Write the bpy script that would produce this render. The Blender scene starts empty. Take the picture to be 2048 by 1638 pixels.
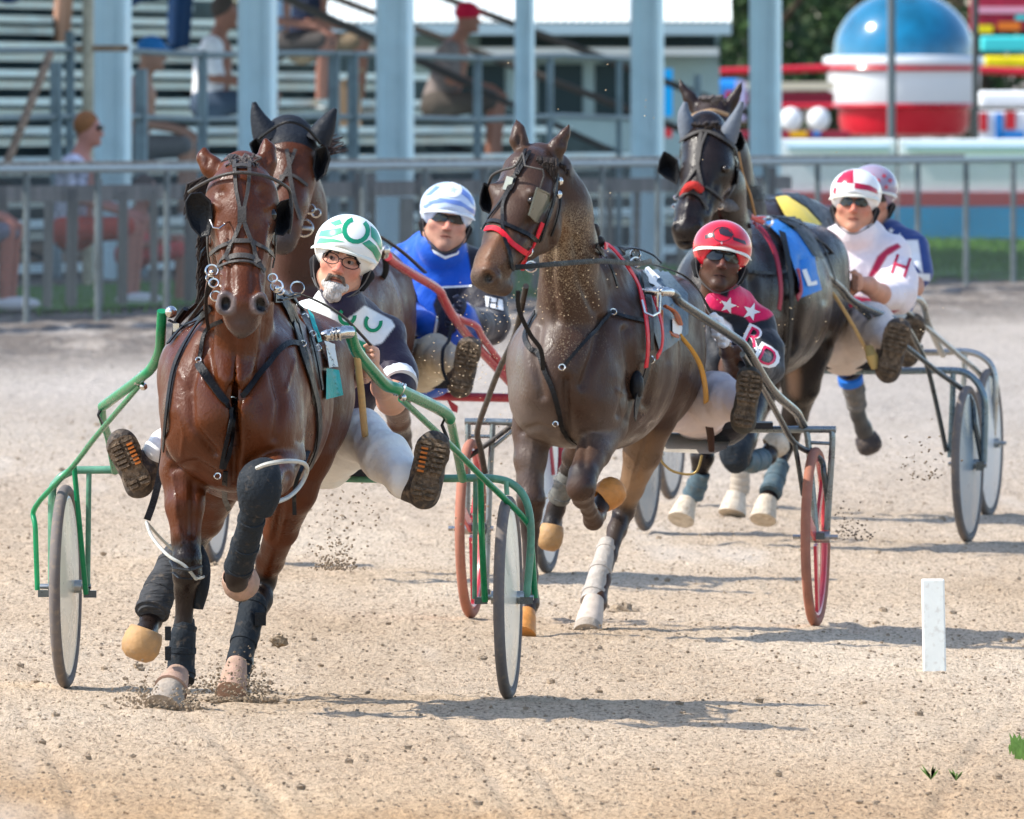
import bpy, math, random
import numpy as np
from mathutils import Vector, Matrix
from mathutils.bvhtree import BVHTree
random.seed(5); rng = np.random.default_rng(5)
sc = bpy.context.scene
# ---------------------------------------------------------------- camera, sky, sun, exposure
F = 48000.0; H = 2.29; YH = 13.0           # focal length in photo pixels, eye height, horizon row
cd = bpy.data.cameras.new('camera'); cam = bpy.data.objects.new('camera', cd); sc.collection.objects.link(cam)
cam.location = (0, 0, H); cam.rotation_euler = (math.pi/2, 0, 0)
cd.sensor_width = 36; cd.lens = F/2048*36; cd.shift_y = -(819-YH)/2048; cd.clip_start = 1; cd.clip_end = 3000
cd.dof.use_dof = True; cd.dof.focus_distance = 79; cd.dof.aperture_fstop = 24
sc.camera = cam
SUN_EL, SUN_AZ = math.radians(46), math.radians(-99)   # azimuth from +Y (view direction), clockwise: left and a little behind the camera
w = bpy.data.worlds.new("World"); sc.world = w; w.use_nodes = True
nt = w.node_tree; bg = nt.nodes['Background']; sk = nt.nodes.new('ShaderNodeTexSky'); sk.sky_type = 'NISHITA'
sk.sun_disc = False; sk.sun_elevation = SUN_EL; sk.sun_rotation = SUN_AZ; sk.air_density = 1.0; sk.dust_density = 1.0
nt.links.new(sk.outputs[0], bg.inputs[0]); bg.inputs[1].default_value = 0.15
sl = bpy.data.lights.new('sun', 'SUN'); sl.energy = 2.9; sl.angle = math.radians(0.5); sl.color = (1, .95, .86)
so = bpy.data.objects.new('sun', sl); sc.collection.objects.link(so)
sdir = Vector((math.sin(SUN_AZ)*math.cos(SUN_EL), math.cos(SUN_AZ)*math.cos(SUN_EL), math.sin(SUN_EL)))
so.rotation_euler = sdir.to_track_quat('Z', 'Y').to_euler(); so.location = sdir*50
sc.view_settings.view_transform = 'Standard'; sc.view_settings.look = 'None'; sc.view_settings.gamma = 1
sc.view_settings.exposure = 1.10
# ---------------------------------------------------------------- helpers
def W(px, py, d): return Vector(((px-1024)*d/F, d, H-(py-YH)*d/F))
def zg(x): return -0.025*x
def G(px, py):                               # photo pixel on the banked ground
    s = (py-YH-.025*(px-1024))/H; return W(px, py, F/s)
def sRGB(r, g=None, b=None):
    if g is None: r, g, b = r >> 16 & 255, r >> 8 & 255, r & 255
    return tuple(((c/255+.055)/1.055)**2.4 if c > 10 else c/255/12.92 for c in (r, g, b))
MATS = {}
def mat(name, col=None, rough=.6, metal=0., var=0., vs=20., bump=0., bs=60., coat=0., attr=False, spec=.22, sheen=0., stretch=None, alpha=1., rv=.12, dirt=0., trans=0., emis=None):
    if name in MATS: return MATS[name]
    m = bpy.data.materials.new(name); m.use_nodes = True; n = m.node_tree; p = n.nodes['Principled BSDF']; L = n.links.new
    def nd(t, **k):
        x = n.nodes.new(t)
        for a, b in k.items(): setattr(x, a, b)
        return x
    p.inputs['Roughness'].default_value = rough; p.inputs['Metallic'].default_value = metal
    p.inputs['Specular IOR Level'].default_value = spec; p.inputs['Coat Weight'].default_value = coat; p.inputs['Coat Roughness'].default_value = .15
    p.inputs['Sheen Weight'].default_value = sheen
    if trans: p.inputs['Transmission Weight'].default_value = trans; p.inputs['IOR'].default_value = 1.2
    if alpha < 1: p.inputs['Alpha'].default_value = alpha
    tc = nd('ShaderNodeTexCoord'); mp = nd('ShaderNodeMapping'); L(tc.outputs['Object'], mp.inputs[0])
    if stretch: mp.inputs['Scale'].default_value = stretch
    if attr: a = nd('ShaderNodeAttribute', attribute_name='col'); src = a.outputs['Color']
    else: a = nd('ShaderNodeRGB'); a.outputs[0].default_value = (*col, 1); src = a.outputs[0]
    if var or dirt:
        t = nd('ShaderNodeTexNoise'); t.inputs['Scale'].default_value = vs; t.inputs['Detail'].default_value = 6; t.inputs['Roughness'].default_value = .65; L(mp.outputs[0], t.inputs[0])
        r = nd('ShaderNodeMapRange'); L(t.outputs[0], r.inputs[0]); r.inputs[1].default_value = .3; r.inputs[2].default_value = .7; r.inputs[3].default_value = 1-var; r.inputs[4].default_value = 1+var
        v = nd('ShaderNodeVectorMath', operation='SCALE'); L(src, v.inputs[0]); L(r.outputs[0], v.inputs['Scale']); src = v.outputs[0]
        rr = nd('ShaderNodeMapRange'); L(t.outputs[0], rr.inputs[0]); rr.inputs[1].default_value = .35; rr.inputs[2].default_value = .65
        rr.inputs[3].default_value = max(.05, rough-rv); rr.inputs[4].default_value = min(1, rough+rv); L(rr.outputs[0], p.inputs['Roughness'])
    if dirt:
        t2 = nd('ShaderNodeTexNoise'); t2.inputs['Scale'].default_value = 45; t2.inputs['Detail'].default_value = 8; L(tc.outputs['Object'], t2.inputs[0])
        r2 = nd('ShaderNodeMapRange'); L(t2.outputs[0], r2.inputs[0]); r2.inputs[1].default_value = .62-.2*dirt; r2.inputs[2].default_value = .75; r2.inputs[4].default_value = dirt
        mx = nd('ShaderNodeMix', data_type='RGBA'); L(r2.outputs[0], mx.inputs[0]); L(src, mx.inputs[6]); mx.inputs[7].default_value = (.33, .24, .16, 1); src = mx.outputs[2]
    L(src, p.inputs['Base Color'])
    if emis: p.inputs['Emission Color'].default_value = (*emis, 1); p.inputs['Emission Strength'].default_value = 1
    if bump:
        t = nd('ShaderNodeTexNoise'); t.inputs['Scale'].default_value = bs; t.inputs['Detail'].default_value = 5; L(mp.outputs[0], t.inputs[0])
        b = nd('ShaderNodeBump'); b.inputs['Strength'].default_value = min(1, bump); b.inputs['Distance'].default_value = .02; L(t.outputs[0], b.inputs['Height']); L(b.outputs[0], p.inputs['Normal'])
    MATS[name] = m; return m
LOC = {}
def props(o, label=None, cat=None, group=None, kind=None):
    for k, v in (('label', label), ('category', cat), ('group', group), ('kind', kind)):
        if v: o[k] = v
    return o
def thing(name, label, cat, loc, group=None):
    o = bpy.data.objects.new(name, None); sc.collection.objects.link(o); o.location = loc; o.empty_display_size = .1
    LOC[o] = Vector(loc); return props(o, label, cat, group)
def link(name, verts, faces, m, parent=None, smooth=True, col=None, loc=None, label=None):
    """verts in world metres; stored relative to the thing's base"""
    V = np.asarray(verts, dtype=np.float64).reshape(-1, 3)
    L = LOC[parent] if parent else Vector(loc if loc is not None else (V[:, 0].mean(), V[:, 1].mean(), V[:, 2].min()))
    V = V-np.array(L)
    me = bpy.data.meshes.new(name)
    if isinstance(faces, np.ndarray):
        me.vertices.add(len(V)); me.vertices.foreach_set('co', V.astype(np.float32).ravel()); k = faces.shape[1]
        me.loops.add(faces.size); me.loops.foreach_set('vertex_index', faces.astype(np.int32).ravel())
        me.polygons.add(len(faces)); me.polygons.foreach_set('loop_start', np.arange(0, faces.size, k, dtype=np.int32)); me.update(calc_edges=True)
    else: me.from_pydata([tuple(v) for v in V], [], faces); me.update()
    me.polygons.foreach_set('use_smooth', np.full(len(me.polygons), smooth))
    for mm in (m if isinstance(m, (list, tuple)) else [m]): me.materials.append(mm)
    if col is not None:
        c = np.ones((len(V), 4), np.float32); c[:, :np.asarray(col).shape[1]] = col
        a = me.color_attributes.new('col', 'FLOAT_COLOR', 'POINT'); a.data.foreach_set('color', c.ravel())
    o = bpy.data.objects.new(name, me); sc.collection.objects.link(o)
    if parent: o.parent = parent; LOC[o] = LOC[parent]
    else: o.location = L; LOC[o] = L
    if label: o['label'] = label
    return o
def bvh_of(o):
    me = o.data; L = LOC[o]
    return BVHTree.FromPolygons([v.co+L for v in me.vertices], [tuple(p.vertices) for p in me.polygons])
class MB:
    """collects shapes for one mesh, world coordinates"""
    def __init__(s): s.v = []; s.f = []; s.mi = []; s.cm = 0
    def add(s, v, f):
        n = len(s.v); s.v += [tuple(a) for a in v]; s.f += [tuple(i+n for i in q) for q in f]; s.mi += [s.cm]*len(f); return s
    def mesh(s, name, m, parent=None, smooth=True, loc=None, label=None):
        o = link(name, s.v, s.f, m, parent, smooth, loc=loc, label=label)
        o.data.polygons.foreach_set('material_index', s.mi)
        if smooth: o.data.set_sharp_from_angle(angle=math.radians(42))
        return o
    def tube(s, pts, r, n=10, flat=1., up=None, cap=True):
        P = [Vector(p) for p in pts]; R = r if isinstance(r, (list, tuple)) else [r]*len(P); v = []; f = []
        T = [(P[min(i+1, len(P)-1)]-P[max(i-1, 0)]).normalized() for i in range(len(P))]
        u = Vector(up) if up else (Vector((0, 0, 1)) if abs(T[0].z) < .9 else Vector((1, 0, 0)))
        for i, p in enumerate(P):
            u = (u-T[i]*u.dot(T[i])).normalized(); b = T[i].cross(u)
            for k in range(n):
                a = 2*math.pi*k/n; v.append(p+u*(math.cos(a)*R[i]*flat)+b*(math.sin(a)*R[i]))
        for i in range(len(P)-1):
            for k in range(n): f.append((i*n+k, i*n+(k+1) % n, (i+1)*n+(k+1) % n, (i+1)*n+k))
        if cap: f.append(tuple(range(n))[::-1]); f.append(tuple(range((len(P)-1)*n, len(P)*n)))
        return s.add(v, f)
    def box(s, c, sx, sy, sz, ax=None):
        c = Vector(c); X, Y, Z = ax or (Vector((1, 0, 0)), Vector((0, 1, 0)), Vector((0, 0, 1)))
        v = [c+X*(a*sx/2)+Y*(b*sy/2)+Z*(d*sz/2) for a in (-1, 1) for b in (-1, 1) for d in (-1, 1)]
        return s.add(v, [(0, 1, 3, 2), (4, 6, 7, 5), (0, 4, 5, 1), (2, 3, 7, 6), (0, 2, 6, 4), (1, 5, 7, 3)])
    def beam(s, a, b, wd, ht, up=(0, 0, 1)):
        a, b = Vector(a), Vector(b); Z = (b-a); L = Z.length; Z.normalize(); u = Vector(up); u = (u-Z*u.dot(Z)).normalized(); x = Z.cross(u)
        return s.box((a+b)/2, wd, ht, L, (x, u, Z))
    def ball(s, c, r, n=10, m=7):
        c = Vector(c); r = r if isinstance(r, (tuple, list)) else (r, r, r); v = []; f = []
        for i in range(m+1):
            t = math.pi*i/m
            for k in range(n): a = 2*math.pi*k/n; v.append(c+Vector((math.sin(t)*math.cos(a)*r[0], math.sin(t)*math.sin(a)*r[1], math.cos(t)*r[2])))
        for i in range(m):
            for k in range(n): f.append((i*n+k, (i+1)*n+k, (i+1)*n+(k+1) % n, i*n+(k+1) % n))
        return s.add(v, f)
    def ring(s, c, R, r, ax, n=20, m=6):
        """torus, ax = (u, v) plane vectors"""
        c = Vector(c); U, V = ax; N = U.cross(V); v = []; f = []
        for i in range(n):
            a = 2*math.pi*i/n; d = U*math.cos(a)+V*math.sin(a)
            for k in range(m): b = 2*math.pi*k/m; v.append(c+d*(R+r*math.cos(b))+N*(r*math.sin(b)))
        for i in range(n):
            for k in range(m): f.append((i*m+k, i*m+(k+1) % m, ((i+1) % n)*m+(k+1) % m, ((i+1) % n)*m+k))
        return s.add(v, f)
    def ribbon(s, P, N, wd, th=.004):
        v = []; f = []; n = len(P)
        for i in range(n):
            T = (P[min(i+1, n-1)]-P[max(i-1, 0)]).normalized(); nn = (N[i]-T*N[i].dot(T))
            nn = nn.normalized() if nn.length > 1e-4 else Vector((0, -1, 0)); b = T.cross(nn)
            wi = wd[i] if isinstance(wd, list) else wd
            for a, c in ((-1, 0), (1, 0), (1, 1), (-1, 1)): v.append(P[i]+b*(a*wi/2)+nn*(c*th))
        for i in range(n-1):
            for k in range(4): f.append((i*4+k, i*4+(k+1) % 4, i*4+4+(k+1) % 4, i*4+4+k))
        f.append((3, 2, 1, 0)); f.append(tuple(n*4-4+k for k in range(4)))
        return s.add(v, f)
def crom(P, k=6):
    """Catmull-Rom through tuples or vectors"""
    P = [tuple(p) for p in P]; Q = [P[0]]+P+[P[-1]]; out = []
    for i in range(1, len(Q)-2):
        for j in range(k):
            t = j/k; out.append(tuple(.5*(2*b+(c-a)*t+(2*a-5*b+4*c-d)*t*t+(3*b-a-3*c+d)*t**3) for a, b, c, d in zip(Q[i-1], Q[i], Q[i+1], Q[i+2])))
    out.append(P[-1]); return out
# ---------------------------------------------------------------- smooth-union distance field, meshed with surface nets
class Field:
    def __init__(s, lo, hi, h):
        s.h = h; s.lo = np.array(lo, float)-3*h; n = np.ceil((np.array(hi, float)+3*h-s.lo)/h).astype(int)+1; s.n = n
        s.D = np.full(tuple(n), 9., np.float32)
    def sub(s, lo, hi):
        a = np.clip(np.floor((np.array(lo)-s.lo)/s.h).astype(int), 0, s.n-1); b = np.clip(np.ceil((np.array(hi)-s.lo)/s.h).astype(int)+1, 1, s.n)
        b = np.maximum(b, a+1)
        g = [s.lo[i]+s.h*np.arange(a[i], b[i], dtype=np.float32) for i in range(3)]
        return tuple(slice(a[i], b[i]) for i in range(3)), np.meshgrid(*g, indexing='ij')
    def put(s, sl, d, k, neg=False):
        o = s.D[sl]; d = d.astype(np.float32)
        if neg: d = -d; t = np.clip(.5-.5*(d-o)/k*-1*-1, 0, 1); t = np.clip(.5+.5*(d-o)/k, 0, 1); s.D[sl] = o+(d-o)*t+k*t*(1-t)
        else: t = np.clip(.5+.5*(o-d)/k, 0, 1); s.D[sl] = o+(d-o)*t-k*t*(1-t)
    def cone(s, a, b, ra, rb, k=.03, flat=None, neg=False):
        a, b = np.array(a, float), np.array(b, float); m = max(ra, rb)*1.0+k+2*s.h
        if flat: m = max(ra, rb)*max(1, flat[1])+k+2*s.h
        sl, (X, Y, Z) = s.sub(np.minimum(a, b)-m, np.maximum(a, b)+m)
        x, y, z = X-a[0], Y-a[1], Z-a[2]; ba = b-a
        if flat:
            n, fc = np.array(flat[0], float), flat[1]; n /= np.linalg.norm(n); q = (x*n[0]+y*n[1]+z*n[2])*(1/fc-1); x = x+n[0]*q; y = y+n[1]*q; z = z+n[2]*q; ba = ba+n*(ba@n)*(1/fc-1)
        L = ba@ba+1e-9; t = np.clip((x*ba[0]+y*ba[1]+z*ba[2])/L, 0, 1)
        d = np.sqrt((x-ba[0]*t)**2+(y-ba[1]*t)**2+(z-ba[2]*t)**2)-(ra+(rb-ra)*t)
        if flat and flat[1] < 1: d = d*max(.6, flat[1])
        s.put(sl, d, k, neg)
    def ell(s, c, r, k=.03, R=None, neg=False):
        c = np.array(c, float); r = np.array(r, float); m = r.max()+k+2*s.h; sl, (X, Y, Z) = s.sub(c-m, c+m); x, y, z = X-c[0], Y-c[1], Z-c[2]
        if R is not None: R = np.array(R, float); x, y, z = (R[i][0]*x+R[i][1]*y+R[i][2]*z for i in range(3))
        k0 = np.sqrt((x/r[0])**2+(y/r[1])**2+(z/r[2])**2); k1 = np.sqrt((x/r[0]**2)**2+(y/r[1]**2)**2+(z/r[2]**2)**2)+1e-6
        s.put(sl, k0*(k0-1)/k1, k, neg)
    def plane(s, p, n, k=.004):                # keep the side the normal points away from
        _, (X, Y, Z) = s.sub(s.lo, s.lo+s.h*s.n); d = ((X-p[0])*n[0]+(Y-p[1])*n[1]+(Z-p[2])*n[2]); sl = tuple(slice(0, q) for q in s.D.shape)
        s.put(sl, -d, k, True)
    def noise(s, amp, sc_, seed=1, ani=(1, 1, 1)):
        r = np.random.default_rng(seed); _, (X, Y, Z) = s.sub(s.lo, s.lo+s.h*s.n); q = np.zeros_like(X)
        for _i in range(7):
            k = r.normal(size=3)*np.array(ani); k = k/np.linalg.norm(k)*sc_*r.uniform(.6, 1.7); q += np.sin(X*k[0]+Y*k[1]+Z*k[2]+r.uniform(0, 6.3)+1.5*np.sin(.5*sc_*(X*k[1]-Z*k[2])/sc_))
        s.D += (amp*q/3).astype(np.float32)
    def mesh(s):
        D = s.D; D[0] = D[-1] = 1; D[:, 0] = D[:, -1] = 1; D[:, :, 0] = D[:, :, -1] = 1
        I = D < 0; c = np.zeros(tuple(s.n-1), np.uint8)
        for i in (0, 1):
            for j in (0, 1):
                for k in (0, 1): c += I[i:s.n[0]-1+i, j:s.n[1]-1+j, k:s.n[2]-1+k]
        A = np.argwhere((c > 0) & (c < 8)); idx = np.full(c.shape, -1, np.int32); idx[tuple(A.T)] = np.arange(len(A))
        S = np.zeros((len(A), 3)); cnt = np.zeros(len(A))
        cr = [(i, j, k) for i in (0, 1) for j in (0, 1) for k in (0, 1)]; val = {q: D[A[:, 0]+q[0], A[:, 1]+q[1], A[:, 2]+q[2]] for q in cr}
        for q in cr:
            for ax in range(3):
                if q[ax] == 0:
                    p = list(q); p[ax] = 1; p = tuple(p); va, vb = val[q], val[p]; m = (va < 0) != (vb < 0); t = np.where(m, va/(va-vb+1e-12), 0)
                    e = np.tile(np.array(q, float), (len(A), 1)); e[:, ax] += t; S += e*m[:, None]; cnt += m
        V = s.lo+(A+S/np.maximum(cnt, 1)[:, None])*s.h; Fs = []
        for ax in range(3):
            a = [slice(1, -1)]*3; a[ax] = slice(0, -1); b = [slice(1, -1)]*3; b[ax] = slice(1, None); lo, hi = I[tuple(a)], I[tuple(b)]
            E = np.argwhere(lo != hi); fl = lo[tuple(E.T)]
            for i in range(3):
                if i != ax: E[:, i] += 1
            u, v = [(1, 2), (2, 0), (0, 1)][ax]; o = []
            for du, dv in ((0, 0), (-1, 0), (-1, -1), (0, -1)):
                e = E.copy(); e[:, u] += du; e[:, v] += dv; o.append(idx[tuple(e.T)])
            q = np.stack(o, 1); q[~fl] = q[~fl][:, ::-1]; Fs.append(q)
        return V, np.concatenate(Fs)
def normals(V, Fq):
    n = np.zeros_like(V); a = np.cross(V[Fq[:, 2]]-V[Fq[:, 0]], V[Fq[:, 3]]-V[Fq[:, 1]])
    for i in range(4): np.add.at(n, Fq[:, i], a)
    return n/(np.linalg.norm(n, axis=1)[:, None]+1e-12)
def segd(V, a, b):
    a, b = np.array(a, float), np.array(b, float); ba = b-a; t = np.clip(((V-a)@ba)/(ba@ba+1e-9), 0, 1)
    return np.linalg.norm(V-a-t[:, None]*ba, axis=1), t
def lerpc(c, col, m): return c*(1-m[:, None])+np.array(col)*m[:, None]
def PX(V): d = V[:, 1]; return np.stack([V[:, 0]*F/d+1024, (H-V[:, 2])*F/d+YH], 1)
def inpoly(P, poly):
    x, y = P[:, 0], P[:, 1]; r = np.zeros(len(P), bool); n = len(poly)
    for i in range(n):
        (x1, y1), (x2, y2) = poly[i], poly[(i+1) % n]; c = ((y1 > y) != (y2 > y)) & (x < (x2-x1)*(y-y1)/(y2-y1+1e-9)+x1); r ^= c
    return r
EYE = Vector((0, 0, H))
def cast(bv, px, py, lift=.003):
    t = W(px, py, 50.)-EYE; t.normalize()
    hit = bv.ray_cast(EYE+t*40, t, 200)
    if hit[0] is None: return None
    n = hit[1]; n = n if n.dot(t) < 0 else -n
    return hit[0]+n*lift, n
class Rig:
    """one horse, sulky and driver: axle centre pixel, depth and heading"""
    def __init__(s, cx, d0, yaw):
        s.cx, s.d0, s.a = cx, d0, math.radians(yaw); s.s = F/d0
        s.fw = Vector((-math.sin(s.a), -math.cos(s.a), 0)); s.rt = Vector((math.cos(s.a), -math.sin(s.a), 0))
        x = (cx-1024)*d0/F; s.o = Vector((x, d0, zg(x)))
    def __call__(s, px, py, t):
        lat = ((px-s.cx)/s.s+t*math.sin(s.a))/math.cos(s.a); return W(px, py, s.d0-t*math.cos(s.a)-lat*math.sin(s.a))
    def m(s, r): return r/s.s
    def chain(s, f, pts, k=.03, grow=0., flat=None):
        for p, q in zip(pts, pts[1:]): f.cone(s(*p[:3]), s(*q[:3]), s.m(p[3]*1.0)+grow, s.m(q[3])+grow, k, flat)
    def ell(s, f, px, py, t, rx, ry, rz, k=.05, neg=False):
        f.ell(s(px, py, t), (s.m(rx), ry, s.m(rz)), k, (s.rt, -s.fw, (0, 0, 1)), neg)
def strap(name, bv, rig, pts, wpx, m, parent, th=.005, lift=.004, k=7, mb=None, tz=None):
    """flat strap through photo points: lies on the surface under it; points with a third value hang free at that t"""
    P, N = [], []; pts = [tuple(p) if len(p) == 3 else (p[0], p[1], None) for p in pts]
    out = crom([(p[0], p[1]) for p in pts], k); tt = []
    for i, q in enumerate(out):
        j = i/k; a = int(min(j, len(pts)-1)); b = min(a+1, len(pts)-1); u = j-a; ta, tb = pts[a][2], pts[b][2]
        tt.append(None if ta is None or tb is None else ta+(tb-ta)*u)
    last = None
    for q, t in zip(out, tt):
        if t is not None: P.append(rig(q[0], q[1], t)); N.append(Vector((0, -1, 0))); last = P[-1]; continue
        c = cast(bv, q[0], q[1], lift)
        if c is None:
            if last is not None: P.append(W(q[0], q[1], last.y)); N.append(N[-1])
            continue
        P.append(c[0]); N.append(c[1]); last = c[0]
    if len(P) < 3: return None
    for _i in range(2):
        P = [P[0]]+[P[i]*.5+(P[i-1]+P[i+1])*.25 for i in range(1, len(P)-1)]+[P[-1]]; N = [N[0]]+[(N[i-1]+N[i]*2+N[i+1]).normalized() for i in range(1, len(N)-1)]+[N[-1]]
    P = [p+n*lift*.6 for p, n in zip(P, N)]
    o = mb or MB(); o.ribbon(P, N, rig.m(wpx), th)
    return o if mb else o.mesh(name, m, parent)
def tri_fill(poly, holes=None):
    from mathutils.geometry import tessellate_polygon
    loops = [[Vector((p[0], p[1], 0)) for p in poly]]+[[Vector((p[0], p[1], 0)) for p in h] for h in (holes or [])]
    pts = [p for l in loops for p in l]; return [(p.x, p.y) for p in pts], [tuple(t) for t in tessellate_polygon(loops)]
def decal(name, bv, polys, m, parent, lift=.003, maxe=7, th=.0, label=None):
    """thin patch cut to photo outlines and laid on the surface under it"""
    V, Fc = [], []
    for pl in polys:
        pl, hl = (pl, None) if not isinstance(pl, dict) else (pl['o'], pl['h'])
        pts, tr = tri_fill(pl, hl); pts = list(pts); tr = list(tr)
        for _ in range(7):
            new = []; ch = False; cache = {}
            for t in tr:
                e = sorted(((math.dist(pts[t[i]], pts[t[(i+1) % 3]]), i) for i in range(3)), reverse=True)
                if e[0][0] > maxe:
                    i = e[0][1]; a, b, c = t[i], t[(i+1) % 3], t[(i+2) % 3]; key = (min(a, b), max(a, b))
                    if key not in cache: pts.append(((pts[a][0]+pts[b][0])/2, (pts[a][1]+pts[b][1])/2)); cache[key] = len(pts)-1
                    mm = cache[key]; new += [(a, mm, c), (mm, b, c)]; ch = True
                else: new.append(t)
            tr = new
            if not ch: break
        q = []; last = None
        for p in pts:
            c = cast(bv, p[0], p[1], lift); q.append(c[0] if c else None)
        n0 = len(V); ok = [c for c in q if c is not None]
        if not ok: continue
        av = sum((c.y for c in ok), 0)/len(ok)
        V += [c if c is not None else W(p[0], p[1], av) for c, p in zip(q, pts)]
        for t in tr:
            if all(q[i] is not None for i in t):
                a, b, c = (V[n0+i] for i in t); t = tuple(i+n0 for i in t); Fc.append(t if (b-a).cross(c-a).y < 0 else t[::-1])
    return link(name, V, Fc, m, parent, True, label=label) if V and Fc else None
def glyph(txt, cx, cy, hpx, ang=0., shear=0., wf=1.):
    """outlines of a letter in photo pixels, from the built-in font"""
    cu = bpy.data.curves.new('t', 'FONT'); cu.body = txt; cu.resolution_u = 3; o = bpy.data.objects.new('t', cu); me = o.to_mesh()
    v = [(a.co.x, a.co.y) for a in me.vertices]; fs = [tuple(p.vertices) for p in me.polygons]; o.to_mesh_clear(); bpy.data.objects.remove(o)
    xs = [a[0] for a in v]; ys = [a[1] for a in v]; mx, my = (min(xs)+max(xs))/2, (min(ys)+max(ys))/2; sc_ = hpx/(max(ys)-min(ys)); ca, sa = math.cos(ang), math.sin(ang); r = []
    for x, y in v:
        x, y = (x-mx)*sc_*wf, -(y-my)*sc_; x += shear*y; r.append((cx+x*ca-y*sa, cy+x*sa+y*ca))
    return [[r[i] for i in q] for q in fs]
# ---------------------------------------------------------------- the ground: one sheet to the horizon, finely raked where the race runs
def fbm(X, Y, seed, oct=5, base=1., pers=.55):
    r = np.random.default_rng(seed); out = np.zeros_like(X); amp = 1.; fr = base; N = 256
    for o_ in range(oct):
        g = r.random((N, N)); x = X*fr+r.random()*99; y = Y*fr+r.random()*99; xi = np.floor(x).astype(int); yi = np.floor(y).astype(int); u = x-xi; v = y-yi; u = u*u*(3-2*u); v = v*v*(3-2*v)
        a = g[xi % N, yi % N]; b = g[(xi+1) % N, yi % N]; c = g[xi % N, (yi+1) % N]; d = g[(xi+1) % N, (yi+1) % N]
        out += amp*((a*(1-u)+b*u)*(1-v)+(c*(1-u)+d*u)*v-.5); amp *= pers; fr *= 2.03
    return out
FA, FB = -34.9, .189                           # fence line x = FA + FB*depth
def relief(X, Y):
    z = .012*fbm(X, Y*.25, 3, 5, 1.2)+.013*fbm(X, Y*.35, 4, 4, 14.)
    z += .006*np.maximum(0, fbm(X, Y*.4, 9, 3, 9.)-.25)*4
    off = FA+FB*Y-X                            # >0: left of the fence
    lip = np.exp(-((off+2.9)/.8)**2)*.06+np.exp(-((off+.7)/.4)**2)*.03
    z += lip*(1+1.6*fbm(X, Y*.5, 6, 4, 2.))
    for x0, c, b in ((-1.20, .030, .022), (-.62, .034, .03), (.04, .020, .028), (.20, .022, .02), (1.16, -.030, .024)):
        u = X-(x0-c*np.clip(Y-66, 0, 14)**1.35*.5); g_ = np.clip((84-Y)/14, 0, 1); z += g_*(-.010*np.exp(-(u/b)**2)+.006*np.exp(-((np.abs(u)-b*1.9)/(b*.8))**2))
    return z
def ground_sheet():
    xs = np.concatenate([[-900, -300, -90, -30, -12, -7, -5.2], np.arange(-4.4, 5.6, .022), [6.2, 8, 14, 32, 95, 300, 900]])
    ys = np.concatenate([[-40, 0, 30, 52, 60, 64], np.arange(66, 128, .065), np.arange(128, 215, .2), [218, 225, 240, 260, 300, 400, 700, 1400, 2400]])
    X, Y = np.meshgrid(xs, ys, indexing='ij'); fade = np.clip((5.3-np.abs(X))/.6, 0, 1)*np.clip((Y-64)/3, 0, 1)*np.clip((216-Y)/10, 0, 1)
    Z = np.where(np.abs(X) < 60, zg(X), zg(60*np.sign(X)))+relief(X, Y)*fade
    nx, ny = X.shape; I = np.arange(nx*ny).reshape(nx, ny); q = np.stack([I[:-1, :-1], I[1:, :-1], I[1:, 1:], I[:-1, 1:]], -1).reshape(-1, 4)
    return np.stack([X, Y, Z], -1).reshape(-1, 3), q
FA_ = 0
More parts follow.
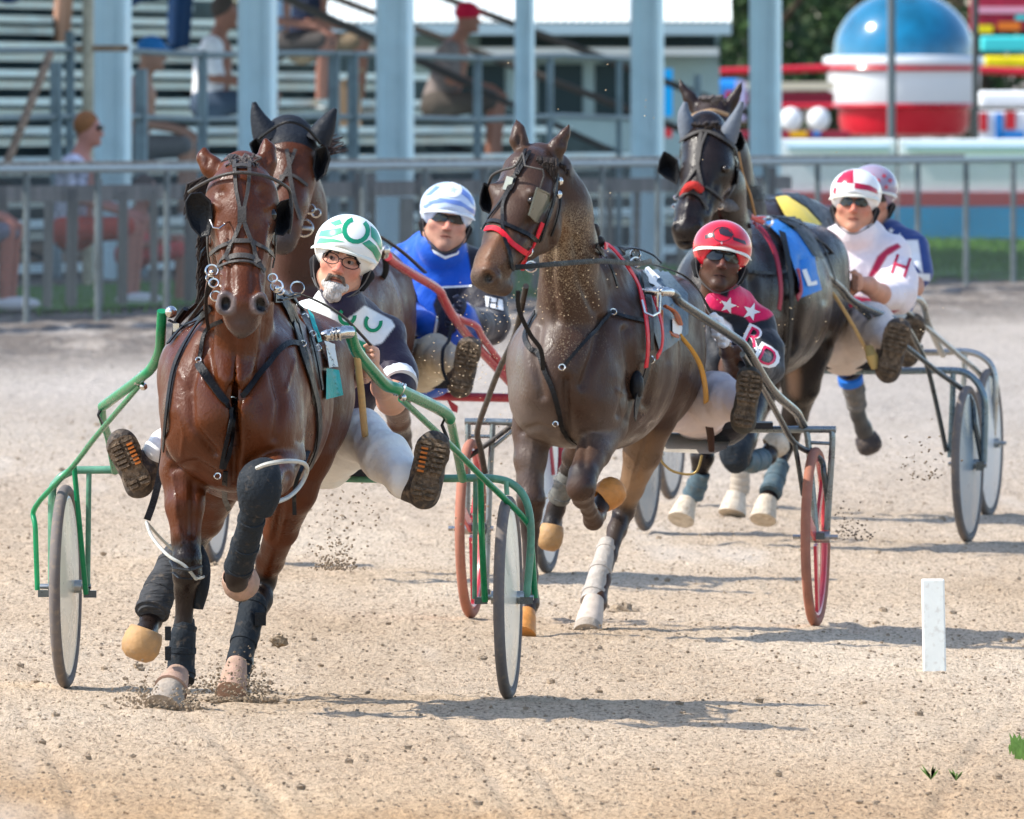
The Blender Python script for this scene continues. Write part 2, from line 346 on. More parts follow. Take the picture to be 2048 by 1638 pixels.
def ground_mat():
    m = bpy.data.materials.new('raked limestone track'); m.use_nodes = True; n = m.node_tree; p = n.nodes['Principled BSDF']; L = n.links.new
    tc = n.nodes.new('ShaderNodeTexCoord')
    def noise(scale, st, det=6, ro=.6):
        mp = n.nodes.new('ShaderNodeMapping'); mp.inputs['Scale'].default_value = st; L(tc.outputs['Object'], mp.inputs[0])
        t = n.nodes.new('ShaderNodeTexNoise'); t.inputs['Scale'].default_value = scale; t.inputs['Detail'].default_value = det; t.inputs['Roughness'].default_value = ro; L(mp.outputs[0], t.inputs[0]); return t.outputs[0]
    def ramp(s, stops):
        r = n.nodes.new('ShaderNodeValToRGB'); L(s, r.inputs[0]); e = r.color_ramp.elements
        while len(e) < len(stops): e.new(.5)
        for x, (ps, c) in zip(e, stops): x.position = ps; x.color = (*c, 1)
        return r.outputs[0]
    def mul(a, b, f=1., t='MULTIPLY'):
        x = n.nodes.new('ShaderNodeMix'); x.data_type = 'RGBA'; x.blend_type = t; x.inputs[0].default_value = f; L(a, x.inputs[6]); L(b, x.inputs[7]); return x.outputs[2]
    def mr(s, a, b, c, d):
        x = n.nodes.new('ShaderNodeMapRange'); L(s, x.inputs[0])
        for i, v in enumerate((a, b, c, d)): x.inputs[i+1].default_value = v
        return x.outputs[0]
    tone = ramp(noise(.55, (1, .12, 1), 5), [(.3, (.43, .315, .205)), (.5, (.52, .40, .28)), (.7, (.60, .49, .365))])
    # nearer the camera the surface is browner, farther back it is greyer and finer
    sx = n.nodes.new('ShaderNodeSeparateXYZ'); L(tc.outputs['Object'], sx.inputs[0]); yy = sx.outputs[1]
    near = mr(yy, 66, 76, 0, 1); far = mr(yy, 95, 140, 0, 1)
    def mixf(fac, a, b):
        x = n.nodes.new('ShaderNodeMix'); x.data_type = 'RGBA'; L(fac, x.inputs[0]); L(a, x.inputs[6]); L(b, x.inputs[7]); return x.outputs[2]
    brown = ramp(noise(.9, (1, .15, 1), 5), [(.3, (.38, .225, .105)), (.55, (.48, .32, .18)), (.75, (.58, .44, .29))])
    grey = ramp(noise(.7, (1, .1, 1), 5), [(.3, (.37, .325, .28)), (.7, (.48, .43, .38))])
    c = mixf(near, brown, tone); c = mixf(far, c, grey)
    sb = n.nodes.new('ShaderNodeMath'); sb.operation = 'MULTIPLY_ADD'; L(yy, sb.inputs[0]); sb.inputs[1].default_value = FB; sb.inputs[2].default_value = FA
    of = n.nodes.new('ShaderNodeMath'); of.operation = 'SUBTRACT'; L(sb.outputs[0], of.inputs[0]); L(sx.outputs[0], of.inputs[1])
    bank = mr(of.outputs[0], -4.9, -3.1, 0, 1); pn = mr(noise(2.2, (1, .25, 1), 6, .7), .34, .52, 0, 1); bm = n.nodes.new('ShaderNodeMath'); bm.operation = 'MULTIPLY'; L(bank, bm.inputs[0]); L(pn, bm.inputs[1])
    soil = n.nodes.new('ShaderNodeRGB'); soil.outputs[0].default_value = (.17, .145, .125, 1); c = mixf(bm.outputs[0], c, soil.outputs[0])
    gr = noise(75, (1, .13, 1), 7, .75); c = mul(c, ramp(gr, [(.36, (.30, .26, .22)), (.455, (.90, .88, .86)), (.55, (1.12, 1.12, 1.12)), (.66, (1.3, 1.3, 1.3))]), 1.)  # tiny shadows between the grains painted into the colour as dark specks
    g2 = noise(24, (1, .16, 1), 6, .7); c = mul(c, ramp(g2, [(.31, (.42, .36, .30)), (.39, (1, 1, 1)), (.7, (1.12, 1.12, 1.12))]), 1.)
    pale = mr(noise(1.1, (1, .05, 1), 3), .60, .68, 0, .35); wh = n.nodes.new('ShaderNodeRGB'); wh.outputs[0].default_value = (.66, .6, .53, 1); c = mixf(pale, c, wh.outputs[0])
    L(c, p.inputs['Base Color']); p.inputs['Roughness'].default_value = .95; p.inputs['Specular IOR Level'].default_value = .15
    ad = n.nodes.new('ShaderNodeMath'); ad.operation = 'ADD'; L(gr, ad.inputs[0]); L(g2, ad.inputs[1])
    b = n.nodes.new('ShaderNodeBump'); b.inputs['Strength'].default_value = .9; b.inputs['Distance'].default_value = .02; L(ad.outputs[0], b.inputs['Height']); L(b.outputs[0], p.inputs['Normal'])
    return m
GM = ground_mat()
v, q = ground_sheet(); gnd = link('race_track_ground', v, q, GM, loc=(0, 0, 0)); props(gnd, kind='structure')
gx = lambda x, y: zg(x)+float(relief(np.array([x]), np.array([y]))[0])
# loose clods and crumbs lying on the track: nobody could count them
def clod(mb, c, r, seed, n=7, m=5):
    R = random.Random(seed); c = Vector(c); v = []; f = []
    for i in range(m+1):
        t = math.pi*i/m
        for k in range(n):
            a = 2*math.pi*k/n+.3*i; rr = r*R.uniform(.62, 1.15); v.append(c+Vector((math.sin(t)*math.cos(a)*rr*1.1, math.sin(t)*math.sin(a)*rr*1.1, math.cos(t)*rr*.75)))
    for i in range(m):
        for k in range(n): f.append((i*n+k, (i+1)*n+k, (i+1)*n+(k+1) % n, i*n+(k+1) % n))
    mb.add(v, f)
SOIL = mat('damp clod soil', (.31, .24, .17), .95, var=.35, vs=60, bump=.6, bs=150, spec=.1)
mb = MB()
for i in range(5200):
    yy = 68+62*random.random()**1.25; hw = yy*1060/F; x = random.uniform(-hw, hw); r = random.choice((.003, .003, .004, .005, .006, .008)) if random.random() > .02 else random.uniform(.010, .020)
    clod(mb, (x, yy, gx(x, yy)+r*.3), r, i, 5, 3)
lc = mb.mesh('loose_dirt_crumbs', SOIL, smooth=False, loc=(0, 80, 0)); props(lc, 'loose brown crumbs of soil strewn over the raked track', 'dirt', kind='stuff')
for (px, py, r, lab) in ((1245, 1222, .035, 'dark clod of dirt lying on the track beside the pale booted hoof'), (558, 1282, .03, None)):
    mb = MB(); g0 = G(px, py)
    if lab: clod(mb, g0, r*1.2, 3, 12, 8); clod(mb, g0+Vector((.05, 0, -.01)), r*.8, 4, 10, 6)
    else: clod(mb, W(px, py, 79.), r, 8, 12, 8)
    o = mb.mesh('dirt_clod', SOIL, smooth=False, loc=g0 if lab else W(px, py+15, 79.)); props(o, lab or 'brown lump of dirt flying through the air behind the leading horse', 'dirt clod')
# ---------------------------------------------------------------- horses
def bounds(rig, px0, px1, py0, py1, t0, t1):
    P = [rig(x, y, t) for x in (px0, px1) for y in (py0, py1) for t in (t0, t1)]
    return [min(p[i] for p in P) for i in range(3)], [max(p[i] for p in P) for i in range(3)]
def build_body(rig, spec, root, h):
    bb = spec['bb']; f = Field(*bounds(rig, *bb), h)
    lat = tuple(rig.rt)
    for e in spec['ell']: rig.ell(f, *e[:6], k=e[6] if len(e) > 6 else .06)
    for ch in spec['chains']: rig.chain(f, ch['p'], ch.get('k', .03), flat=(lat, ch['flat']) if 'flat' in ch else None)
    for c in spec.get('cuts', []): rig.ell(f, *c[:6], k=c[6] if len(c) > 6 else .008, neg=True)
    f.noise(.0014, 24, 7, (1, 1, .6))
    V, Q = f.mesh(); Nn = normals(V, Q); P = PX(V); disp = np.zeros(len(V)); fr = np.clip(-Nn[:, 1]*2.5, 0, 1)
    for pts, wd, hh in spec.get('sculpt', []):      # muscle, bone and vein lines carved into the surface
        dm = np.full(len(P), 1e9)
        for a, b in zip(pts, pts[1:] if len(pts) > 1 else pts): dm = np.minimum(dm, segd(P, a, b)[0])
        disp += hh/rig.s*np.exp(-(dm/wd)**2)
    for _i in range(2): Nn = Nn.copy(); A4 = np.zeros_like(Nn); [np.add.at(A4, Q[:, k], Nn[Q[:, (k+1) % 4]]) for k in range(4)]; Nn = A4/(np.linalg.norm(A4, axis=1)[:, None]+1e-9)
    V = V+Nn*(disp*fr)[:, None]; col = np.tile(np.array(spec['coat']), (len(V), 1))
    # coat tones: darker points on the legs, muzzle, mane line, face sides and nostrils
    for (a, b, r, c, sft) in spec['paint']:
        d, t = segd(V, rig(*a), rig(*b)); col = lerpc(col, c, np.clip((rig.m(r)-d)/(rig.m(sft)), 0, 1))
    dm = np.zeros(len(V))
    for (a, b, r, v_, sft) in spec.get('dust', []): d, t = segd(V, rig(*a), rig(*b)); dm = np.maximum(dm, v_*np.clip((rig.m(r)-d)/rig.m(sft), 0, 1))
    o = link('body', V, Q, spec['mat'], root, True, col=np.concatenate([np.clip(col, 0, 1), dm[:, None]], 1)); return o
def blinker(rig, pts, t, root, m, name='blinker', depth=.05):
    """cupped eye shield: a curved leather plate"""
    mb = MB(); n = len(pts); cx = sum(p[0] for p in pts)/n; cy = sum(p[1] for p in pts)/n
    fr = [rig(p[0], p[1], t if len(p) < 3 else p[2]) for p in pts]; bk = [p+Vector((0, .012, 0)) for p in fr]; c = rig(cx, cy, t-depth)
    v = fr+bk+[c, c+Vector((0, .012, 0))]; f = []
    for i in range(n):
        j = (i+1) % n; f += [(i, j, 2*n), (n+j, n+i, 2*n+1), (j, i, n+i, n+j)]
    mb.add(v, f); mb.tube(fr+[fr[0]], rig.m(2.2), 5); return mb.mesh(name, m, root)
def limb(rig, name, pts, m, root, n=16, flat=1., k=4, wob=0., label=None):
    pts = crom(pts, k); mb = MB(); R = [rig.m(p[3])*(1+wob*math.sin(i*2.1)) for i, p in enumerate(pts)]; mb.tube([rig(*p[:3]) for p in pts], R, n, flat); o = mb.mesh(name, m, root, label=label)
    if name in ('shin_boot', 'tendon_boot'):
        P = [rig(*p[:3]) for p in pts]
        for u in (.22, .5, .78):
            i = max(1, min(len(P)-2, int(u*len(P)))); T = (P[i+1]-P[i-1]).normalized(); sb = MB(); sb.tube([P[i]-T*.011, P[i]-T*.009, P[i]+T*.009, P[i]+T*.011], [R[i]*.98, R[i]+.0035, R[i]+.0035, R[i]*.98], n); sb.mesh('boot_strap', m, o)
    return o
def hoofcup(rig, name, px, py, t, rx, rz, dirv, m, root, depth=.07):
    """bell boot or hoof: an open flared cup with thickness; dirv = direction of the opening"""
    ax = Vector(dirv).normalized(); u = ax.orthogonal().normalized(); v = ax.cross(u); c = rig(px, py, t); mb = MB(); n = 18; prof = [(-1, .02), (-.95, .55), (-.7, .86), (-.3, 1.), (.25, .98), (.7, .86), (.74, .80), (.3, .86), (-.3, .88), (-.55, .7)]
    vv = []; f = []
    for (h_, r_) in prof:
        for k in range(n):
            a = 2*math.pi*k/n; vv.append(c+ax*(h_*depth*.9)+(u*math.cos(a)+v*math.sin(a))*(r_*rig.m(rx)))
    for i in range(len(prof)-1):
        for k in range(n): f.append((i*n+k, i*n+(k+1) % n, (i+1)*n+(k+1) % n, (i+1)*n+k))
    f.append(tuple(range(n))); f.append(tuple((len(prof)-1)*n+k for k in range(n))[::-1]); mb.add(vv, f); return mb.mesh(name, m, root)
def eyes(rig, lst, root):
    for (px, py, t, r) in lst:
        mb = MB(); mb.ball(rig(px, py, t), rig.m(r), 14, 9); mb.mesh('eye', M['eye'], root)
X, Z = Vector((1, 0, 0)), Vector((0, 0, 1))
def rings(rig, root, name, lst, bv=None, m=None):
    for (x, y, t, r, q) in lst:
        c = rig(x, y, t) if t is not None else None
        if c is None:
            c = cast(bv, x, y, .014)
            if c is None: continue
            c = c[0]
        mb = MB(); mb.ring(c, rig.m(r), rig.m(q), (X, (Z+Vector((0, .4, 0))).normalized()), 16, 5); mb.mesh(name, m or M['steel'], root)
M = dict(
    black=mat('black harness leather', (.007, .0075, .009), .45, var=.35, vs=30, bump=.25, bs=120),
    grey=mat('worn grey strap', (.055, .05, .046), .5, var=.3, vs=40, bump=.2, bs=150),
    steel=mat('chromed fittings', (.62, .61, .58), .22, 1., var=.15, vs=30),
    red=mat('red harness webbing', (.62, .015, .03), .45, var=.15, vs=30, bump=.1),
    eye=mat('horse eye', (.012, .008, .006), .06, coat=.6),
    boot=mat('dark neoprene horse boot', (.013, .018, .024), .75, var=.3, vs=18, bump=.35, bs=60, dirt=.16),
    cupt=mat('tan rubber bell boot', (.40, .235, .105), .55, var=.25, vs=12, bump=.2, dirt=.55),
    cupp=mat('dusty pink bell boot', (.40, .26, .20), .85, var=.25, vs=25, bump=.3, bs=200, dirt=.8),
    cupo=mat('orange bell boot', (.52, .22, .06), .5, var=.2, vs=25, bump=.2, dirt=.25),
    cupw=mat('white bell boot', (.55, .47, .37), .7, var=.2, vs=25, bump=.3, dirt=.7),
    hoof=mat('dusty hoof horn', (.33, .28, .23), .8, var=.3, vs=30, bump=.3, dirt=.5),
    hob=mat('pale plastic hobble tube', (.42, .42, .38), .35, var=.2, vs=20),
    mane=mat('black mane hair', (.035, .026, .022), .55, var=.4, vs=60, bump=.7, bs=220, stretch=(1, 1, .15)),
    mlog=mat('grey brown braided mane', (.10, .085, .08), .6, var=.5, vs=60, bump=.7, bs=200),
)
M['eye'] = mat('horse eye')
def coat_mat(name, rough, dirt=0., spk=False):
    m = mat(name, None, rough+.02, attr=True, var=.18, vs=8, bump=.16, bs=130, dirt=0., coat=0., spec=.26, stretch=(1, 1, .6), rv=.22)
    n = m.node_tree; p = n.nodes['Principled BSDF']; L = n.links.new
    if dirt:
        src = p.inputs['Base Color'].links[0].from_socket; tc = n.nodes.new('ShaderNodeTexCoord')
        t = n.nodes.new('ShaderNodeTexNoise'); t.inputs['Scale'].default_value = 190; t.inputs['Detail'].default_value = 3; L(tc.outputs['Object'], t.inputs[0])
        t2 = n.nodes.new('ShaderNodeTexNoise'); t2.inputs['Scale'].default_value = 2.6; t2.inputs['Detail'].default_value = 4; L(tc.outputs['Object'], t2.inputs[0])
        ad = n.nodes.new('ShaderNodeMath'); ad.operation = 'MULTIPLY_ADD'; L(t2.outputs[0], ad.inputs[0]); ad.inputs[1].default_value = .9; L(t.outputs[0], ad.inputs[2])
        r = n.nodes.new('ShaderNodeMapRange'); L(ad.outputs[0], r.inputs[0]); r.inputs[1].default_value = 1.02; r.inputs[2].default_value = 1.16; r.inputs[4].default_value = dirt
        at = [q for q in n.nodes if q.type == 'ATTRIBUTE'][0]; mu = n.nodes.new('ShaderNodeMath'); mu.operation = 'MULTIPLY'; L(r.outputs[0], mu.inputs[0]); L(at.outputs['Alpha'], mu.inputs[1])
        mx = n.nodes.new('ShaderNodeMix'); mx.data_type = 'RGBA'; L(mu.outputs[0], mx.inputs[0]); L(src, mx.inputs[6]); mx.inputs[7].default_value = (.42, .33, .22, 1); L(mx.outputs[2], p.inputs['Base Color'])
    return m
# ---- A: the leading bay
A = Rig(572, 79.3, 5.5)
hA = thing('horse', 'glossy bay horse leading the race in front of the green sulky, one foreleg raised', 'horse', A.o+A.fw*1.4, 'pacing horses of the race')
BAY, BLK = (.084, .0215, .0055), (.016, .010, .008)
specA = dict(bb=(235, 745, 270, 1430, .1, 3.15), coat=BAY, mat=coat_mat('sweating bay coat', .36),
  ell=[(492, 800, 1.5, 168, .62, 200), (545, 790, .85, 160, .46, 185), (468, 800, 2.0, 142, .36, 180),
       (640, 700, .78, 68, .3, 62), (450, 700, .78, 70, .3, 66), (398, 850, 2.16, 68, .16, 92, .05), (532, 860, 2.14, 70, .16, 92, .05),
       (378, 745, 1.95, 56, .24, 78, .05), (562, 740, 1.92, 55, .24, 84, .05), (466, 905, 2.16, 60, .15, 75, .05), (520, 610, 1.75, 66, .3, 45, .08)],
  chains=[dict(p=[(470, 735, 2.05, 100), (478, 600, 2.22, 88), (482, 470, 2.35, 82), (484, 385, 2.42, 70)], flat=.66, k=.06),
    dict(p=[(484, 348, 2.56, 46), (484, 395, 2.66, 66), (484, 440, 2.70, 63), (484, 505, 2.77, 47), (485, 560, 2.84, 40), (485, 605, 2.88, 39), (485, 632, 2.86, 36)], k=.03),
    dict(p=[(450, 420, 2.55, 30), (455, 480, 2.55, 34), (465, 540, 2.68, 22)], k=.03), dict(p=[(518, 420, 2.55, 30), (513, 480, 2.55, 34), (503, 540, 2.68, 22)], k=.03),
    dict(p=[(424, 412, 2.66, 13), (436, 400, 2.70, 15)], k=.02), dict(p=[(544, 412, 2.66, 13), (532, 400, 2.70, 15)], k=.02),
    dict(p=[(450, 596, 2.93, 15), (450, 612, 2.93, 19)], k=.015), dict(p=[(520, 598, 2.93, 15), (521, 612, 2.93, 19)], k=.015),
    dict(p=[(484, 640, 2.88, 30), (483, 657, 2.84, 20)], k=.02),
    dict(p=[(442, 352, 2.53, 21), (422, 333, 2.52, 21), (408, 315, 2.51, 15), (408, 298, 2.51, 5)], k=.012), dict(p=[(524, 350, 2.53, 22), (532, 324, 2.52, 20), (535, 300, 2.51, 15), (531, 280, 2.51, 5)], k=.012),
    # forelegs
    dict(p=[(385, 850, 1.98, 62), (370, 940, 2.0, 48), (369, 1010, 2.04, 37), (372, 1080, 2.06, 27), (374, 1120, 2.08, 27), (374, 1150, 2.08, 27), (370, 1180, 2.05, 20), (367, 1250, 2.03, 17), (363, 1315, 2.02, 19), (358, 1350, 2.04, 22), (348, 1380, 2.08, 20), (338, 1402, 2.12, 25)], k=.02),
    dict(p=[(548, 850, 1.98, 62), (560, 915, 2.1, 47), (548, 950, 2.3, 38), (524, 978, 2.48, 31), (512, 1010, 2.46, 24), (500, 1060, 2.38, 18), (486, 1120, 2.26, 18), (478, 1145, 2.22, 21), (478, 1165, 2.12, 20), (482, 1180, 2.05, 24)], k=.02),
    # hind legs
    dict(p=[(622, 790, .82, 82), (600, 900, .98, 66), (586, 980, .98, 47), (562, 1060, .84, 33), (541, 1120, .68, 25), (528, 1160, .6, 23), (522, 1200, .66, 20), (500, 1270, .78, 17), (485, 1332, .88, 19), (478, 1362, .93, 17), (470, 1388, .98, 24)], k=.025),
    dict(p=[(452, 850, .8, 80), (440, 950, .8, 55), (412, 1040, .6, 33), (385, 1085, .48, 26), (348, 1125, .58, 20), (312, 1210, .7, 18), (302, 1240, .75, 20), (294, 1262, .82, 19), (286, 1285, .9, 25)], k=.025)],
  sculpt=[([(468, 775), (470, 860), (468, 975)], 9, -15), ([(412, 850)], 42, 12), ([(522, 858)], 42, 11), ([(402, 690), (380, 780), (390, 850), (430, 905)], 9, -9), ([(545, 650), (545, 735), (562, 805), (548, 875)], 9, -9),
    ([(348, 935), (392, 926), (440, 958)], 8, -8), ([(386, 965), (384, 1070)], 6, -6), ([(352, 1000), (356, 1070)], 10, 4), ([(404, 990), (396, 1060)], 9, 4), ([(600, 690), (613, 780), (600, 880)], 9, -8), ([(655, 700), (662, 800), (640, 890)], 12, -8), ([(350, 720), (345, 820)], 18, 6),
    ([(414, 625), (412, 700), (425, 760), (462, 800)], 11, -15), ([(538, 620), (532, 700), (515, 760), (474, 800)], 11, -13), ([(477, 690), (474, 760)], 13, 7), ([(436, 452), (445, 500), (452, 532)], 6, 5), ([(534, 452), (524, 500), (517, 532)], 6, 5), ([(444, 384)], 11, -7), ([(524, 384)], 11, -7),
    ([(458, 460), (463, 585)], 6, -4), ([(511, 460), (506, 585)], 6, -4), ([(484, 360), (484, 420)], 24, 4), ([(428, 408), (438, 414)], 7, 6), ([(541, 408), (531, 414)], 7, 6), ([(448, 500), (455, 545), (450, 580)], 2.6, 3), ([(522, 500), (515, 548), (520, 582)], 2.6, 3),
    ([(346, 950), (354, 1020), (364, 1090)], 2.8, 3.2), ([(358, 815), (370, 868), (362, 915)], 2.6, 3), ([(380, 790), (360, 740)], 2.6, 2.6), ([(576, 950), (556, 1040), (548, 1080)], 6, -6), ([(640, 800), (660, 850)], 3, 3), ([(330, 880), (345, 930)], 12, 5), ([(500, 925), (540, 905)], 10, -8), ([(590, 720), (572, 780)], 3, 3)],
  cuts=[(450, 607, 2.975, 14, .045, 21, .005), (520, 609, 2.975, 14, .045, 21, .005), (480, 642, 2.93, 22, .012, 2.2, .006),
        (413, 320, 2.585, 9, .045, 19, .006), (533, 312, 2.585, 10, .045, 25, .006), (470, 800, 2.34, 4, .05, 120, .02)],
  paint=[((374, 1130, 2.08), (338, 1410, 2.1), 70, BLK, 28), ((512, 1000, 2.46), (482, 1190, 2.05), 60, BLK, 26), ((532, 1150, .6), (470, 1395, .98), 48, BLK, 22), ((385, 1085, .5), (286, 1290, .9), 70, BLK, 30),
         ((485, 632, 2.9), (484, 660, 2.88), 42, (.055, .042, .04), 26), ((450, 602, 2.95), (450, 614, 2.95), 24, (.13, .10, .095), 6), ((521, 604, 2.95), (521, 616, 2.95), 24, (.13, .10, .095), 6), ((451, 602, 2.93), (451, 612, 2.93), 14, (.006, .005, .005), 5), ((520, 604, 2.93), (520, 614, 2.93), 14, (.006, .005, .005), 5), ((472, 600, 2.9), (498, 600, 2.9), 24, (.13, .06, .035), 20),
         ((424, 424, 2.68), (430, 480, 2.72), 32, (.022, .011, .008), 20), ((546, 424, 2.68), (540, 480, 2.72), 32, (.022, .011, .008), 20), ((428, 500, 2.6), (440, 560, 2.7), 22, (.03, .015, .01), 16), ((542, 500, 2.6), (528, 560, 2.7), 22, (.03, .015, .01), 16), ((405, 318, 2.55), (412, 300, 2.55), 10, (.02, .01, .01), 8), ((484, 330, 2.4), (484, 380, 2.3), 26, (.05, .02, .01), 12)])
bA = build_body(A, specA, hA, .0085); vA = bvh_of(bA)
eyes(A, [(429, 430, 2.722, 14), (541, 430, 2.722, 14)], hA)
mb = MB()
for i in range(46):
    r_ = random.Random(i); x0 = 484+r_.uniform(-26, 26); y0 = 318+r_.uniform(-10, 12); mb.tube([A(x0, y0, 2.62+r_.uniform(0, .06)), A(x0+r_.uniform(-14, 14), y0+r_.uniform(2, 14), 2.68), A(x0+r_.uniform(-22, 22), y0+r_.uniform(10, 26), 2.70)], [A.m(3.4), A.m(3), A.m(1.2)], 5)
mb.mesh('forelock', M['mlog'], hA)
mb = MB()
for i in range(90):
    r_ = random.Random(i+50); y0 = 338+r_.uniform(0, 40) if i < 50 else 440+r_.uniform(0, 120); k_ = 1 if i < 50 else .45; mb.tube([A(440, y0, 2.2), A(416+r_.uniform(-6, 4), y0+10, 2.18), A(412-34*k_*r_.uniform(.5, 1.1), y0+26+r_.uniform(0, 14), 2.2), A(410-40*k_*r_.uniform(.6, 1.1), y0+48+r_.uniform(0, 14), 2.2)], [A.m(3.5), A.m(3.5), A.m(2.4), A.m(.8)], 4)
mb.mesh('mane', M['mane'], hA)
# bridle
mb = MB()
S = lambda pts, wd, m_=None: strap('s', vA, A, pts, wd, None, None, mb=mb)
S([(470, 320), (471, 350), (474, 385), (480, 416)], 7); S([(498, 320), (497, 350), (494, 385), (488, 416)], 7)
S([(484, 415), (484, 446)], 17); S([(481, 446), (470, 480), (452, 512), (434, 541)], 8); S([(488, 446), (500, 484), (512, 515), (524, 545)], 8)
S([(424, 508), (446, 494), (470, 484)], 8); S([(470, 484), (500, 484)], 9); S([(500, 484), (524, 497), (546, 512)], 8); S([(452, 524), (470, 515), (498, 516), (518, 528)], 12); S([(440, 534), (470, 526), (500, 527), (526, 540)], 5)
S([(466, 338), (484, 334), (500, 338)], 12)
S([(420, 470), (421, 500), (425, 530)], 7); S([(547, 470), (545, 505), (540, 535)], 7)
mb.mesh('bridle', M['grey'], hA)
mb = MB(); mb.tube([A(*p) for p in crom([(378, 384, 2.6), (400, 370, 2.7), (440, 352, 2.76), (482, 345, 2.78), (530, 352, 2.76), (565, 368, 2.68), (580, 385, 2.6), (583, 430, 2.6), (578, 468, 2.6)], 6)], A.m(3.6), 7); mb.mesh('browband', M['grey'], hA)
blinker(A, [(372, 404), (382, 388), (402, 386), (420, 402), (424, 436), (418, 470), (402, 474), (384, 454), (374, 430)], 2.78, hA, M['black'])
blinker(A, [(550, 420), (562, 404), (578, 398), (583, 430), (580, 456), (566, 470), (552, 468), (547, 446)], 2.7, hA, M['black'])
rings(A, hA, 'bit_ring', ((424, 541, 2.84, 12, 2), (428, 566, 2.84, 9, 2), (553, 572, 2.84, 12, 2), (545, 556, 2.84, 9, 1.6), (594, 576, 2.4, 13, 2), (560, 582, 2.82, 7, 2), (420, 556, 2.8, 7, 2), (432, 592, 2.8, 10, 2)))
for p in ((424, 545, 2.85), (553, 577, 2.85)): mb = MB(); mb.ball(A(*p), A.m(6)); mb.mesh('bit_stud', M['steel'], hA)
mb = MB(); mb.tube([A(*p) for p in ((450, 448, 2.84), (438, 457, 2.86), (426, 455, 2.86), (420, 440, 2.84))], A.m(1.6), 5); mb.tube([A(462, 442, 2.8), A(449, 447, 2.84)], A.m(1.8), 5); mb.mesh('blinker_wire', M['steel'], hA)
mb = MB()
for p, r in (([(424, 548, 2.82), (414, 580, 2.75), (412, 620, 2.6), (417, 660, 2.45)], 4), ([(430, 560, 2.8), (408, 600, 2.5), (380, 640, 2.2)], 5), ([(553, 580, 2.8), (575, 592, 2.7), (600, 588, 2.4), (680, 628, 1.7), (750, 700, .6)], 4), ([(560, 600, 2.75), (595, 592, 2.5)], 7)): mb.tube([A(*q) for q in crom(p, 5)], A.m(r), 6, .45)
mb.mesh('rein', M['black'], hA)
# breast collar, saddle, girth
mb = MB()
S([(447, 640), (420, 655), (404, 690), (400, 722)], 8); S([(400, 728), (415, 760), (440, 795), (456, 812)], 17); S([(468, 808), (500, 775), (540, 722), (570, 690), (600, 688)], 11)
S([(462, 815), (455, 860), (444, 935)], 8); S([(466, 815), (462, 860), (456, 905), (448, 935)], 9); S([(452, 940), (450, 990), (456, 1015)], 10)
mb.mesh('breast_strap', M['black'], hA)
rings(A, hA, 'harness_ring', ((465, 809, None, 9, 2), (440, 945, None, 6, 1.6), (401, 724, None, 5, 1.5), (607, 640, None, 6, 1.5), (618, 672, None, 6, 1.5), (598, 690, None, 6, 1.5), (628, 700, None, 6, 1.5)), vA)
mb = MB()
S([(545, 592), (566, 610), (586, 650), (600, 700), (622, 770), (634, 830), (631, 890), (612, 940)], 25); S([(575, 590), (600, 620), (618, 670), (630, 720), (640, 780)], 14); S([(560, 588), (590, 640), (612, 720)], 8)
S([(425, 612), (400, 640), (365, 660), (340, 690)], 12); S([(415, 625), (372, 690), (350, 740), (338, 820), (331, 900)], 10)
mb.tube([A(412, 592, 2.0), A(385, 615, 1.9), A(352, 650, 1.85), A(345, 700, 1.85)], A.m(7), 6, .5); mb.tube([A(*q) for q in crom([(425, 600, 2.0), (395, 630, 1.95), (372, 650, 1.95), (352, 700, 1.9), (346, 735, 1.9)], 4)], A.m(6), 6, .5); mb.tube([A(*q) for q in crom([(430, 610, 2.05), (398, 648, 2.02), (366, 652, 1.98), (338, 640, 1.95)], 4)], A.m(4.5), 6, .5); mb.tube([A(372, 618, 1.92), A(355, 640, 1.9), A(350, 690, 1.9)], A.m(9), 6, .6)
mb.mesh('saddle_harness', M['black'], hA)
for (x, y, h_) in ((352, 655, 16), (350, 682, 8)): mb = MB(); mb.box(A(x, y, 2.0), A.m(12), .01, A.m(h_)); mb.mesh('buckle', M['steel'], hA)
decal('number_cloth', vA, [[(646, 738), (672, 741), (680, 790), (645, 799)], [(612, 622), (624, 636), (640, 686), (630, 688)]], mat('teal number cloth', (.03, .36, .34), .6, var=.15, vs=20, bump=.3), hA, .012)
decal('number_patch', vA, [[(640, 683), (662, 690), (668, 735), (648, 738)]], mat('white cloth patch', (.75, .76, .74), .6, var=.05), hA, .018)
# hobble straps
mb = MB(); mb.ribbon([A(*p) for p in crom([(330, 880, 1.75), (322, 940, 1.8), (308, 1000, 1.9), (294, 1040, 2.0)], 6)], [Vector((0, -1, 0))]*19, A.m(14), .006)
mb.mesh('hobble_strap', M['black'], hA)
mb = MB(); mb.tube([A(*p) for p in crom([(293, 1044, 2.0), (305, 1075, 2.15), (335, 1110, 2.28), (370, 1132, 2.3), (392, 1158, 2.28)], 6)], A.m(3.4), 7); mb.tube([A(*p) for p in crom([(293, 1044, 2.0), (320, 1075, 1.9), (350, 1102, 1.8), (385, 1120, 1.8), (408, 1150, 2.0), (392, 1158, 2.28)], 6)], A.m(3), 7)
mb.tube([A(*p) for p in crom([(514, 936, 2.62), (535, 928, 2.66), (575, 922, 2.62), (606, 926, 2.4), (614, 942, 2.3), (600, 972, 2.3), (575, 995, 2.4), (545, 1006, 2.5)], 6)], A.m(4.5), 7); mb.mesh('hobble', M['hob'], hA)
mb = MB(); mb.ribbon([A(*p) for p in crom([(618, 900, 1.6), (606, 930, 2.2), (590, 975, 2.2), (589, 1028, 2.1)], 6)], [Vector((0, -1, 0))]*19, A.m(8), .005); mb.mesh('hobble_strap', M['boot'], hA)
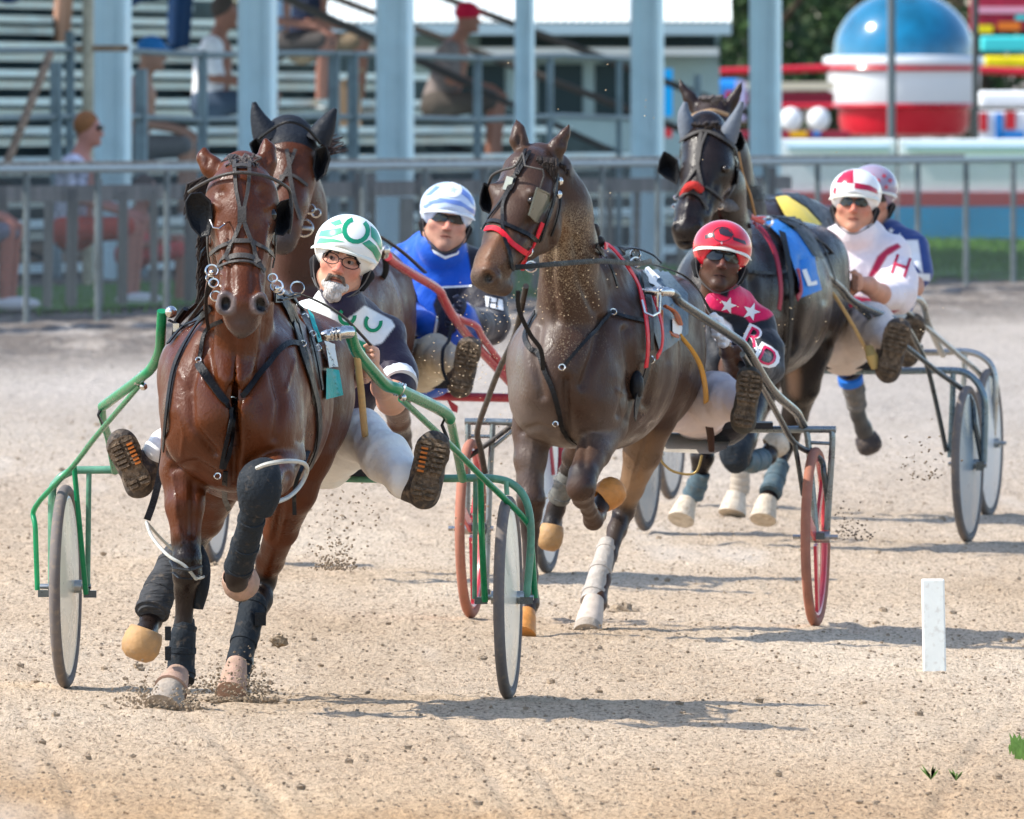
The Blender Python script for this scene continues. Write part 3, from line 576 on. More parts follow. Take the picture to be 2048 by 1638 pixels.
# leg boots
limb(A, 'knee_boot', [(530, 938, 2.42, 30), (520, 955, 2.50, 42), (518, 985, 2.50, 44), (512, 1020, 2.47, 34)], M['boot'], hA, 20, .8)
limb(A, 'shin_boot', [(505, 1015, 2.47, 24), (501, 1050, 2.42, 26), (490, 1090, 2.34, 27), (479, 1128, 2.27, 28), (477, 1138, 2.25, 25)], M['boot'], hA, 18)
hoofcup(A, 'bell_boot', 481, 1163, 2.14, 37, 36, (-.25, -.72, .62), M['cupp'], hA, .055)
limb(A, 'fetlock', [(484, 1120, 2.27, 20), (474, 1145, 2.26, 24), (474, 1165, 2.2, 22)], mat('dark leg hair', (.02, .013, .011), .5, var=.3), hA)
limb(A, 'knee_boot', [(393, 1095, 2.0, 14), (398, 1130, 2.02, 22), (398, 1175, 2.02, 20), (394, 1218, 2.02, 12)], M['boot'], hA, 16)
mb = MB(); mb.tube([A(*p) for p in ((345, 1122, 2.2), (352, 1136, 2.32), (375, 1140, 2.36), (400, 1132, 2.25))], A.m(7), 7, .5); mb.tube([A(*p) for p in ((347, 1145, 2.2), (360, 1156, 2.3), (380, 1158, 2.3), (398, 1150, 2.2))], A.m(4), 7, .5); mb.mesh('knee_boot_strap', M['black'], hA)
limb(A, 'tendon_boot', [(378, 1235, 2.02, 12), (368, 1262, 2.03, 24), (364, 1300, 2.03, 26), (362, 1340, 2.03, 27), (365, 1365, 2.05, 24)], M['boot'], hA, 18)
mb = MB()
for y in (1262, 1302): mb = MB(); mb.box(A(336, y+5, 2.12), A.m(12), .03, A.m(27)); mb.mesh('boot_tab', M['black'], hA)
limb(A, 'bell_boot', [(356, 1346, 2.06, 22), (350, 1360, 2.09, 27), (342, 1378, 2.13, 34)], M['cupp'], hA, 18)
limb(A, 'hoof', [(344, 1372, 2.12, 27), (336, 1392, 2.15, 33), (326, 1417, 2.19, 38)], M['hoof'], hA, 18)
limb(A, 'shin_boot', [(510, 1198, .72, 22), (506, 1212, .74, 27), (494, 1260, .8, 26), (482, 1305, .86, 25), (478, 1325, .9, 24), (486, 1365, .92, 14)], M['boot'], hA, 18)
mb = MB(); mb.box(A(521, 1238, .82), A.m(22), .04, A.m(26)); mb.mesh('boot_tab', M['black'], hA)
limb(A, 'bell_boot', [(474, 1325, .95, 20), (468, 1355, 1.0, 26), (462, 1385, 1.05, 30)], M['cupp'], hA, 18)
limb(A, 'shin_boot', [(352, 1105, .62, 24), (338, 1140, .68, 29), (320, 1180, .72, 33), (307, 1215, .76, 34), (303, 1230, .78, 26)], mat('wrapped grey leg bandage', (.05, .052, .056), .85, var=.35, vs=30, bump=1, bs=90, stretch=(.2, .2, 1), dirt=.3), hA, 20, wob=.03)
hoofcup(A, 'bell_boot', 284, 1285, .92, 39, 39, (.35, .1, .95), M['cupt'], hA, .068)
# ---------------------------------------------------------------- sulkies
M.update(rubber=mat('grey dusty tyre rubber', (.16, .14, .13), .8, var=.2, vs=10, dirt=.5),
    alu=mat('worn bare metal tube', (.40, .41, .40), .35, .9, var=.25, vs=25, dirt=.2),
    green=mat('green painted tube', (.004, .20, .075), .3, var=.18, vs=14, coat=.25, dirt=.04, bump=.03),
    pink=mat('dull crimson painted tube', (.42, .045, .06), .35, var=.2, vs=14, coat=.3, dirt=.15),
    dark=mat('dark steel tube', (.075, .085, .09), .3, .6, var=.25, vs=20, coat=.3, dirt=.15),
    disc=mat('cream wheel disc', (.80, .74, .60), .3, var=.06, vs=6, coat=.5, dirt=.15),
    gdisc=mat('grey blue wheel disc', (.22, .29, .34), .35, var=.15, vs=6, coat=.3, dirt=.15),
    wdisc=mat('white wheel disc', (.6, .62, .62), .35, var=.1, vs=6, coat=.3, dirt=.2),
    redw=mat('red wheel rim', (.55, .05, .07), .35, var=.15, vs=10, coat=.3, dirt=.25),
    rust=mat('rusty dusty tyre', (.36, .15, .10), .8, var=.2, vs=10, dirt=.3),
    seat=mat('black vinyl seat', (.02, .02, .024), .5, var=.2, bump=.2))
def wheel(rig, px, py, dia, m_t, m_r, root, spokes=0, t=0., rimc=None, lean=.0):
    """vertical bicycle-type wheel: tyre, rim and disc or spokes; axis along the rig's right vector"""
    c = rig(px, py, t); U = rig.fw; V = (Z+rig.rt*lean).normalized(); N = U.cross(V).normalized()
    if N.dot(rig.rt) < 0: N = -N
    R = rig.m(dia/2); mb = MB(); mb.ring(c, R-.019, .019, (U, V), 72, 10)
    wh = mb.mesh('wheel', m_t, root)
    mb = MB(); mb.ring(c, R-.044, .012, (U, V), 72, 8); mb.mesh('rim', rimc or M['alu'], wh)
    mb = MB(); n = 64
    if not spokes:
        for sg in (1, -1):
            v = [c+N*(sg*.032)]; 
            for q, o_ in ((.25, .030), (.6, .022), (1, .012)):
                for k in range(n): a = 2*math.pi*k/n; v.append(c+(U*math.cos(a)+V*math.sin(a))*((R-.045)*q)+N*(sg*o_))
            f = [(0, 1+k, 1+(k+1) % n) for k in range(n)]
            for j in (0, 1): f += [(1+j*n+k, 1+(j+1)*n+k, 1+(j+1)*n+(k+1) % n, 1+j*n+(k+1) % n) for k in range(n)]
            mb.add(v, f if sg > 0 else [x[::-1] for x in f])
        mb.mesh('wheel_disc', m_r, wh)
    else:
        for k in range(spokes):
            a = 2*math.pi*k/spokes+.3; d = U*math.cos(a)+V*math.sin(a); mb.beam(c+d*.03, c+d*(R-.04), .045, .012, N)
        mb.mesh('spoke_blades', m_r, wh)
    mb = MB(); mb.tube([c-N*.055, c+N*.055], .022, 12); mb.tube([c-N*.085, c+N*.085], .009, 8); mb.mesh('hub', M['alu'], wh)
    return wh
def tubes(rig, name, paths, m, root, k=6):
    mb = MB()
    for r, pts in paths: mb.tube([rig(*p) for p in crom(pts, k)], rig.m(r), 12)
    return mb.mesh(name, m, root)
sA = thing('sulky', 'green sulky with cream disc wheels behind the leading bay horse', 'sulky', A.o, 'racing sulkies')
tubes(A, 'shaft', [(10, [(324, 622, 1.9), (322, 660, 1.86), (319, 700, 1.75), (305, 733, 1.6), (280, 757, 1.45), (205, 813, .75)]), (8, [(204, 812, .75), (206, 840, .6), (218, 880, .35), (230, 942, .05)]), (5.5, [(280, 770, 1.4), (196, 868, .7), (146, 932, .3), (72, 1012, -.02), (71, 1060, -.02), (75, 1180, -.03)]), (5.5, [(148, 930, .12), (160, 1060, .1), (172, 1188, .05)])], M['green'], sA)
tubes(A, 'shaft', [(12, [(700, 662, 1.75), (712, 700, 1.62), (745, 742, 1.4), (772, 770, 1.25), (800, 780, 1.15), (882, 820, .7), (900, 838, .6)]), (9, [(900, 836, .6), (907, 868, .4), (925, 958, .03)]), (6.5, [(802, 798, 1.1), (890, 880, .6), (960, 950, .3), (1054, 1044, 0), (1062, 1085, -.02), (1070, 1196, -.03)]), (6.5, [(961, 950, .15), (964, 1080, .1), (970, 1203, .05)])], M['green'], sA)
tubes(A, 'axle_arch', [(8, [(104, 1188, 0), (104, 1000, 0), (112, 965, 0), (140, 944, 0), (180, 940, 0), (420, 942, 0), (700, 957, 0), (886, 957, 0), (985, 957, 0), (1030, 972, 0), (1055, 1010, 0), (1062, 1080, 0), (1052, 1205, 0)]), (5.5, [(178, 945, 0), (175, 1185, 0)]), (5, [(951, 960, 0), (949, 1198, 0)]), (5, [(1012, 962, .02), (1014, 990, .02)])], mat('chipped green and bare tube', (.10, .26, .17), .4, var=.45, vs=10, coat=.3, dirt=.3), sA)
for x, y in ((180, 1188), (962, 1201), (1053, 1201), (89, 1187)): mb = MB(); mb.box(A(x, y, .02), A.m(26), .04, A.m(14)); mb.mesh('axle_bracket', M['dark'], sA)
mb = MB(); mb.ball(A(342, 624, 1.95), A.m(12), 12, 8); mb.mesh('shaft_end', M['steel'], sA)
mb = MB(); mb.tube([A(643, 672, 1.8), A(655, 671, 1.8), (A(656, 671, 1.8)), A(690, 664, 1.78), A(702, 664, 1.76)], [A.m(8), A.m(12), A.m(11), A.m(13), A.m(12)], 14)
for x in (664, 672, 680): mb.tube([A(x, 668, 1.8), A(x+3, 668, 1.8)], A.m(13.4), 14)
mb.mesh('shaft_end', M['steel'], sA)
for (x, y) in ((281, 757), (799, 779)):
    mb = MB(); mb.ball(A(x+6, y+16, 1.15 if x > 500 else 1.45), A.m(8))
    for q in (-5, 0, 6): mb.ring(A(x+q, y+q*.3, 1.42 if x < 500 else 1.15), A.m(13), A.m(2.6), (Vector((.4, -.2, .8)).normalized(), Vector((0, 1, .2)).normalized()), 14, 5)
    mb.mesh('shaft_clamp', M['steel'], sA)
mb = MB(); mb.tube([A(*p) for p in crom([(713, 705, 1.62), (722, 780, 1.4), (728, 850, .9), (736, 918, .5)], 6)], A.m(7), 8, .6); mb.mesh('stirrup_strap', mat('pale tan strap', (.52, .38, .19), .6, var=.15), sA)
mb = MB(); mb.box(A(640, 940, .0), A.m(210), .34, A.m(22)); mb.mesh('seat', M['seat'], sA)
mb = MB(); mb.tube([A(900, 840, .6), A(892, 828, .62), A(884, 850, .62), A(896, 880, .6)], A.m(5), 7, .5); mb.mesh('tape_wrap', M['black'], sA)
mb = MB(); mb.tube([A(203, 815, .75), A(196, 830, .77), A(206, 850, .7)], A.m(5), 7, .5); mb.mesh('tape_wrap', M['black'], sA)
wheel(A, 131, 1173, 408, M['rubber'], M['disc'], sA); wheel(A, 1016, 1195, 408, M['rubber'], M['disc'], sA)

# --- B: dark steel sulky with red wheels
B = Rig(1285, 89.7, 7.5)
sB = thing('sulky', 'dark steel sulky with red spoked wheels behind the grey brown horse', 'sulky', B.o, 'racing sulkies')
tubes(B, 'shaft', [(9, [(1338, 583, 1.7), (1352, 592, 1.65), (1364, 607, 1.6), (1464, 672, 1.1), (1494, 699, .95), (1543, 778, .5), (1590, 822, .15), (1600, 838, .05), (1607, 852, 0)]), (6, [(1485, 708, 1.0), (1525, 775, .6), (1560, 838, .3), (1589, 886, .12), (1640, 918, 0), (1648, 950, 0), (1655, 1004, -.02), (1655, 1060, -.02)]), (5, [(1589, 886, .12), (1597, 930, .1), (1606, 990, .05)])], M['dark'], sB)
tubes(B, 'shaft', [(6, [(1052, 572, 1.75), (1030, 670, 1.4), (1000, 735, 1.1), (975, 800, .7), (955, 862, .3), (962, 900, .15), (970, 945, .05)]), (5, [(1025, 850, 0), (975, 888, .02), (920, 925, .02)])], mat('scuffed dark tube', (.05, .045, .042), .55, .2, var=.3, dirt=.4), sB)
tubes(B, 'axle', [(7, [(930, 843, 0), (1040, 845, 0), (1340, 857, 0), (1672, 859, 0)]), (6, [(936, 846, 0), (936, 900, 0), (934, 1060, -.02)]), (6, [(986, 848, 0), (980, 960, 0), (972, 1185, 0)]), (6.5, [(1613, 864, 0), (1618, 900, 0), (1632, 1065, 0)]), (6.5, [(1664, 862, 0), (1664, 900, 0), (1654, 1060, -.02)]), (3.5, [(938, 872, 0), (985, 873, 0)]), (3.5, [(1616, 885, 0), (1663, 887, 0)]), (4, [(1025, 862, 0), (985, 895, 0)])], mat('grey steel axle tube', (.22, .25, .26), .32, .7, var=.25, vs=20, dirt=.15), sB)
mb = MB(); mb.tube([B(1290, 582, 1.8), B(1304, 582, 1.8), B(1306, 583, 1.8), B(1335, 583, 1.76), B(1342, 585, 1.72)], [B.m(6), B.m(7), B.m(9), B.m(9), B.m(8)], 12)
for x in (1308, 1316, 1324): mb.tube([B(x, 583, 1.79), B(x+3, 583, 1.79)], B.m(10.5), 12)
mb.mesh('shaft_end', M['steel'], sB)
mb = MB(); P = [B(x, y, t) for x, y, t in ((1290, 872, .1), (1465, 874, .1), (1452, 898, .25), (1425, 908, .3), (1330, 904, .3), (1305, 890, .25))]; mb.add(P+[p+Vector((0, .3, .02)) for p in P], [(0, 1, 2, 3, 4, 5), (11, 10, 9, 8, 7, 6)]+[(i, i+6, (i+1) % 6+6, (i+1) % 6) for i in range(6)]); mb.mesh('under_seat_tray', mat('dusty canvas', (.33, .30, .26), .8, var=.2, vs=10), sB)
mb = MB(); mb.box(B(1420, 850, .1), B.m(250), .34, B.m(12)); mb.mesh('seat', M['seat'], sB)
mb = MB(); mb.tube([B(*p) for p in crom([(1336, 640, 1.6), (1358, 668, 1.45), (1385, 702, 1.3), (1402, 735, 1.15), (1411, 780, .9), (1412, 826, .6)], 5)], B.m(5.5), 8, .5); mb.mesh('stirrup_strap', mat('yellow leather strap', (.62, .33, .05), .45, var=.12), sB)
mb = MB(); mb.tube([B(1410, 826, .6), B(1416, 840, .55), B(1421, 868, .5), (B(1423, 902, .45))], [B.m(6), B.m(8), B.m(8), B.m(6)], 8, .6); mb.mesh('strap_end', mat('brown leather', (.05, .022, .015), .5, var=.2), sB)
wheel(B, 942, 1057, 360, M['rust'], M['redw'], sB, 3, rimc=M['redw']); wheel(B, 1631, 1074, 360, M['rust'], M['redw'], sB, 3, rimc=M['redw'])
for x, y in ((1640, 1072), (948, 1056), (972, 1185)): mb = MB(); mb.box(B(x, y, .02), B.m(18), .04, B.m(13)); mb.mesh('axle_bracket', M['dark'], sB)
tubes(B, 'mudguard_stay', [(2.5, [(1318, 903, .3), (1325, 925, .3), (1350, 944, .3), (1390, 946, .3), (1404, 910, .3)])], mat('brass wire', (.35, .25, .1), .4, .6), sB)
# --- C: dark sulky, third horse
C = Rig(1613, 105, 10.5)
sC = thing('sulky', 'blue grey sulky with grey disc wheels under the driver in the red and white helmet', 'sulky', C.o, 'racing sulkies')
tubes(C, 'shaft', [(8, [(1598, 509, 1.75), (1608, 510, 1.7), (1620, 519, 1.62), (1650, 548, 1.4), (1681, 576, 1.15), (1712, 606, .95), (1812, 650, .5)]), (5.5, [(1700, 600, 1.0), (1740, 636, .75), (1794, 679, .5), (1871, 740, .2), (1938, 793, 0), (1950, 850, 0), (1963, 918, -.02)]), (5, [(1812, 650, .5), (1830, 680, .3), (1858, 745, .1), (1893, 903, .02)])], M['dark'], sC)
tubes(C, 'axle_arch', [(7, [(1250, 728, 0), (1460, 735, 0), (1663, 741, 0), (1800, 742, 0), (1905, 741, 0), (1940, 751, 0), (1962, 778, 0), (1970, 815, 0), (1967, 935, -.02)]), (6, [(1906, 746, 0), (1905, 800, 0), (1900, 915, 0)]), (6, [(1256, 731, 0), (1252, 905, 0)])], mat('blue grey steel tube', (.18, .24, .27), .3, .6, var=.2, vs=18, dirt=.1), sC)
mb = MB(); mb.tube([C(1568, 511, 1.85), C(1580, 511, 1.83), C(1600, 509, 1.76)], [C.m(6), C.m(8), C.m(8)], 10); mb.mesh('shaft_end', M['steel'], sC)
mb = MB(); mb.box(C(1715, 730, .1), C.m(150), .34, C.m(14)); mb.mesh('seat', M['seat'], sC)
mb = MB(); mb.tube([C(*p) for p in crom([(1640, 560, 1.4), (1668, 590, 1.3), (1700, 640, 1.1), (1722, 680, .9), (1735, 706, .7)], 5)], C.m(5), 8, .5); mb.mesh('stirrup_strap', mat('pale tan strap'), sC)
wheel(C, 1290, 907, 312, M['rubber'], M['gdisc'], sC); wheel(C, 1935, 928, 314, M['rubber'], M['gdisc'], sC)
mb = MB(); mb.box(C(1960, 932, .02), C.m(16), .04, C.m(18)); mb.mesh('axle_bracket', M['dark'], sC)
# --- D: farthest sulky
D = Rig(1659, 110.8, 10.5)
sD = thing('sulky', 'silver tube sulky farthest right, mostly hidden behind the one with grey disc wheels', 'sulky', D.o, 'racing sulkies')
tubes(D, 'shaft', [(6.5, [(1700, 480, 1.75), (1770, 560, 1.2), (1816, 594, .95), (1836, 598, .85), (1848, 612, .75), (1858, 650, .6), (1886, 710, .1)]), (5.5, [(1770, 590, 1.1), (1803, 614, .9), (1916, 709, .3), (1962, 752, 0), (1970, 790, 0), (1976, 850, -.02)])], M['alu'], sD)
tubes(D, 'axle_arch', [(6.5, [(1330, 684, 0), (1600, 697, 0), (1846, 705, 0), (1930, 703, 0), (1968, 716, 0), (1987, 742, 0), (1991, 790, 0), (1985, 885, -.02)]), (5.5, [(1930, 706, 0), (1926, 800, 0)])], M['alu'], sD)
mb = MB(); mb.box(D(1780, 696, .1), D.m(130), .34, D.m(12)); mb.mesh('seat', M['seat'], sD)
wheel(D, 1340, 852, 296, M['rubber'], M['wdisc'], sD); wheel(D, 1976, 886, 298, M['rubber'], M['wdisc'], sD)
# --- E: crimson sulky
E = Rig(762, 97.2, 9)
sE = thing('sulky', 'crimson tube sulky with pale disc wheels under the driver in blue', 'sulky', E.o, 'racing sulkies')
tubes(E, 'shaft', [(9, [(776, 513, 1.7), (790, 526, 1.6), (822, 546, 1.45), (874, 577, 1.15), (888, 600, 1.05), (906, 632, .9), (942, 680, .6), (990, 732, .3), (1036, 782, .05)]), (7, [(900, 626, .92), (925, 640, .8), (952, 652, .7), (966, 676, .55), (1000, 722, .3), (1040, 765, .1)]), (3, [(935, 722, .4), (962, 690, .5)])], M['pink'], sE)
tubes(E, 'axle_arch', [(9, [(500, 777, 0), (700, 783, 0), (900, 793, 0), (1060, 798, 0), (1095, 815, 0), (1120, 850, 0), (1125, 900, 0), (1120, 985, 0)]), (6, [(1092, 830, 0), (1098, 880, .05), (1105, 950, .05)]), (6, [(500, 777, 0), (440, 784, 0), (410, 830, 0), (405, 975, 0)])], M['pink'], sE)
mb = MB(); P = [E(x, y, t) for x, y, t in ((892, 796, .2), (916, 812, .2), (915, 826, .2), (904, 822, .2))]; mb.add(P+[p+Vector((0, .03, 0)) for p in P], [(0, 1, 2, 3), (7, 6, 5, 4)]+[(i, i+4, (i+1) % 4+4, (i+1) % 4) for i in range(4)]); mb.mesh('foot_plate', M['pink'], sE)
mb = MB(); mb.box(E(860, 768, .1), E.m(130), .34, E.m(16)); mb.mesh('seat', M['seat'], sE)
mb = MB(); mb.tube([E(768, 510, 1.75), E(772, 498, 1.78)], [E.m(10), E.m(8)], 10); mb.ball(E(771, 500, 1.78), E.m(10)); mb.mesh('shaft_end', M['steel'], sE)
wheel(E, 427, 966, 324, M['rubber'], M['wdisc'], sE); wheel(E, 1094, 985, 324, M['rubber'], M['wdisc'], sE)
# ---------------------------------------------------------------- B: grey brown horse in red harness
hB = thing('horse', 'mud spattered grey brown horse in red harness with its head turned aside', 'horse', B.o+B.fw*1.4, 'pacing horses of the race')
BRN, GB = (.052, .026, .016), (.125, .095, .080)
specB = dict(dust=[((1130, 500, 2.4), (1110, 700, 2.4), 110, 1., 40), ((1140, 700, 2.2), (1140, 860, 2.2), 130, .45, 60), ((990, 540, 2.9), (960, 550, 2.9), 60, .25, 30), ((1330, 700, .9), (1300, 760, .9), 60, .3, 60)], bb=(900, 1470, 215, 1290, .1, 3.1), coat=BRN, mat=coat_mat('dusty dark bay coat', .42, dirt=.55),
  ell=[(1205, 712, 1.5, 150, .62, 188), (1274, 708, .85, 134, .46, 168), (1140, 745, 2.0, 120, .36, 148), (1344, 622, .8, 62, .3, 66), (1215, 600, .8, 60, .3, 62),
       (1080, 800, 2.12, 56, .16, 70, .05), (1190, 805, 2.12, 60, .16, 74, .05), (1070, 725, 1.95, 46, .24, 70, .05), (1230, 690, 1.9, 60, .26, 92, .05), (1195, 560, 1.8, 56, .34, 66, .08)],
  chains=[dict(p=[(1138, 690, 2.02, 88), (1142, 590, 2.16, 74), (1138, 500, 2.26, 66), (1130, 420, 2.36, 60), (1112, 350, 2.44, 44)], flat=.8, k=.05),
    dict(p=[(1078, 322, 2.5, 36), (1060, 352, 2.56, 52), (1050, 400, 2.62, 60), (1036, 440, 2.70, 52), (1012, 485, 2.80, 42), (988, 525, 2.88, 35), (968, 552, 2.92, 27)], k=.03),
    dict(p=[(1084, 420, 2.5, 42), (1072, 458, 2.55, 46), (1040, 500, 2.7, 30)], k=.03), dict(p=[(985, 565, 2.9, 24), (1005, 572, 2.86, 20)], k=.02),
    dict(p=[(988, 378, 2.66, 12), (996, 392, 2.68, 14)], k=.02), dict(p=[(1062, 386, 2.74, 14), (1072, 402, 2.70, 14)], k=.02), dict(p=[(975, 545, 2.96, 17), (986, 556, 2.95, 16)], k=.015),
    dict(p=[(1046, 306, 2.52, 15), (1037, 280, 2.52, 17), (1037, 260, 2.51, 12), (1034, 242, 2.5, 3.5)], k=.012), dict(p=[(1104, 316, 2.5, 18), (1116, 292, 2.5, 17), (1130, 268, 2.49, 10), (1140, 248, 2.49, 3)], k=.012),
    dict(p=[(1078, 790, 1.98, 52), (1066, 860, 2.0, 40), (1060, 920, 2.04, 31), (1060, 965, 2.06, 25), (1062, 1000, 2.08, 27), (1060, 1030, 2.06, 22), (1060, 1060, 2.03, 16), (1060, 1150, 2.02, 14), (1058, 1205, 2.03, 19), (1052, 1235, 2.07, 16), (1047, 1262, 2.12, 22)], k=.02),
    dict(p=[(1215, 790, 1.98, 55), (1212, 850, 2.06, 42), (1188, 905, 2.22, 33), (1166, 950, 2.38, 27), (1162, 975, 2.42, 27), (1166, 996, 2.36, 20), (1178, 1018, 2.24, 15), (1186, 1040, 2.12, 18), (1196, 1030, 2.02, 15), (1204, 1008, 1.96, 16), (1214, 990, 1.93, 18)], k=.018),
    dict(p=[(1328, 690, .82, 78), (1325, 760, .9, 60), (1303, 830, .95, 50), (1285, 905, .88, 37), (1262, 975, .76, 24), (1248, 1020, .68, 21), (1234, 1060, .74, 18), (1218, 1110, .85, 15), (1204, 1160, .98, 16), (1194, 1205, 1.08, 18), (1184, 1232, 1.14, 16), (1174, 1255, 1.2, 22)], k=.022),
    dict(p=[(1215, 800, .8, 62), (1170, 880, .7, 34), (1150, 912, .6, 24), (1138, 945, .48, 20), (1122, 985, .45, 15), (1112, 1018, .42, 17), (1104, 1040, .42, 15), (1100, 1062, .45, 20)], k=.02)],
  sculpt=[([(1132, 760), (1134, 870)], 8, -12), ([(1082, 800)], 34, 9), ([(1186, 806)], 36, 10), ([(1080, 650), (1070, 720), (1088, 790)], 8, -8), ([(1204, 640), (1190, 705), (1165, 770)], 9, -10), ([(1045, 862), (1080, 852), (1112, 866)], 7, -7), ([(1250, 660), (1264, 740), (1240, 830)], 9, -9), ([(1322, 600), (1318, 700), (1292, 810)], 10, -9),
    ([(1104, 470), (1100, 560), (1112, 640)], 9, -8), ([(1150, 480), (1160, 560), (1190, 620)], 9, -7), ([(1170, 865), (1168, 930)], 6, -6), ([(1064, 440), (1030, 492)], 7, -5), ([(1304, 850), (1274, 960)], 6, -6), ([(1042, 468), (1020, 505), (1000, 532)], 2.5, 2.6), ([(1196, 838), (1180, 892)], 2.5, 2.8), ([(1292, 860), (1268, 940), (1256, 990)], 2.8, 3), ([(1230, 780), (1290, 800)], 2.8, 3), ([(1066, 880), (1056, 950)], 2.5, 2.6),
    ([(1030, 370)], 16, -5), ([(1064, 386), (1078, 392)], 6, 5), ([(1080, 470), (1096, 440)], 16, 5), ([(1000, 470), (975, 520)], 8, 4), ([(1310, 660)], 40, 7), ([(1350, 640), (1340, 720)], 8, -6), ([(1215, 660), (1225, 750)], 20, 5), ([(1055, 700), (1060, 790)], 16, 5)],
  cuts=[(975, 556, 2.995, 12, .04, 13, .005), (1036, 277, 2.575, 6, .04, 18, .006), (1123, 284, 2.55, 4, .04, 13, .006), (995, 584, 2.95, 22, .02, 2, .005)],
  paint=[((1108, 330, 2.5), (1150, 400, 2.4), 26, (.02, .014, .012), 12), ((1000, 470, 2.9), (972, 530, 2.95), 34, (.14, .062, .03), 24), ((1080, 700, 2.2), (1075, 920, 2.2), 95, GB, 60), ((1230, 700, 1.9), (1300, 760, 1.2), 60, GB, 50), ((1200, 860, 2.2), (1170, 800, 2.2), 60, GB, 60), ((1310, 640, .9), (1330, 780, .9), 60, GB, 50), ((1300, 850, .95), (1260, 1000, .8), 50, (.25, .15, .085), 30),
         ((1162, 960, 2.4), (1214, 990, 1.9), 44, (.02, .016, .016), 20), ((1050, 1000, 2.07), (1050, 1250, 2.05), 40, (.03, .022, .02), 30), ((1248, 1030, .7), (1180, 1250, 1.1), 34, (.04, .03, .025), 22),
         ((965, 560, 2.95), (1000, 570, 2.9), 30, (.05, .035, .03), 24), ((976, 555, 2.95), (977, 558, 2.95), 12, (.006, .005, .005), 4), ((1150, 912, .6), (1100, 1060, .45), 40, (.02, .017, .017), 20), ((1040, 440, 2.9), (1000, 500, 2.95), 26, (.13, .065, .035), 26), ((1120, 450, 2.5), (1150, 560, 2.4), 26, (.17, .085, .04), 22), ((1068, 400, 2.72), (1068, 404, 2.72), 16, (.03, .018, .014), 8)])
bB = build_body(B, specB, hB, .0095); vB = bvh_of(bB)
eyes(B, [(1064, 402, 2.775, 9)], hB)
def hairs(rig, n, x, y, dx, dy, t, r, m, root, name='forelock', seed=0):
    mb = MB()
    for i in range(n):
        r_ = random.Random(i+seed); u = r_.random(); x0 = x[0]+(x[1]-x[0])*u+r_.uniform(-4, 4); y0 = y[0]+(y[1]-y[0])*u+r_.uniform(-4, 4); a, b = dx*r_.uniform(.5, 1.3), dy*r_.uniform(.5, 1.3)
        mb.tube([rig(x0, y0, t), rig(x0+a*.5+r_.uniform(-3, 3), y0+b*.4, t+.02), rig(x0+a+r_.uniform(-4, 4), y0+b, t+.01)], [rig.m(r), rig.m(r*.9), rig.m(r*.3)], 5)
    return mb.mesh(name, m, root)
hairs(B, 90, (1046, 1112), (314, 322), -2, 32, 2.62, 4.2, M['mane'], hB)
mb = MB()
for i in range(26): r_ = random.Random(i); u = i/26; x, y = 1120+u*75+6*math.sin(u*40), 325+u*165; mb.ball(B(x+2, y, 2.46-.3*u), (B.m(12), B.m(16), B.m(12)), 8, 5)
for i in range(70): r_ = random.Random(i+9); u = r_.random(); x, y = 1118+u*76, 322+u*165; mb.tube([B(x, y, 2.5-.3*u), B(x+r_.uniform(2, 12), y+r_.uniform(2, 14), 2.52-.3*u), B(x+r_.uniform(4, 18), y+r_.uniform(14, 34), 2.5-.3*u)], [B.m(4), B.m(3.4), B.m(1)], 4)
mb.mesh('braided_mane', M['mane'], hB)
def strapset(name, bv, rig, root, m, lst, **k):
    mb = MB()
    for pts, wd in lst: strap('s', bv, rig, pts, wd, None, None, mb=mb, **k)
    return mb.mesh(name, m, root)
strapset('bridle', vB, B, hB, M['black'], [([(1052, 302), (1040, 330), (1030, 355)], 6), ([(1060, 305), (1050, 325), (1036, 352)], 6), ([(1030, 355), (1018, 385)], 12), ([(1016, 385), (1000, 410), (978, 440), (966, 460)], 6), ([(1018, 385), (1008, 410), (1006, 440), (1006, 470), (1016, 505)], 7),
   ([(972, 448), (990, 444), (1020, 455), (1052, 470), (1072, 480)], 9), ([(1112, 350), (1104, 400), (1092, 440), (1078, 480)], 7), ([(1118, 380), (1115, 420), (1100, 470)], 5), ([(1016, 505), (1020, 530), (1024, 538)], 8)])
rB = strapset('noseband', vB, B, hB, M['red'], [([(974, 460), (990, 459), (1006, 470), (1022, 488), (1040, 500), (1050, 505)], 11), ([(1082, 446), (1072, 470), (1062, 492), (1052, 506), (1046, 520), (1044, 540)], 9)])
mb = MB(); mb.box(cast(vB, 1018, 371, .012)[0], B.m(14), .008, B.m(27), (Vector((.95, -.1, -.3)), Vector((.1, 1, 0)), Vector((.3, 0, .95)))); mb.mesh('buckle', M['steel'], hB)
mb = MB(); mb.tube([B(*p) for p in crom([(975, 378, 2.62), (984, 352, 2.68), (1005, 340, 2.72), (1030, 332, 2.74), (1046, 306, 2.74)], 6)], B.m(3), 6); mb.tube([B(*p) for p in ((1046, 306, 2.74), (1050, 332, 2.8), (1086, 340, 2.82), (1088, 352, 2.82), (1080, 378, 2.82))], B.m(2.2), 6); mb.mesh('browband', M['grey'], hB)
blinker(B, [(968, 366), (978, 372), (984, 384), (986, 412), (982, 428), (966, 420), (960, 408), (962, 388)], 2.66, hB, M['black'])
blinker(B, [(1074, 376, 2.84), (1098, 388, 2.72), (1100, 405, 2.7), (1078, 445, 2.76), (1070, 442, 2.8), (1058, 430, 2.86)], 2.8, hB, mat('olive leather', (.10, .10, .07), .35, var=.2, coat=.4), depth=.02)
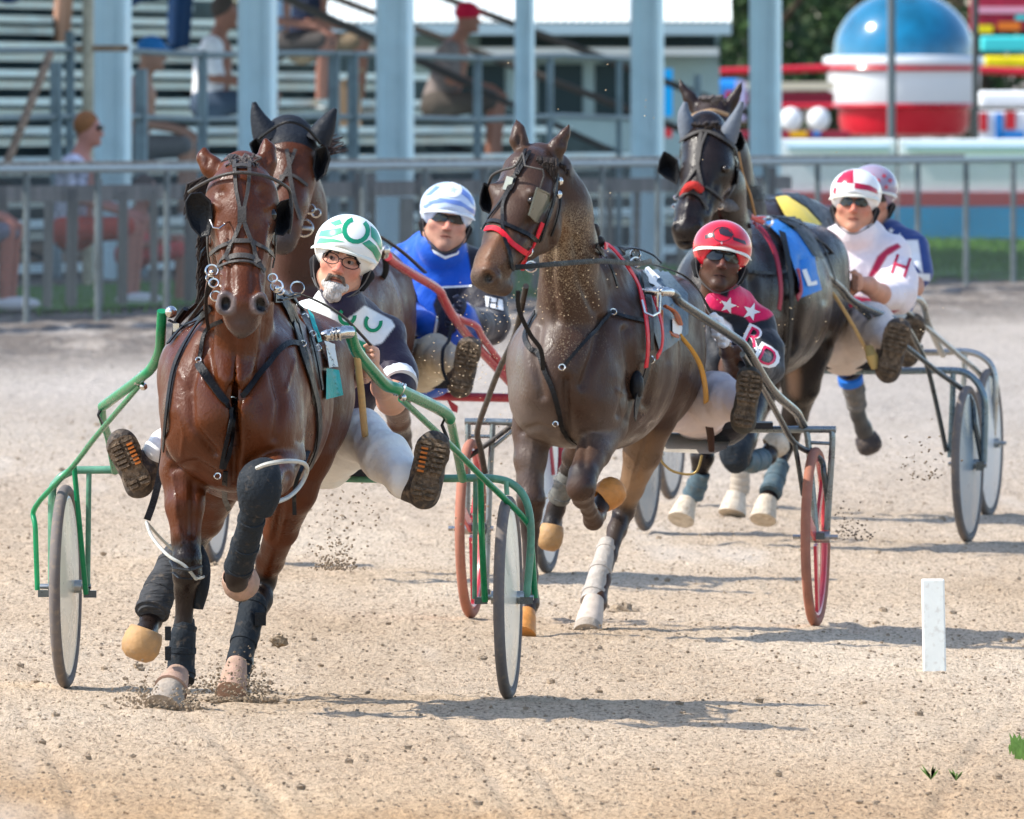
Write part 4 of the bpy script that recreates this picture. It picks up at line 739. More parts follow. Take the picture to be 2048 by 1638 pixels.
rings(B, hB, 'bit_ring', ((1052, 502, 2.78, 12, 2), (1046, 507, 2.79, 8, 1.5), (1062, 533, 2.76, 11, 2), (1016, 490, 2.84, 6, 1.6), (1021, 528, 2.86, 7, 1.6), (1071, 482, 2.72, 4, 1.5), (1110, 528, 2.6, 5, 1.5)))
for p in ((1114, 363), (1112, 390)):
    c = cast(vB, *p, .012)
    if c: mb = MB(); mb.ball(c[0], (B.m(6), B.m(4), B.m(8)), 8, 6); mb.mesh('rosette', M['steel'], hB)
mb = MB(); mb.tube([B(*p) for p in crom([(1028, 535, 2.86), (1065, 532, 2.8), (1112, 528, 2.66), (1200, 522, 2.3), (1270, 527, 1.9), (1302, 522, 1.6)], 5)], B.m(6), 6, .35, up=(0, -1, 0)); mb.tube([B(*p) for p in crom([(1270, 520, 1.9), (1310, 530, 1.5), (1380, 560, .7), (1430, 640, .3)], 5)], B.m(3.5), 6, .4); mb.mesh('rein', M['black'], hB)
mb = MB(); mb.tube([B(*p) for p in crom([(1036, 582, 2.7), (1038, 620, 2.65), (1060, 668, 2.6), (1082, 700, 2.55), (1086, 740, 2.5)], 5)], B.m(5), 6, .4); mb.mesh('overcheck_strap', M['black'], hB)
strapset('breast_strap', vB, B, hB, M['black'], [([(1074, 625), (1060, 650), (1052, 675), (1062, 700), (1080, 708), (1092, 745), (1106, 780), (1118, 825)], 10), ([(1220, 625), (1180, 670), (1150, 705), (1125, 735)], 7), ([(1222, 628), (1250, 636), (1285, 643)], 9), ([(1118, 825), (1124, 860), (1150, 885)], 9)])
strapset('red_girth', vB, B, hB, M['red'], [([(1192, 492), (1215, 512), (1245, 548), (1266, 590), (1276, 640), (1279, 690), (1276, 730)], 13), ([(1292, 600), (1306, 650), (1306, 690), (1296, 712)], 11)], lift=.02)
strapset('saddle_harness', vB, B, hB, M['black'], [([(1183, 490), (1198, 512), (1215, 545), (1225, 575)], 9), ([(1280, 555), (1288, 610), (1292, 660), (1292, 700)], 20), ([(1225, 512), (1260, 500), (1300, 512), (1320, 530)], 24), ([(1290, 710), (1280, 750), (1264, 800), (1258, 838)], 24)], lift=.012)
mb = MB(); mb.ball(B(1272, 770, 2.0), (B.m(16), .04, B.m(30)), 12, 8); mb.mesh('elbow_pad', M['black'], hB)
rings(B, hB, 'harness_ring', ((1271, 508, 1.75, 9, 2.2), (1272, 524, 1.8, 10, 2), (1124, 735, None, 6, 1.5), (1222, 628, None, 6, 1.5), (1280, 588, None, 6, 1.6), (1293, 718, None, 8, 1.8), (1112, 842, None, 5, 1.5)), vB)
mb = MB(); mb.tube([B(*p) for p in ((1284, 600, 1.98), (1290, 625, 2.0), (1305, 632, 2.0), (1318, 625, 1.9), (1320, 590, 1.85))], B.m(2.4), 6); mb.box(B(1318, 608, 1.8), B.m(8), .02, B.m(46)); mb.mesh('tug_buckle', M['steel'], hB)
decal('number_cloth', vB, [[(1270, 548), (1330, 542), (1372, 590), (1372, 668), (1316, 708), (1296, 640)]], mat('blue grey number cloth', (.10, .14, .17), .45, var=.2, vs=20, bump=.3), hB, .010)
decal('number', vB, [[(1283, 548), (1295, 542), (1318, 563), (1306, 570), (1325, 586), (1319, 592), (1300, 575), (1292, 572)], [(1336, 640), (1350, 634), (1356, 650), (1354, 668), (1344, 674), (1336, 664)]], mat('white numeral cloth', (.75, .75, .73), .6), hB, .018)
mb = MB(); mb.tube([B(*p) for p in crom([(1324, 620, 1.7), (1326, 650, 1.7), (1345, 668, 1.65), (1356, 672, 1.6)], 4)], B.m(5), 6, .5); mb.tube([B(*p) for p in crom([(1330, 612, 1.7), (1350, 625, 1.65), (1360, 648, 1.5)], 4)], B.m(7), 6, .5); mb.mesh('leather_tie', mat('orange leather', (.42, .11, .03), .4, var=.2), hB)
hoofcup(B, 'bell_boot', 1218, 988, 1.93, 31, 32, (-.75, -.35, -.55), M['cupo'], hB, .065)
hoofcup(B, 'bell_boot', 1101, 1072, .45, 26, 30, (.2, .15, .97), M['cupt'], hB, .062)
limb(B, 'bell_boot', [(1054, 1225, 2.08, 17), (1050, 1245, 2.12, 22), (1045, 1270, 2.16, 27)], M['cupo'], hB)
limb(B, 'shin_boot', [(1214, 1085, .82, 16), (1207, 1120, .9, 20), (1194, 1165, 1.0, 22), (1184, 1205, 1.08, 24)], mat('pale taupe leg boot', (.40, .36, .32), .65, var=.2, vs=20, bump=.3, dirt=.35), hB, 16)
limb(B, 'bell_boot', [(1188, 1200, 1.12, 20), (1182, 1228, 1.17, 25), (1176, 1256, 1.23, 28)], mat('dusty cream rubber boot', (.52, .44, .37), .7, var=.15, dirt=.4), hB, 16)
limb(B, 'hoof', [(1176, 1252, 1.24, 27), (1174, 1268, 1.27, 29)], M['hoof'], hB, 16)
limb(B, 'shin_boot', [(1142, 935, .5, 19), (1130, 965, .48, 21), (1116, 1000, .44, 21)], mat('silvery wrapped boot', (.13, .13, .12), .6, var=.4, vs=40, dirt=.3), hB, 14)
# ---------------------------------------------------------------- C: near black horse
hC = thing('horse', 'almost black horse in grey ear covers with a blue saddle cloth', 'horse', C.o+C.fw*1.4, 'pacing horses of the race')
DK = (.012, .0075, .0065)
specC = dict(dust=[((1610, 600, .9), (1590, 800, .9), 60, .4, 40)], bb=(1325, 1720, 160, 1110, -.1, 3.1), coat=DK, mat=coat_mat('sweating black brown coat', .24, dirt=.25),
  ell=[(1530, 595, 1.5, 128, .62, 160), (1572, 590, .85, 124, .46, 150), (1450, 610, 2.0, 104, .36, 140), (1634, 520, .8, 58, .3, 62), (1520, 510, 1.3, 80, .5, 72)],
  chains=[dict(p=[(1450, 570, 2.05, 80), (1446, 470, 2.2, 72), (1440, 380, 2.32, 64), (1425, 300, 2.42, 52)], flat=.7, k=.05),
    dict(p=[(1412, 262, 2.52, 40), (1415, 305, 2.6, 52), (1414, 345, 2.66, 52), (1400, 390, 2.74, 40), (1385, 430, 2.82, 35), (1376, 462, 2.86, 30), (1372, 478, 2.84, 22)], k=.025),
    dict(p=[(1445, 330, 2.5, 30), (1430, 380, 2.6, 28)], k=.03), dict(p=[(1392, 455, 2.9, 13), (1352, 452, 2.9, 10)], k=.015),
    dict(p=[(1500, 740, 1.98, 50), (1494, 820, 2.1, 38), (1482, 880, 2.28, 30), (1472, 910, 2.36, 26), (1486, 920, 2.26, 19), (1515, 922, 2.12, 15), (1535, 912, 2.02, 18), (1545, 896, 1.96, 17)], k=.018),
    dict(p=[(1410, 740, 1.98, 50), (1406, 820, 2.05, 34), (1404, 880, 2.1, 25), (1405, 915, 2.14, 22), (1398, 950, 2.1, 15), (1386, 985, 2.06, 16), (1376, 1005, 2.05, 15), (1366, 1026, 2.1, 20)], k=.018),
    dict(p=[(1612, 590, .82, 82), (1608, 690, .92, 58), (1602, 770, .9, 38), (1590, 830, .78, 26), (1576, 876, .68, 22), (1564, 905, .7, 17), (1552, 950, .8, 14), (1540, 990, .88, 16), (1530, 1018, .96, 20)], k=.02),
    dict(p=[(1500, 690, .8, 60), (1492, 780, .7, 36), (1484, 840, .5, 24), (1486, 900, .3, 16)], k=.02)],
  sculpt=[([(1505, 560), (1516, 640), (1500, 715)], 8, -8), ([(1600, 520), (1598, 620), (1580, 700)], 8, -8), ([(1455, 620), (1456, 720)], 8, -9), ([(1432, 370), (1415, 420)], 6, -4), ([(1640, 520), (1650, 600)], 8, -6), ([(1380, 380), (1372, 440)], 6, 4), ([(1550, 640), (1545, 700)], 16, 5)],
  cuts=[(1394, 457, 2.94, 9, .03, 11, .005), (1350, 452, 2.94, 5, .03, 9, .005), (1374, 482, 2.9, 22, .02, 2, .004)],
  paint=[((1586, 690, 1.0), (1584, 800, 1.0), 22, (.22, .13, .085), 16), ((1360, 430, 2.8), (1356, 470, 2.8), 20, (.10, .05, .03), 14), ((1350, 520, 2.1), (1370, 620, 2.1), 40, (.11, .085, .07), 30)])
bC = build_body(C, specC, hC, .012); vC = bvh_of(bC)
eyes(C, [(1452, 338, 2.74, 8), (1368, 335, 2.72, 6)], hC)
def earcover(rig, name, pts, m, root, t=2.6):
    pts = crom(pts, 3); mb = MB(); mb.tube([rig(p[0], p[1], t) for p in pts], [rig.m(p[2]) for p in pts], 12, 1.); return mb.mesh(name, m, root)
M['earg'] = mat('grey ear cover', (.12, .14, .17), .6, var=.15, bump=.2); M['hood'] = mat('dark navy hood', (.010, .013, .019), .65, var=.25, vs=30, bump=.25)
earcover(C, 'ear_cover', [(1378, 272, 18), (1372, 248, 17), (1368, 226, 12), (1371, 204, 4)], M['earg'], hC); earcover(C, 'ear_cover', [(1452, 278, 22), (1464, 254, 17), (1475, 228, 10), (1484, 203, 4)], M['earg'], hC)
hairs(C, 30, (1390, 1440), (248, 248), 0, 10, 2.66, 4, M['mane'], hC, seed=9)
strapset('bridle', vC, C, hC, M['grey'], [([(1352, 292), (1375, 276), (1408, 264), (1440, 276), (1468, 298), (1474, 325)], 9), ([(1403, 268), (1396, 300), (1396, 330), (1402, 370), (1408, 405), (1412, 420)], 7), ([(1412, 268), (1402, 295), (1396, 330), (1375, 365), (1355, 395)], 6), ([(1410, 375), (1430, 388), (1444, 402)], 5), ([(1362, 398), (1380, 386), (1400, 395), (1410, 415)], 7), ([(1474, 325), (1470, 360), (1452, 395)], 7)])
mb = MB(); mb.tube([C(*p) for p in crom([(1366, 392, 2.8), (1376, 374, 2.86), (1390, 370, 2.87), (1402, 380, 2.84)], 5)], C.m(8), 10); mb.mesh('noseband_pad', mat('red fleece', (.52, .04, .035), .9, var=.2, bump=.6, bs=200), hC)
blinker(C, [(1328, 304), (1340, 310), (1354, 322), (1358, 350), (1354, 368), (1330, 354), (1316, 342), (1320, 322)], 2.7, hC, M['black'])
blinker(C, [(1468, 262), (1482, 266), (1489, 284), (1484, 298), (1470, 306), (1462, 290)], 2.5, hC, M['black']); blinker(C, [(1452, 352), (1468, 330), (1476, 345), (1474, 366), (1450, 378)], 2.66, hC, M['black'])
rings(C, hC, 'bit_ring', ((1426, 418, 2.6, 6, 1.8), (1440, 412, 2.5, 6, 1.8), (1536, 443, 1.9, 9, 2.4), (1352, 395, 2.8, 4, 1.5), (1349, 412, 2.8, 4, 1.5), (1416, 445, 2.7, 5, 1.4)))
mb = MB(); mb.tube([C(*p) for p in crom([(1446, 408, 2.5), (1462, 412, 2.4), (1480, 422, 2.25), (1495, 432, 2.1)], 4)], [C.m(q) for q in (8, 12, 13, 13, 12, 13, 13, 13, 12, 12, 12, 12, 9)], 10); mb.mesh('head_pole_fleece', mat('grey fleece', (.16, .16, .17), .95, var=.5, vs=60, bump=1, bs=150), hC)
mb = MB(); mb.tube([C(*p) for p in crom([(1496, 430, 2.1), (1508, 436, 2.0), (1525, 444, 1.9)], 4)], C.m(6), 8); mb.mesh('head_pole_cap', mat('pink red rubber', (.65, .14, .12), .5), hC)
mb = MB(); mb.tube([C(*p) for p in crom([(1476, 300, 2.4), (1486, 350, 2.3), (1500, 388, 2.2), (1510, 430, 2.1)], 5)], C.m(2.6), 6); mb.mesh('check_rein', mat('tan cord', (.42, .24, .10), .6), hC)
strapset('saddle_harness', vC, C, hC, M['black'], [([(1560, 470), (1570, 520), (1576, 600), (1570, 700), (1556, 760)], 14), ([(1540, 440), (1600, 455), (1640, 500), (1662, 560)], 12), ([(1500, 545), (1540, 550), (1566, 545)], 6)], lift=.01)
strapset('red_girth', vC, C, hC, mat('maroon webbing', (.28, .01, .03), .5), [([(1500, 452), (1525, 475), (1545, 520), (1552, 580), (1548, 620)], 12), ([(1586, 540), (1592, 580), (1584, 596)], 12)], lift=.014)
decal('number_cloth', vC, [[(1530, 450), (1560, 442), (1600, 462), (1622, 500), (1628, 545), (1638, 580), (1596, 596), (1590, 560), (1575, 510), (1555, 475)]], mat('blue number cloth', (.03, .20, .58), .5, var=.15, vs=20, bump=.3), hC, .014)
decal('number', vC, [[(1598, 545), (1606, 542), (1614, 566), (1624, 562), (1626, 570), (1608, 574)]], mat('white numeral cloth'), hC, .022)
decal('saddle_pad', vC, [[(1545, 440), (1590, 436), (1620, 470), (1640, 520), (1620, 515), (1590, 470)]], M['black'], hC, .018)
mb = MB(); mb.tube([C(*p) for p in crom([(1562, 604, 1.9), (1575, 600, 1.9), (1586, 596, 1.9)], 4)], C.m(3), 6); mb.tube([C(*p) for p in crom([(1566, 606, 1.9), (1578, 612, 1.9), (1588, 616, 1.9)], 4)], C.m(3), 6); mb.mesh('strap_tail', mat('yellow webbing', (.6, .42, .03), .5), hC)
mb = MB(); mb.tube([C(*p) for p in crom([(1416, 446, 2.7), (1460, 440, 2.3), (1530, 434, 1.9)], 4)], C.m(3.5), 6, .4); mb.mesh('rein', M['red'], hC)
mb = MB(); mb.tube([C(*p) for p in crom([(1560, 440, 1.8), (1650, 490, 1.2), (1680, 540, .6), (1712, 576, .3)], 4)], C.m(4), 6, .4); mb.mesh('rein', M['black'], hC)
limb(C, 'shin_boot', [(1484, 920, 2.28, 20), (1505, 923, 2.18, 22), (1525, 918, 2.08, 21)], mat('teal grey leg boot', (.08, .12, .14), .6, var=.3, dirt=.3), hC)
limb(C, 'knee_boot', [(1478, 885, 2.3, 30), (1468, 908, 2.4, 30), (1475, 930, 2.36, 22)], M['boot'], hC)
hoofcup(C, 'bell_boot', 1552, 888, 1.95, 27, 28, (-.75, -.2, -.5), M['cupw'], hC, .055)
limb(C, 'shin_boot', [(1402, 945, 2.12, 17), (1394, 970, 2.1, 20), (1385, 992, 2.08, 20)], mat('teal grey leg boot'), hC); limb(C, 'bell_boot', [(1376, 1000, 2.1, 17), (1368, 1020, 2.13, 23), (1362, 1040, 2.16, 27)], M['cupw'], hC)
limb(C, 'shin_boot', [(1560, 928, .76, 19), (1550, 958, .82, 21), (1540, 988, .9, 22)], mat('teal grey leg boot'), hC); limb(C, 'bell_boot', [(1536, 998, .96, 19), (1530, 1018, .99, 23), (1526, 1040, 1.02, 27)], M['cupw'], hC)
# ---------------------------------------------------------------- E: bay horse in dark ear covers behind the leader
hE = thing('horse', 'bay horse in a dark hood with tall black ear covers behind the leader', 'horse', E.o+E.fw*1.4, 'pacing horses of the race')
specE = dict(bb=(480, 850, 180, 1020, -.1, 3.0), coat=(.07, .019, .006), mat=coat_mat('brown bay coat', .36),
  ell=[(660, 640, 1.5, 140, .62, 165), (700, 640, .85, 128, .46, 160), (610, 650, 2.0, 110, .36, 150), (750, 580, .8, 66, .3, 76)],
  chains=[dict(p=[(606, 600, 2.05, 85), (604, 500, 2.2, 74), (600, 420, 2.32, 66), (590, 330, 2.42, 54)], flat=.7, k=.05),
    dict(p=[(576, 285, 2.52, 46), (580, 325, 2.6, 53), (578, 365, 2.66, 48), (574, 410, 2.74, 38), (568, 455, 2.8, 33), (565, 480, 2.82, 30)], k=.025),
    dict(p=[(600, 370, 2.5, 28), (590, 420, 2.6, 26)], k=.03),
    dict(p=[(640, 800, 1.98, 48), (628, 860, 2.1, 36), (600, 900, 2.3, 28), (592, 930, 2.3, 22), (588, 990, 2.1, 16)], k=.02), dict(p=[(560, 800, 1.98, 50), (552, 900, 2.0, 32), (548, 980, 2.05, 22)], k=.02),
    dict(p=[(765, 660, .82, 66), (776, 740, .8, 46), (790, 800, .6, 30), (798, 842, .42, 22), (806, 870, .3, 16), (808, 895, .2, 17)], k=.02), dict(p=[(640, 740, .8, 60), (630, 850, .7, 34), (610, 930, .5, 20)], k=.02)],
  paint=[((604, 440, 2.35), (600, 700, 2.2), 80, (.035, .016, .014), 60), ((626, 345, 2.6), (622, 385, 2.6), 20, (.03, .012, .01), 12), ((800, 850, .4), (808, 890, .2), 30, (.015, .012, .012), 14), ((566, 470, 2.84), (566, 490, 2.84), 34, (.04, .03, .03), 14)])
bE = build_body(E, specE, hE, .012); vE = bvh_of(bE)
earcover(E, 'ear_cover', [(538, 282, 30), (526, 258, 24), (514, 230, 14), (508, 204, 4)], M['hood'], hE); earcover(E, 'ear_cover', [(636, 282, 26), (648, 258, 22), (660, 236, 14), (671, 217, 4)], M['hood'], hE)
f = Field(*bounds(E, 500, 650, 235, 335, 2.3, 2.8), .008); E.chain(f, [(577, 282, 2.52, 52), (580, 310, 2.58, 56)], .02); f.ell(E(566, 372, 2.82), (E.m(76), .2, E.m(72)), .01, neg=True); V, Q = f.mesh(); link('hood', V, Q, M['hood'], hE)
strapset('bridle', vE, E, hE, M['grey'], [([(574, 300), (578, 330), (582, 370), (590, 410), (598, 440)], 8), ([(590, 300), (580, 330), (566, 358), (552, 380)], 7), ([(560, 355), (585, 352), (612, 372)], 6)])
mb = MB(); mb.tube([E(*p) for p in crom([(506, 290, 2.6), (530, 268, 2.72), (572, 244, 2.78), (610, 254, 2.74), (640, 286, 2.66)], 6)], E.m(3.5), 6); mb.mesh('browband', M['black'], hE)
blinker(E, [(500, 288), (512, 276), (524, 290), (528, 320), (510, 318)], 2.7, hE, M['black']); blinker(E, [(632, 300), (652, 292), (660, 318), (650, 348), (634, 362), (626, 340)], 2.66, hE, M['black'])
rings(E, hE, 'bit_ring', ((608, 456, 2.7, 17, 2.2), (620, 418, 2.5, 9, 2.2), (632, 426, 2.5, 8, 2.2)))
mb = MB(); mb.tube([E(594, 455, 2.74), E(624, 457, 2.74)], E.m(4), 7); mb.mesh('bit_bar', M['alu'], hE)
hairs(E, 30, (640, 655), (280, 310), 32, -14, 2.45, 2.4, mat('windblown dark hair', (.06, .045, .045), .6), hE, 'forelock', 4)
mb = MB()
for i in range(42): r_ = random.Random(i); x0 = 812+r_.uniform(-10, 10); mb.tube([E(*p) for p in crom([(x0, 560+r_.uniform(0, 40), .35), (x0+8+r_.uniform(-12, 12), 610, .25), (x0+r_.uniform(-16, 22), 660, .2), (x0+r_.uniform(-26, 20), 690+r_.uniform(0, 40), .2)], 3)], E.m(1.8), 4)
mb.mesh('tail', M['mane'], hE)
mb = MB(); mb.ribbon([E(*p) for p in ((742, 560, 1.6), (744, 580, 1.62), (752, 606, 1.6), (754, 614, 1.6))], [Vector((0, -1, 0))]*4, E.m(26), .006); mb.mesh('number_cloth', mat('pink number cloth', (.62, .08, .13), .55, var=.1), hE)
mb = MB(); mb.tube([E(*p) for p in crom([(680, 440, 2.2), (740, 462, 1.8), (800, 500, 1.3), (850, 545, .6)], 5)], E.m(5), 6, .5); mb.mesh('rein', M['grey'], hE)
mb = MB(); mb.tube([E(*p) for p in crom([(736, 545, 1.65), (760, 560, 1.62), (772, 540, 1.65), (768, 505, 1.7)], 4)], E.m(7), 6, .5); mb.mesh('saddle_harness', M['black'], hE)
# ---------------------------------------------------------------- D: farthest horse, mostly hidden
hD = thing('horse', 'dark brown horse whose bare ears show above the grey ear covers', 'horse', D.o+D.fw*1.4, 'pacing horses of the race')
specD = dict(bb=(1330, 1780, 140, 1050, -.1, 3.0), coat=(.022, .012, .010), mat=coat_mat('far dark brown coat', .4),
  ell=[(1560, 560, 1.5, 118, .62, 160), (1610, 555, .85, 112, .46, 150), (1500, 570, 2.0, 96, .36, 130), (1575, 470, 1.2, 80, .6, 80)],
  chains=[dict(p=[(1500, 540, 2.05, 76), (1480, 430, 2.2, 66), (1455, 320, 2.35, 56), (1440, 260, 2.42, 44)], flat=.7, k=.05), dict(p=[(1425, 228, 2.52, 34), (1425, 270, 2.6, 44), (1425, 330, 2.7, 38), (1422, 380, 2.78, 30)], k=.025),
    dict(p=[(1396, 218, 2.5, 16), (1380, 196, 2.5, 13), (1366, 176, 2.5, 7), (1358, 160, 2.5, 3)], k=.012), dict(p=[(1456, 218, 2.5, 16), (1468, 196, 2.5, 12), (1478, 178, 2.5, 7), (1483, 160, 2.5, 3)], k=.012),
    dict(p=[(1660, 640, .7, 52), (1685, 700, .5, 32), (1698, 740, .35, 23), (1710, 785, .25, 18), (1716, 830, .2, 15), (1726, 856, .15, 16), (1736, 880, .1, 18)], k=.02), dict(p=[(1540, 700, .8, 52), (1520, 800, .7, 28), (1500, 860, .5, 18)], k=.02),
    dict(p=[(1490, 700, 2.0, 44), (1484, 800, 2.1, 30), (1480, 880, 2.15, 20), (1479, 950, 2.1, 15), (1476, 985, 2.1, 16), (1468, 1008, 2.15, 18)], k=.02), dict(p=[(1420, 700, 2.0, 44), (1440, 790, 2.1, 28), (1450, 850, 2.2, 18)], k=.02)],
  paint=[((1700, 740, .35), (1736, 880, .1), 30, (.10, .095, .09), 14)])
bD = build_body(D, specD, hD, .014); vD = bvh_of(bD)
hairs(D, 26, (1404, 1448), (196, 196), 2, 12, 2.66, 4.5, M['mlog'], hD, seed=19)
mb = MB(); mb.tube([D(*p) for p in crom([(1384, 232, 2.66), (1400, 226, 2.7), (1426, 221, 2.72), (1456, 230, 2.68)], 4)], D.m(4), 6); mb.mesh('browband', mat('tan leather', (.32, .21, .12), .5), hD)
decal('number_cloth', vD, [[(1550, 398), (1572, 396), (1610, 420), (1640, 452), (1600, 460), (1570, 440)]], mat('yellow number cloth', (.78, .58, .10), .5, var=.1), hD, .012)
decal('saddle_pad', vD, [[(1480, 372), (1540, 372), (1600, 392), (1660, 430), (1640, 450), (1612, 420), (1572, 394), (1548, 400), (1490, 400)]], M['black'], hD, .015)
limb(D, 'shin_boot', [(1700, 745, .35, 24), (1708, 780, .28, 22), (1714, 815, .22, 19)], mat('grey dusty leg boot', (.16, .15, .14), .75, var=.3, dirt=.4), hD); limb(D, 'boot_band', [(1700, 752, .36, 25.5), (1702, 764, .34, 25.5)], mat('bright blue band', (.02, .16, .6), .5), hD, k=1)
hoofcup(D, 'bell_boot', 1737, 886, .1, 26, 28, (-.35, .2, .9), mat('dark rubber bell boot', (.06, .05, .05), .6, dirt=.4), hD, .06)
limb(D, 'shin_boot', [(1482, 935, 2.14, 17), (1479, 985, 2.12, 19)], mat('cream leg boot', (.42, .36, .29), .7, dirt=.4), hD); limb(D, 'bell_boot', [(1473, 988, 2.14, 19), (1468, 1008, 2.16, 24), (1464, 1028, 2.18, 28)], M['cupw'], hD)
# ---------------------------------------------------------------- drivers
BK_ = 0
M.update(skin=mat('fair weathered skin', None, .5, attr=True, var=.12, vs=30, bump=.12, bs=160), skind=mat('dark brown skin', None, .42, attr=True, var=.15, vs=30, bump=.1, bs=160),
    skint=mat('tanned ruddy skin', None, .5, attr=True, var=.12, vs=30, bump=.12, bs=160), cloth=mat('racing silks', None, .55, attr=True, var=.06, vs=14, bump=.5, bs=16, sheen=.2),
    white=mat('white racing trousers', (.88, .86, .82), .7, var=.05, vs=10, bump=.7, bs=14, dirt=.12), cream=mat('cream racing trousers', (.62, .54, .40), .7, var=.07, vs=10, bump=.7, bs=14, dirt=.15), pinkw=mat('faint pink white trousers', (.72, .62, .60), .7, var=.06, vs=10, bump=.7, bs=14, dirt=.1),
    helm=mat('glossy helmet shell', None, .16, attr=True, coat=.6), liner=mat('black helmet padding', (.012, .012, .014), .8), lens=mat('dark sunglass lens', (.006, .007, .010), .1, spec=.35, coat=.25),
    wht=mat('white eye', (.24, .19, .17), .3), iris=mat('brown iris', (.03, .018, .01), .1), bootm=mat('muddy black boot', (.07, .058, .05), .65, var=.5, vs=25, bump=.5, dirt=.7),
    sole=mat('muddy boot sole', (.13, .095, .065), .85, var=.6, vs=30, bump=.9, bs=70, dirt=.8), glove=mat('white glove', (.74, .72, .72), .6, bump=.3), hair=mat('grey beard hair', (.62, .58, .54), .8, var=.5, vs=60, bump=.8, bs=220, stretch=(1, 1, .3)),
    dhair=mat('dark grey moustache hair', (.20, .155, .125), .8, var=.5, vs=60, bump=.8, bs=220), strapm=mat('grey helmet strap', (.10, .10, .10), .5))
def skincol(V, h, base, red, stub):
    r = (V-np.array(h.c))/h.k; x, y, z = r@np.array(h.X), r@np.array(h.Y), r@np.array(h.Z); c = np.tile(np.array(base), (len(V), 1)); b = np.array(base)
    g = lambda cx, cy, cz, rr: np.clip(1-np.sqrt((x-cx)**2+(y-cy)**2+(z-cz)**2)/rr, 0, 1)
    c = lerpc(c, red, np.clip(g(0, .10, -.03, .032)*1.6+.7*(g(.045, .06, -.03, .04)+g(-.045, .06, -.03, .04))+.5*(g(.08, 0, -.01, .04)+g(-.08, 0, -.01, .04)), 0, .8))
    if stub: c = lerpc(c, b*.32, stub*np.clip(np.maximum(g(0, .075, -.10, .05), np.maximum(g(0, .09, -.055, .028), .6*np.maximum(g(.05, .03, -.09, .05), g(-.05, .03, -.09, .05))))*1.8, 0, 1))
    lip = (np.abs(x) < .024) & (y > .068) & (np.abs(z+.0705) < .0095*(1.15-np.abs(x)/.03)); c[lip] = b*.55+np.array(red)*.40
    crease = (np.abs(np.abs(x)-.031) < .02) & (y > .06) & (np.abs(z-.001) < .012); c[crease] *= .72; return c
class Head:
    def __init__(s, rig, px, py, t, roll, yaw, pitch, sc_=1.):
        s.c = rig(px, py, t); s.k = sc_; R = Matrix.Rotation(math.radians(roll), 3, 'Y') @ Matrix.Rotation(math.radians(-pitch), 3, 'X') @ Matrix.Rotation(math.radians(yaw), 3, 'Z')
        s.X, s.Y, s.Z = R @ Vector((1, 0, 0)), R @ Vector((0, -1, 0)), R @ Vector((0, 0, 1)); s.ax = (s.X, s.Y, s.Z)
    def __call__(s, x, y, z): return s.c+(s.X*x+s.Y*y+s.Z*z)*s.k
def put_head(f, h, beard=False, full=1., neck=True, nose=1.):
    e = lambda c, r, k=.015, neg=False: f.ell(h(*c), [q*h.k for q in r], k, h.ax, neg)
    c = lambda a, b, ra, rb, k=.012, neg=False: f.cone(h(*a), h(*b), ra*h.k, rb*h.k, k, None, neg)
    e((0, -.015, .035), (.077, .095, .092)); e((0, .02, -.035), (.062*full, .066, .082), .02)
    for s in (-1, 1):
        c((s*.050*full, .0, -.065), (s*.012, .055, -.103), .026*full, .022, .02); c((s*.014, .083, .02), (s*.046, .066, .019), .010, .010); e((s*.046*full, .052, -.026), (.022, .022, .020), .02)
        e((s*.079, -.008, -.012), (.009, .018, .030), .006); e((s*.083, .0, -.012), (.004, .009, .017), .004, True); e((s*.013, .098, -.040), (.009, .010, .007), .006)
    c((0, .080, .002), (0, .108*nose, -.034), .008, .0125, .010); e((0, .066, -.108), (.022, .018, .018), .02)
    for s in (-1, 1): e((s*.031, .100, -.001), (.017, .020, .0085), .007, True); e((s*.008, .108, -.047), (.0035, .006, .003), .002, True)
    for s in (-1, 1): c((s*.016, .0835, .0075), (s*.045, .0725, .0045), .0042, .0042, .004); c((s*.016, .081, -.010), (s*.044, .0725, -.009), .0036, .0036, .004)
    c((-.027, .068, -.070), (0, .0775, -.0655), .0045, .0055, .006); c((.027, .068, -.070), (0, .0775, -.0655), .0045, .0055, .006); c((-.016, .071, -.0770), (.016, .071, -.0770), .0058, .0058, .007)
    e((0, .092, -.0712), (.026, .022, .0016), .003, True)
    if neck: c((0, -.02, -.085), (0, -.085, -.19), .055*full, .060*full, .03)
def mouth(h, root, m): mb = MB(); mb.tube([h(x, .0842-14*x*x, -.0712+.002*math.cos(x*90)) for x in [-.025+.005*i for i in range(11)]], [.0008*h.k]+[.0019*h.k]*9+[.0008*h.k], 6); mb.mesh('mouth_line', m, root)
def grid_eye(h, root, glasses):
    for s in (-1, 1):
        mb = MB(); mb.ball(h(s*.031, .0715, -.002), .0112*h.k, 14, 9); ey = mb.mesh('eye', M['wht'], root)
        mb = MB(); mb.ball(h(s*.031-.003, .0790, -.002), .0062*h.k, 10, 7); mb.mesh('iris', M['iris'], ey)
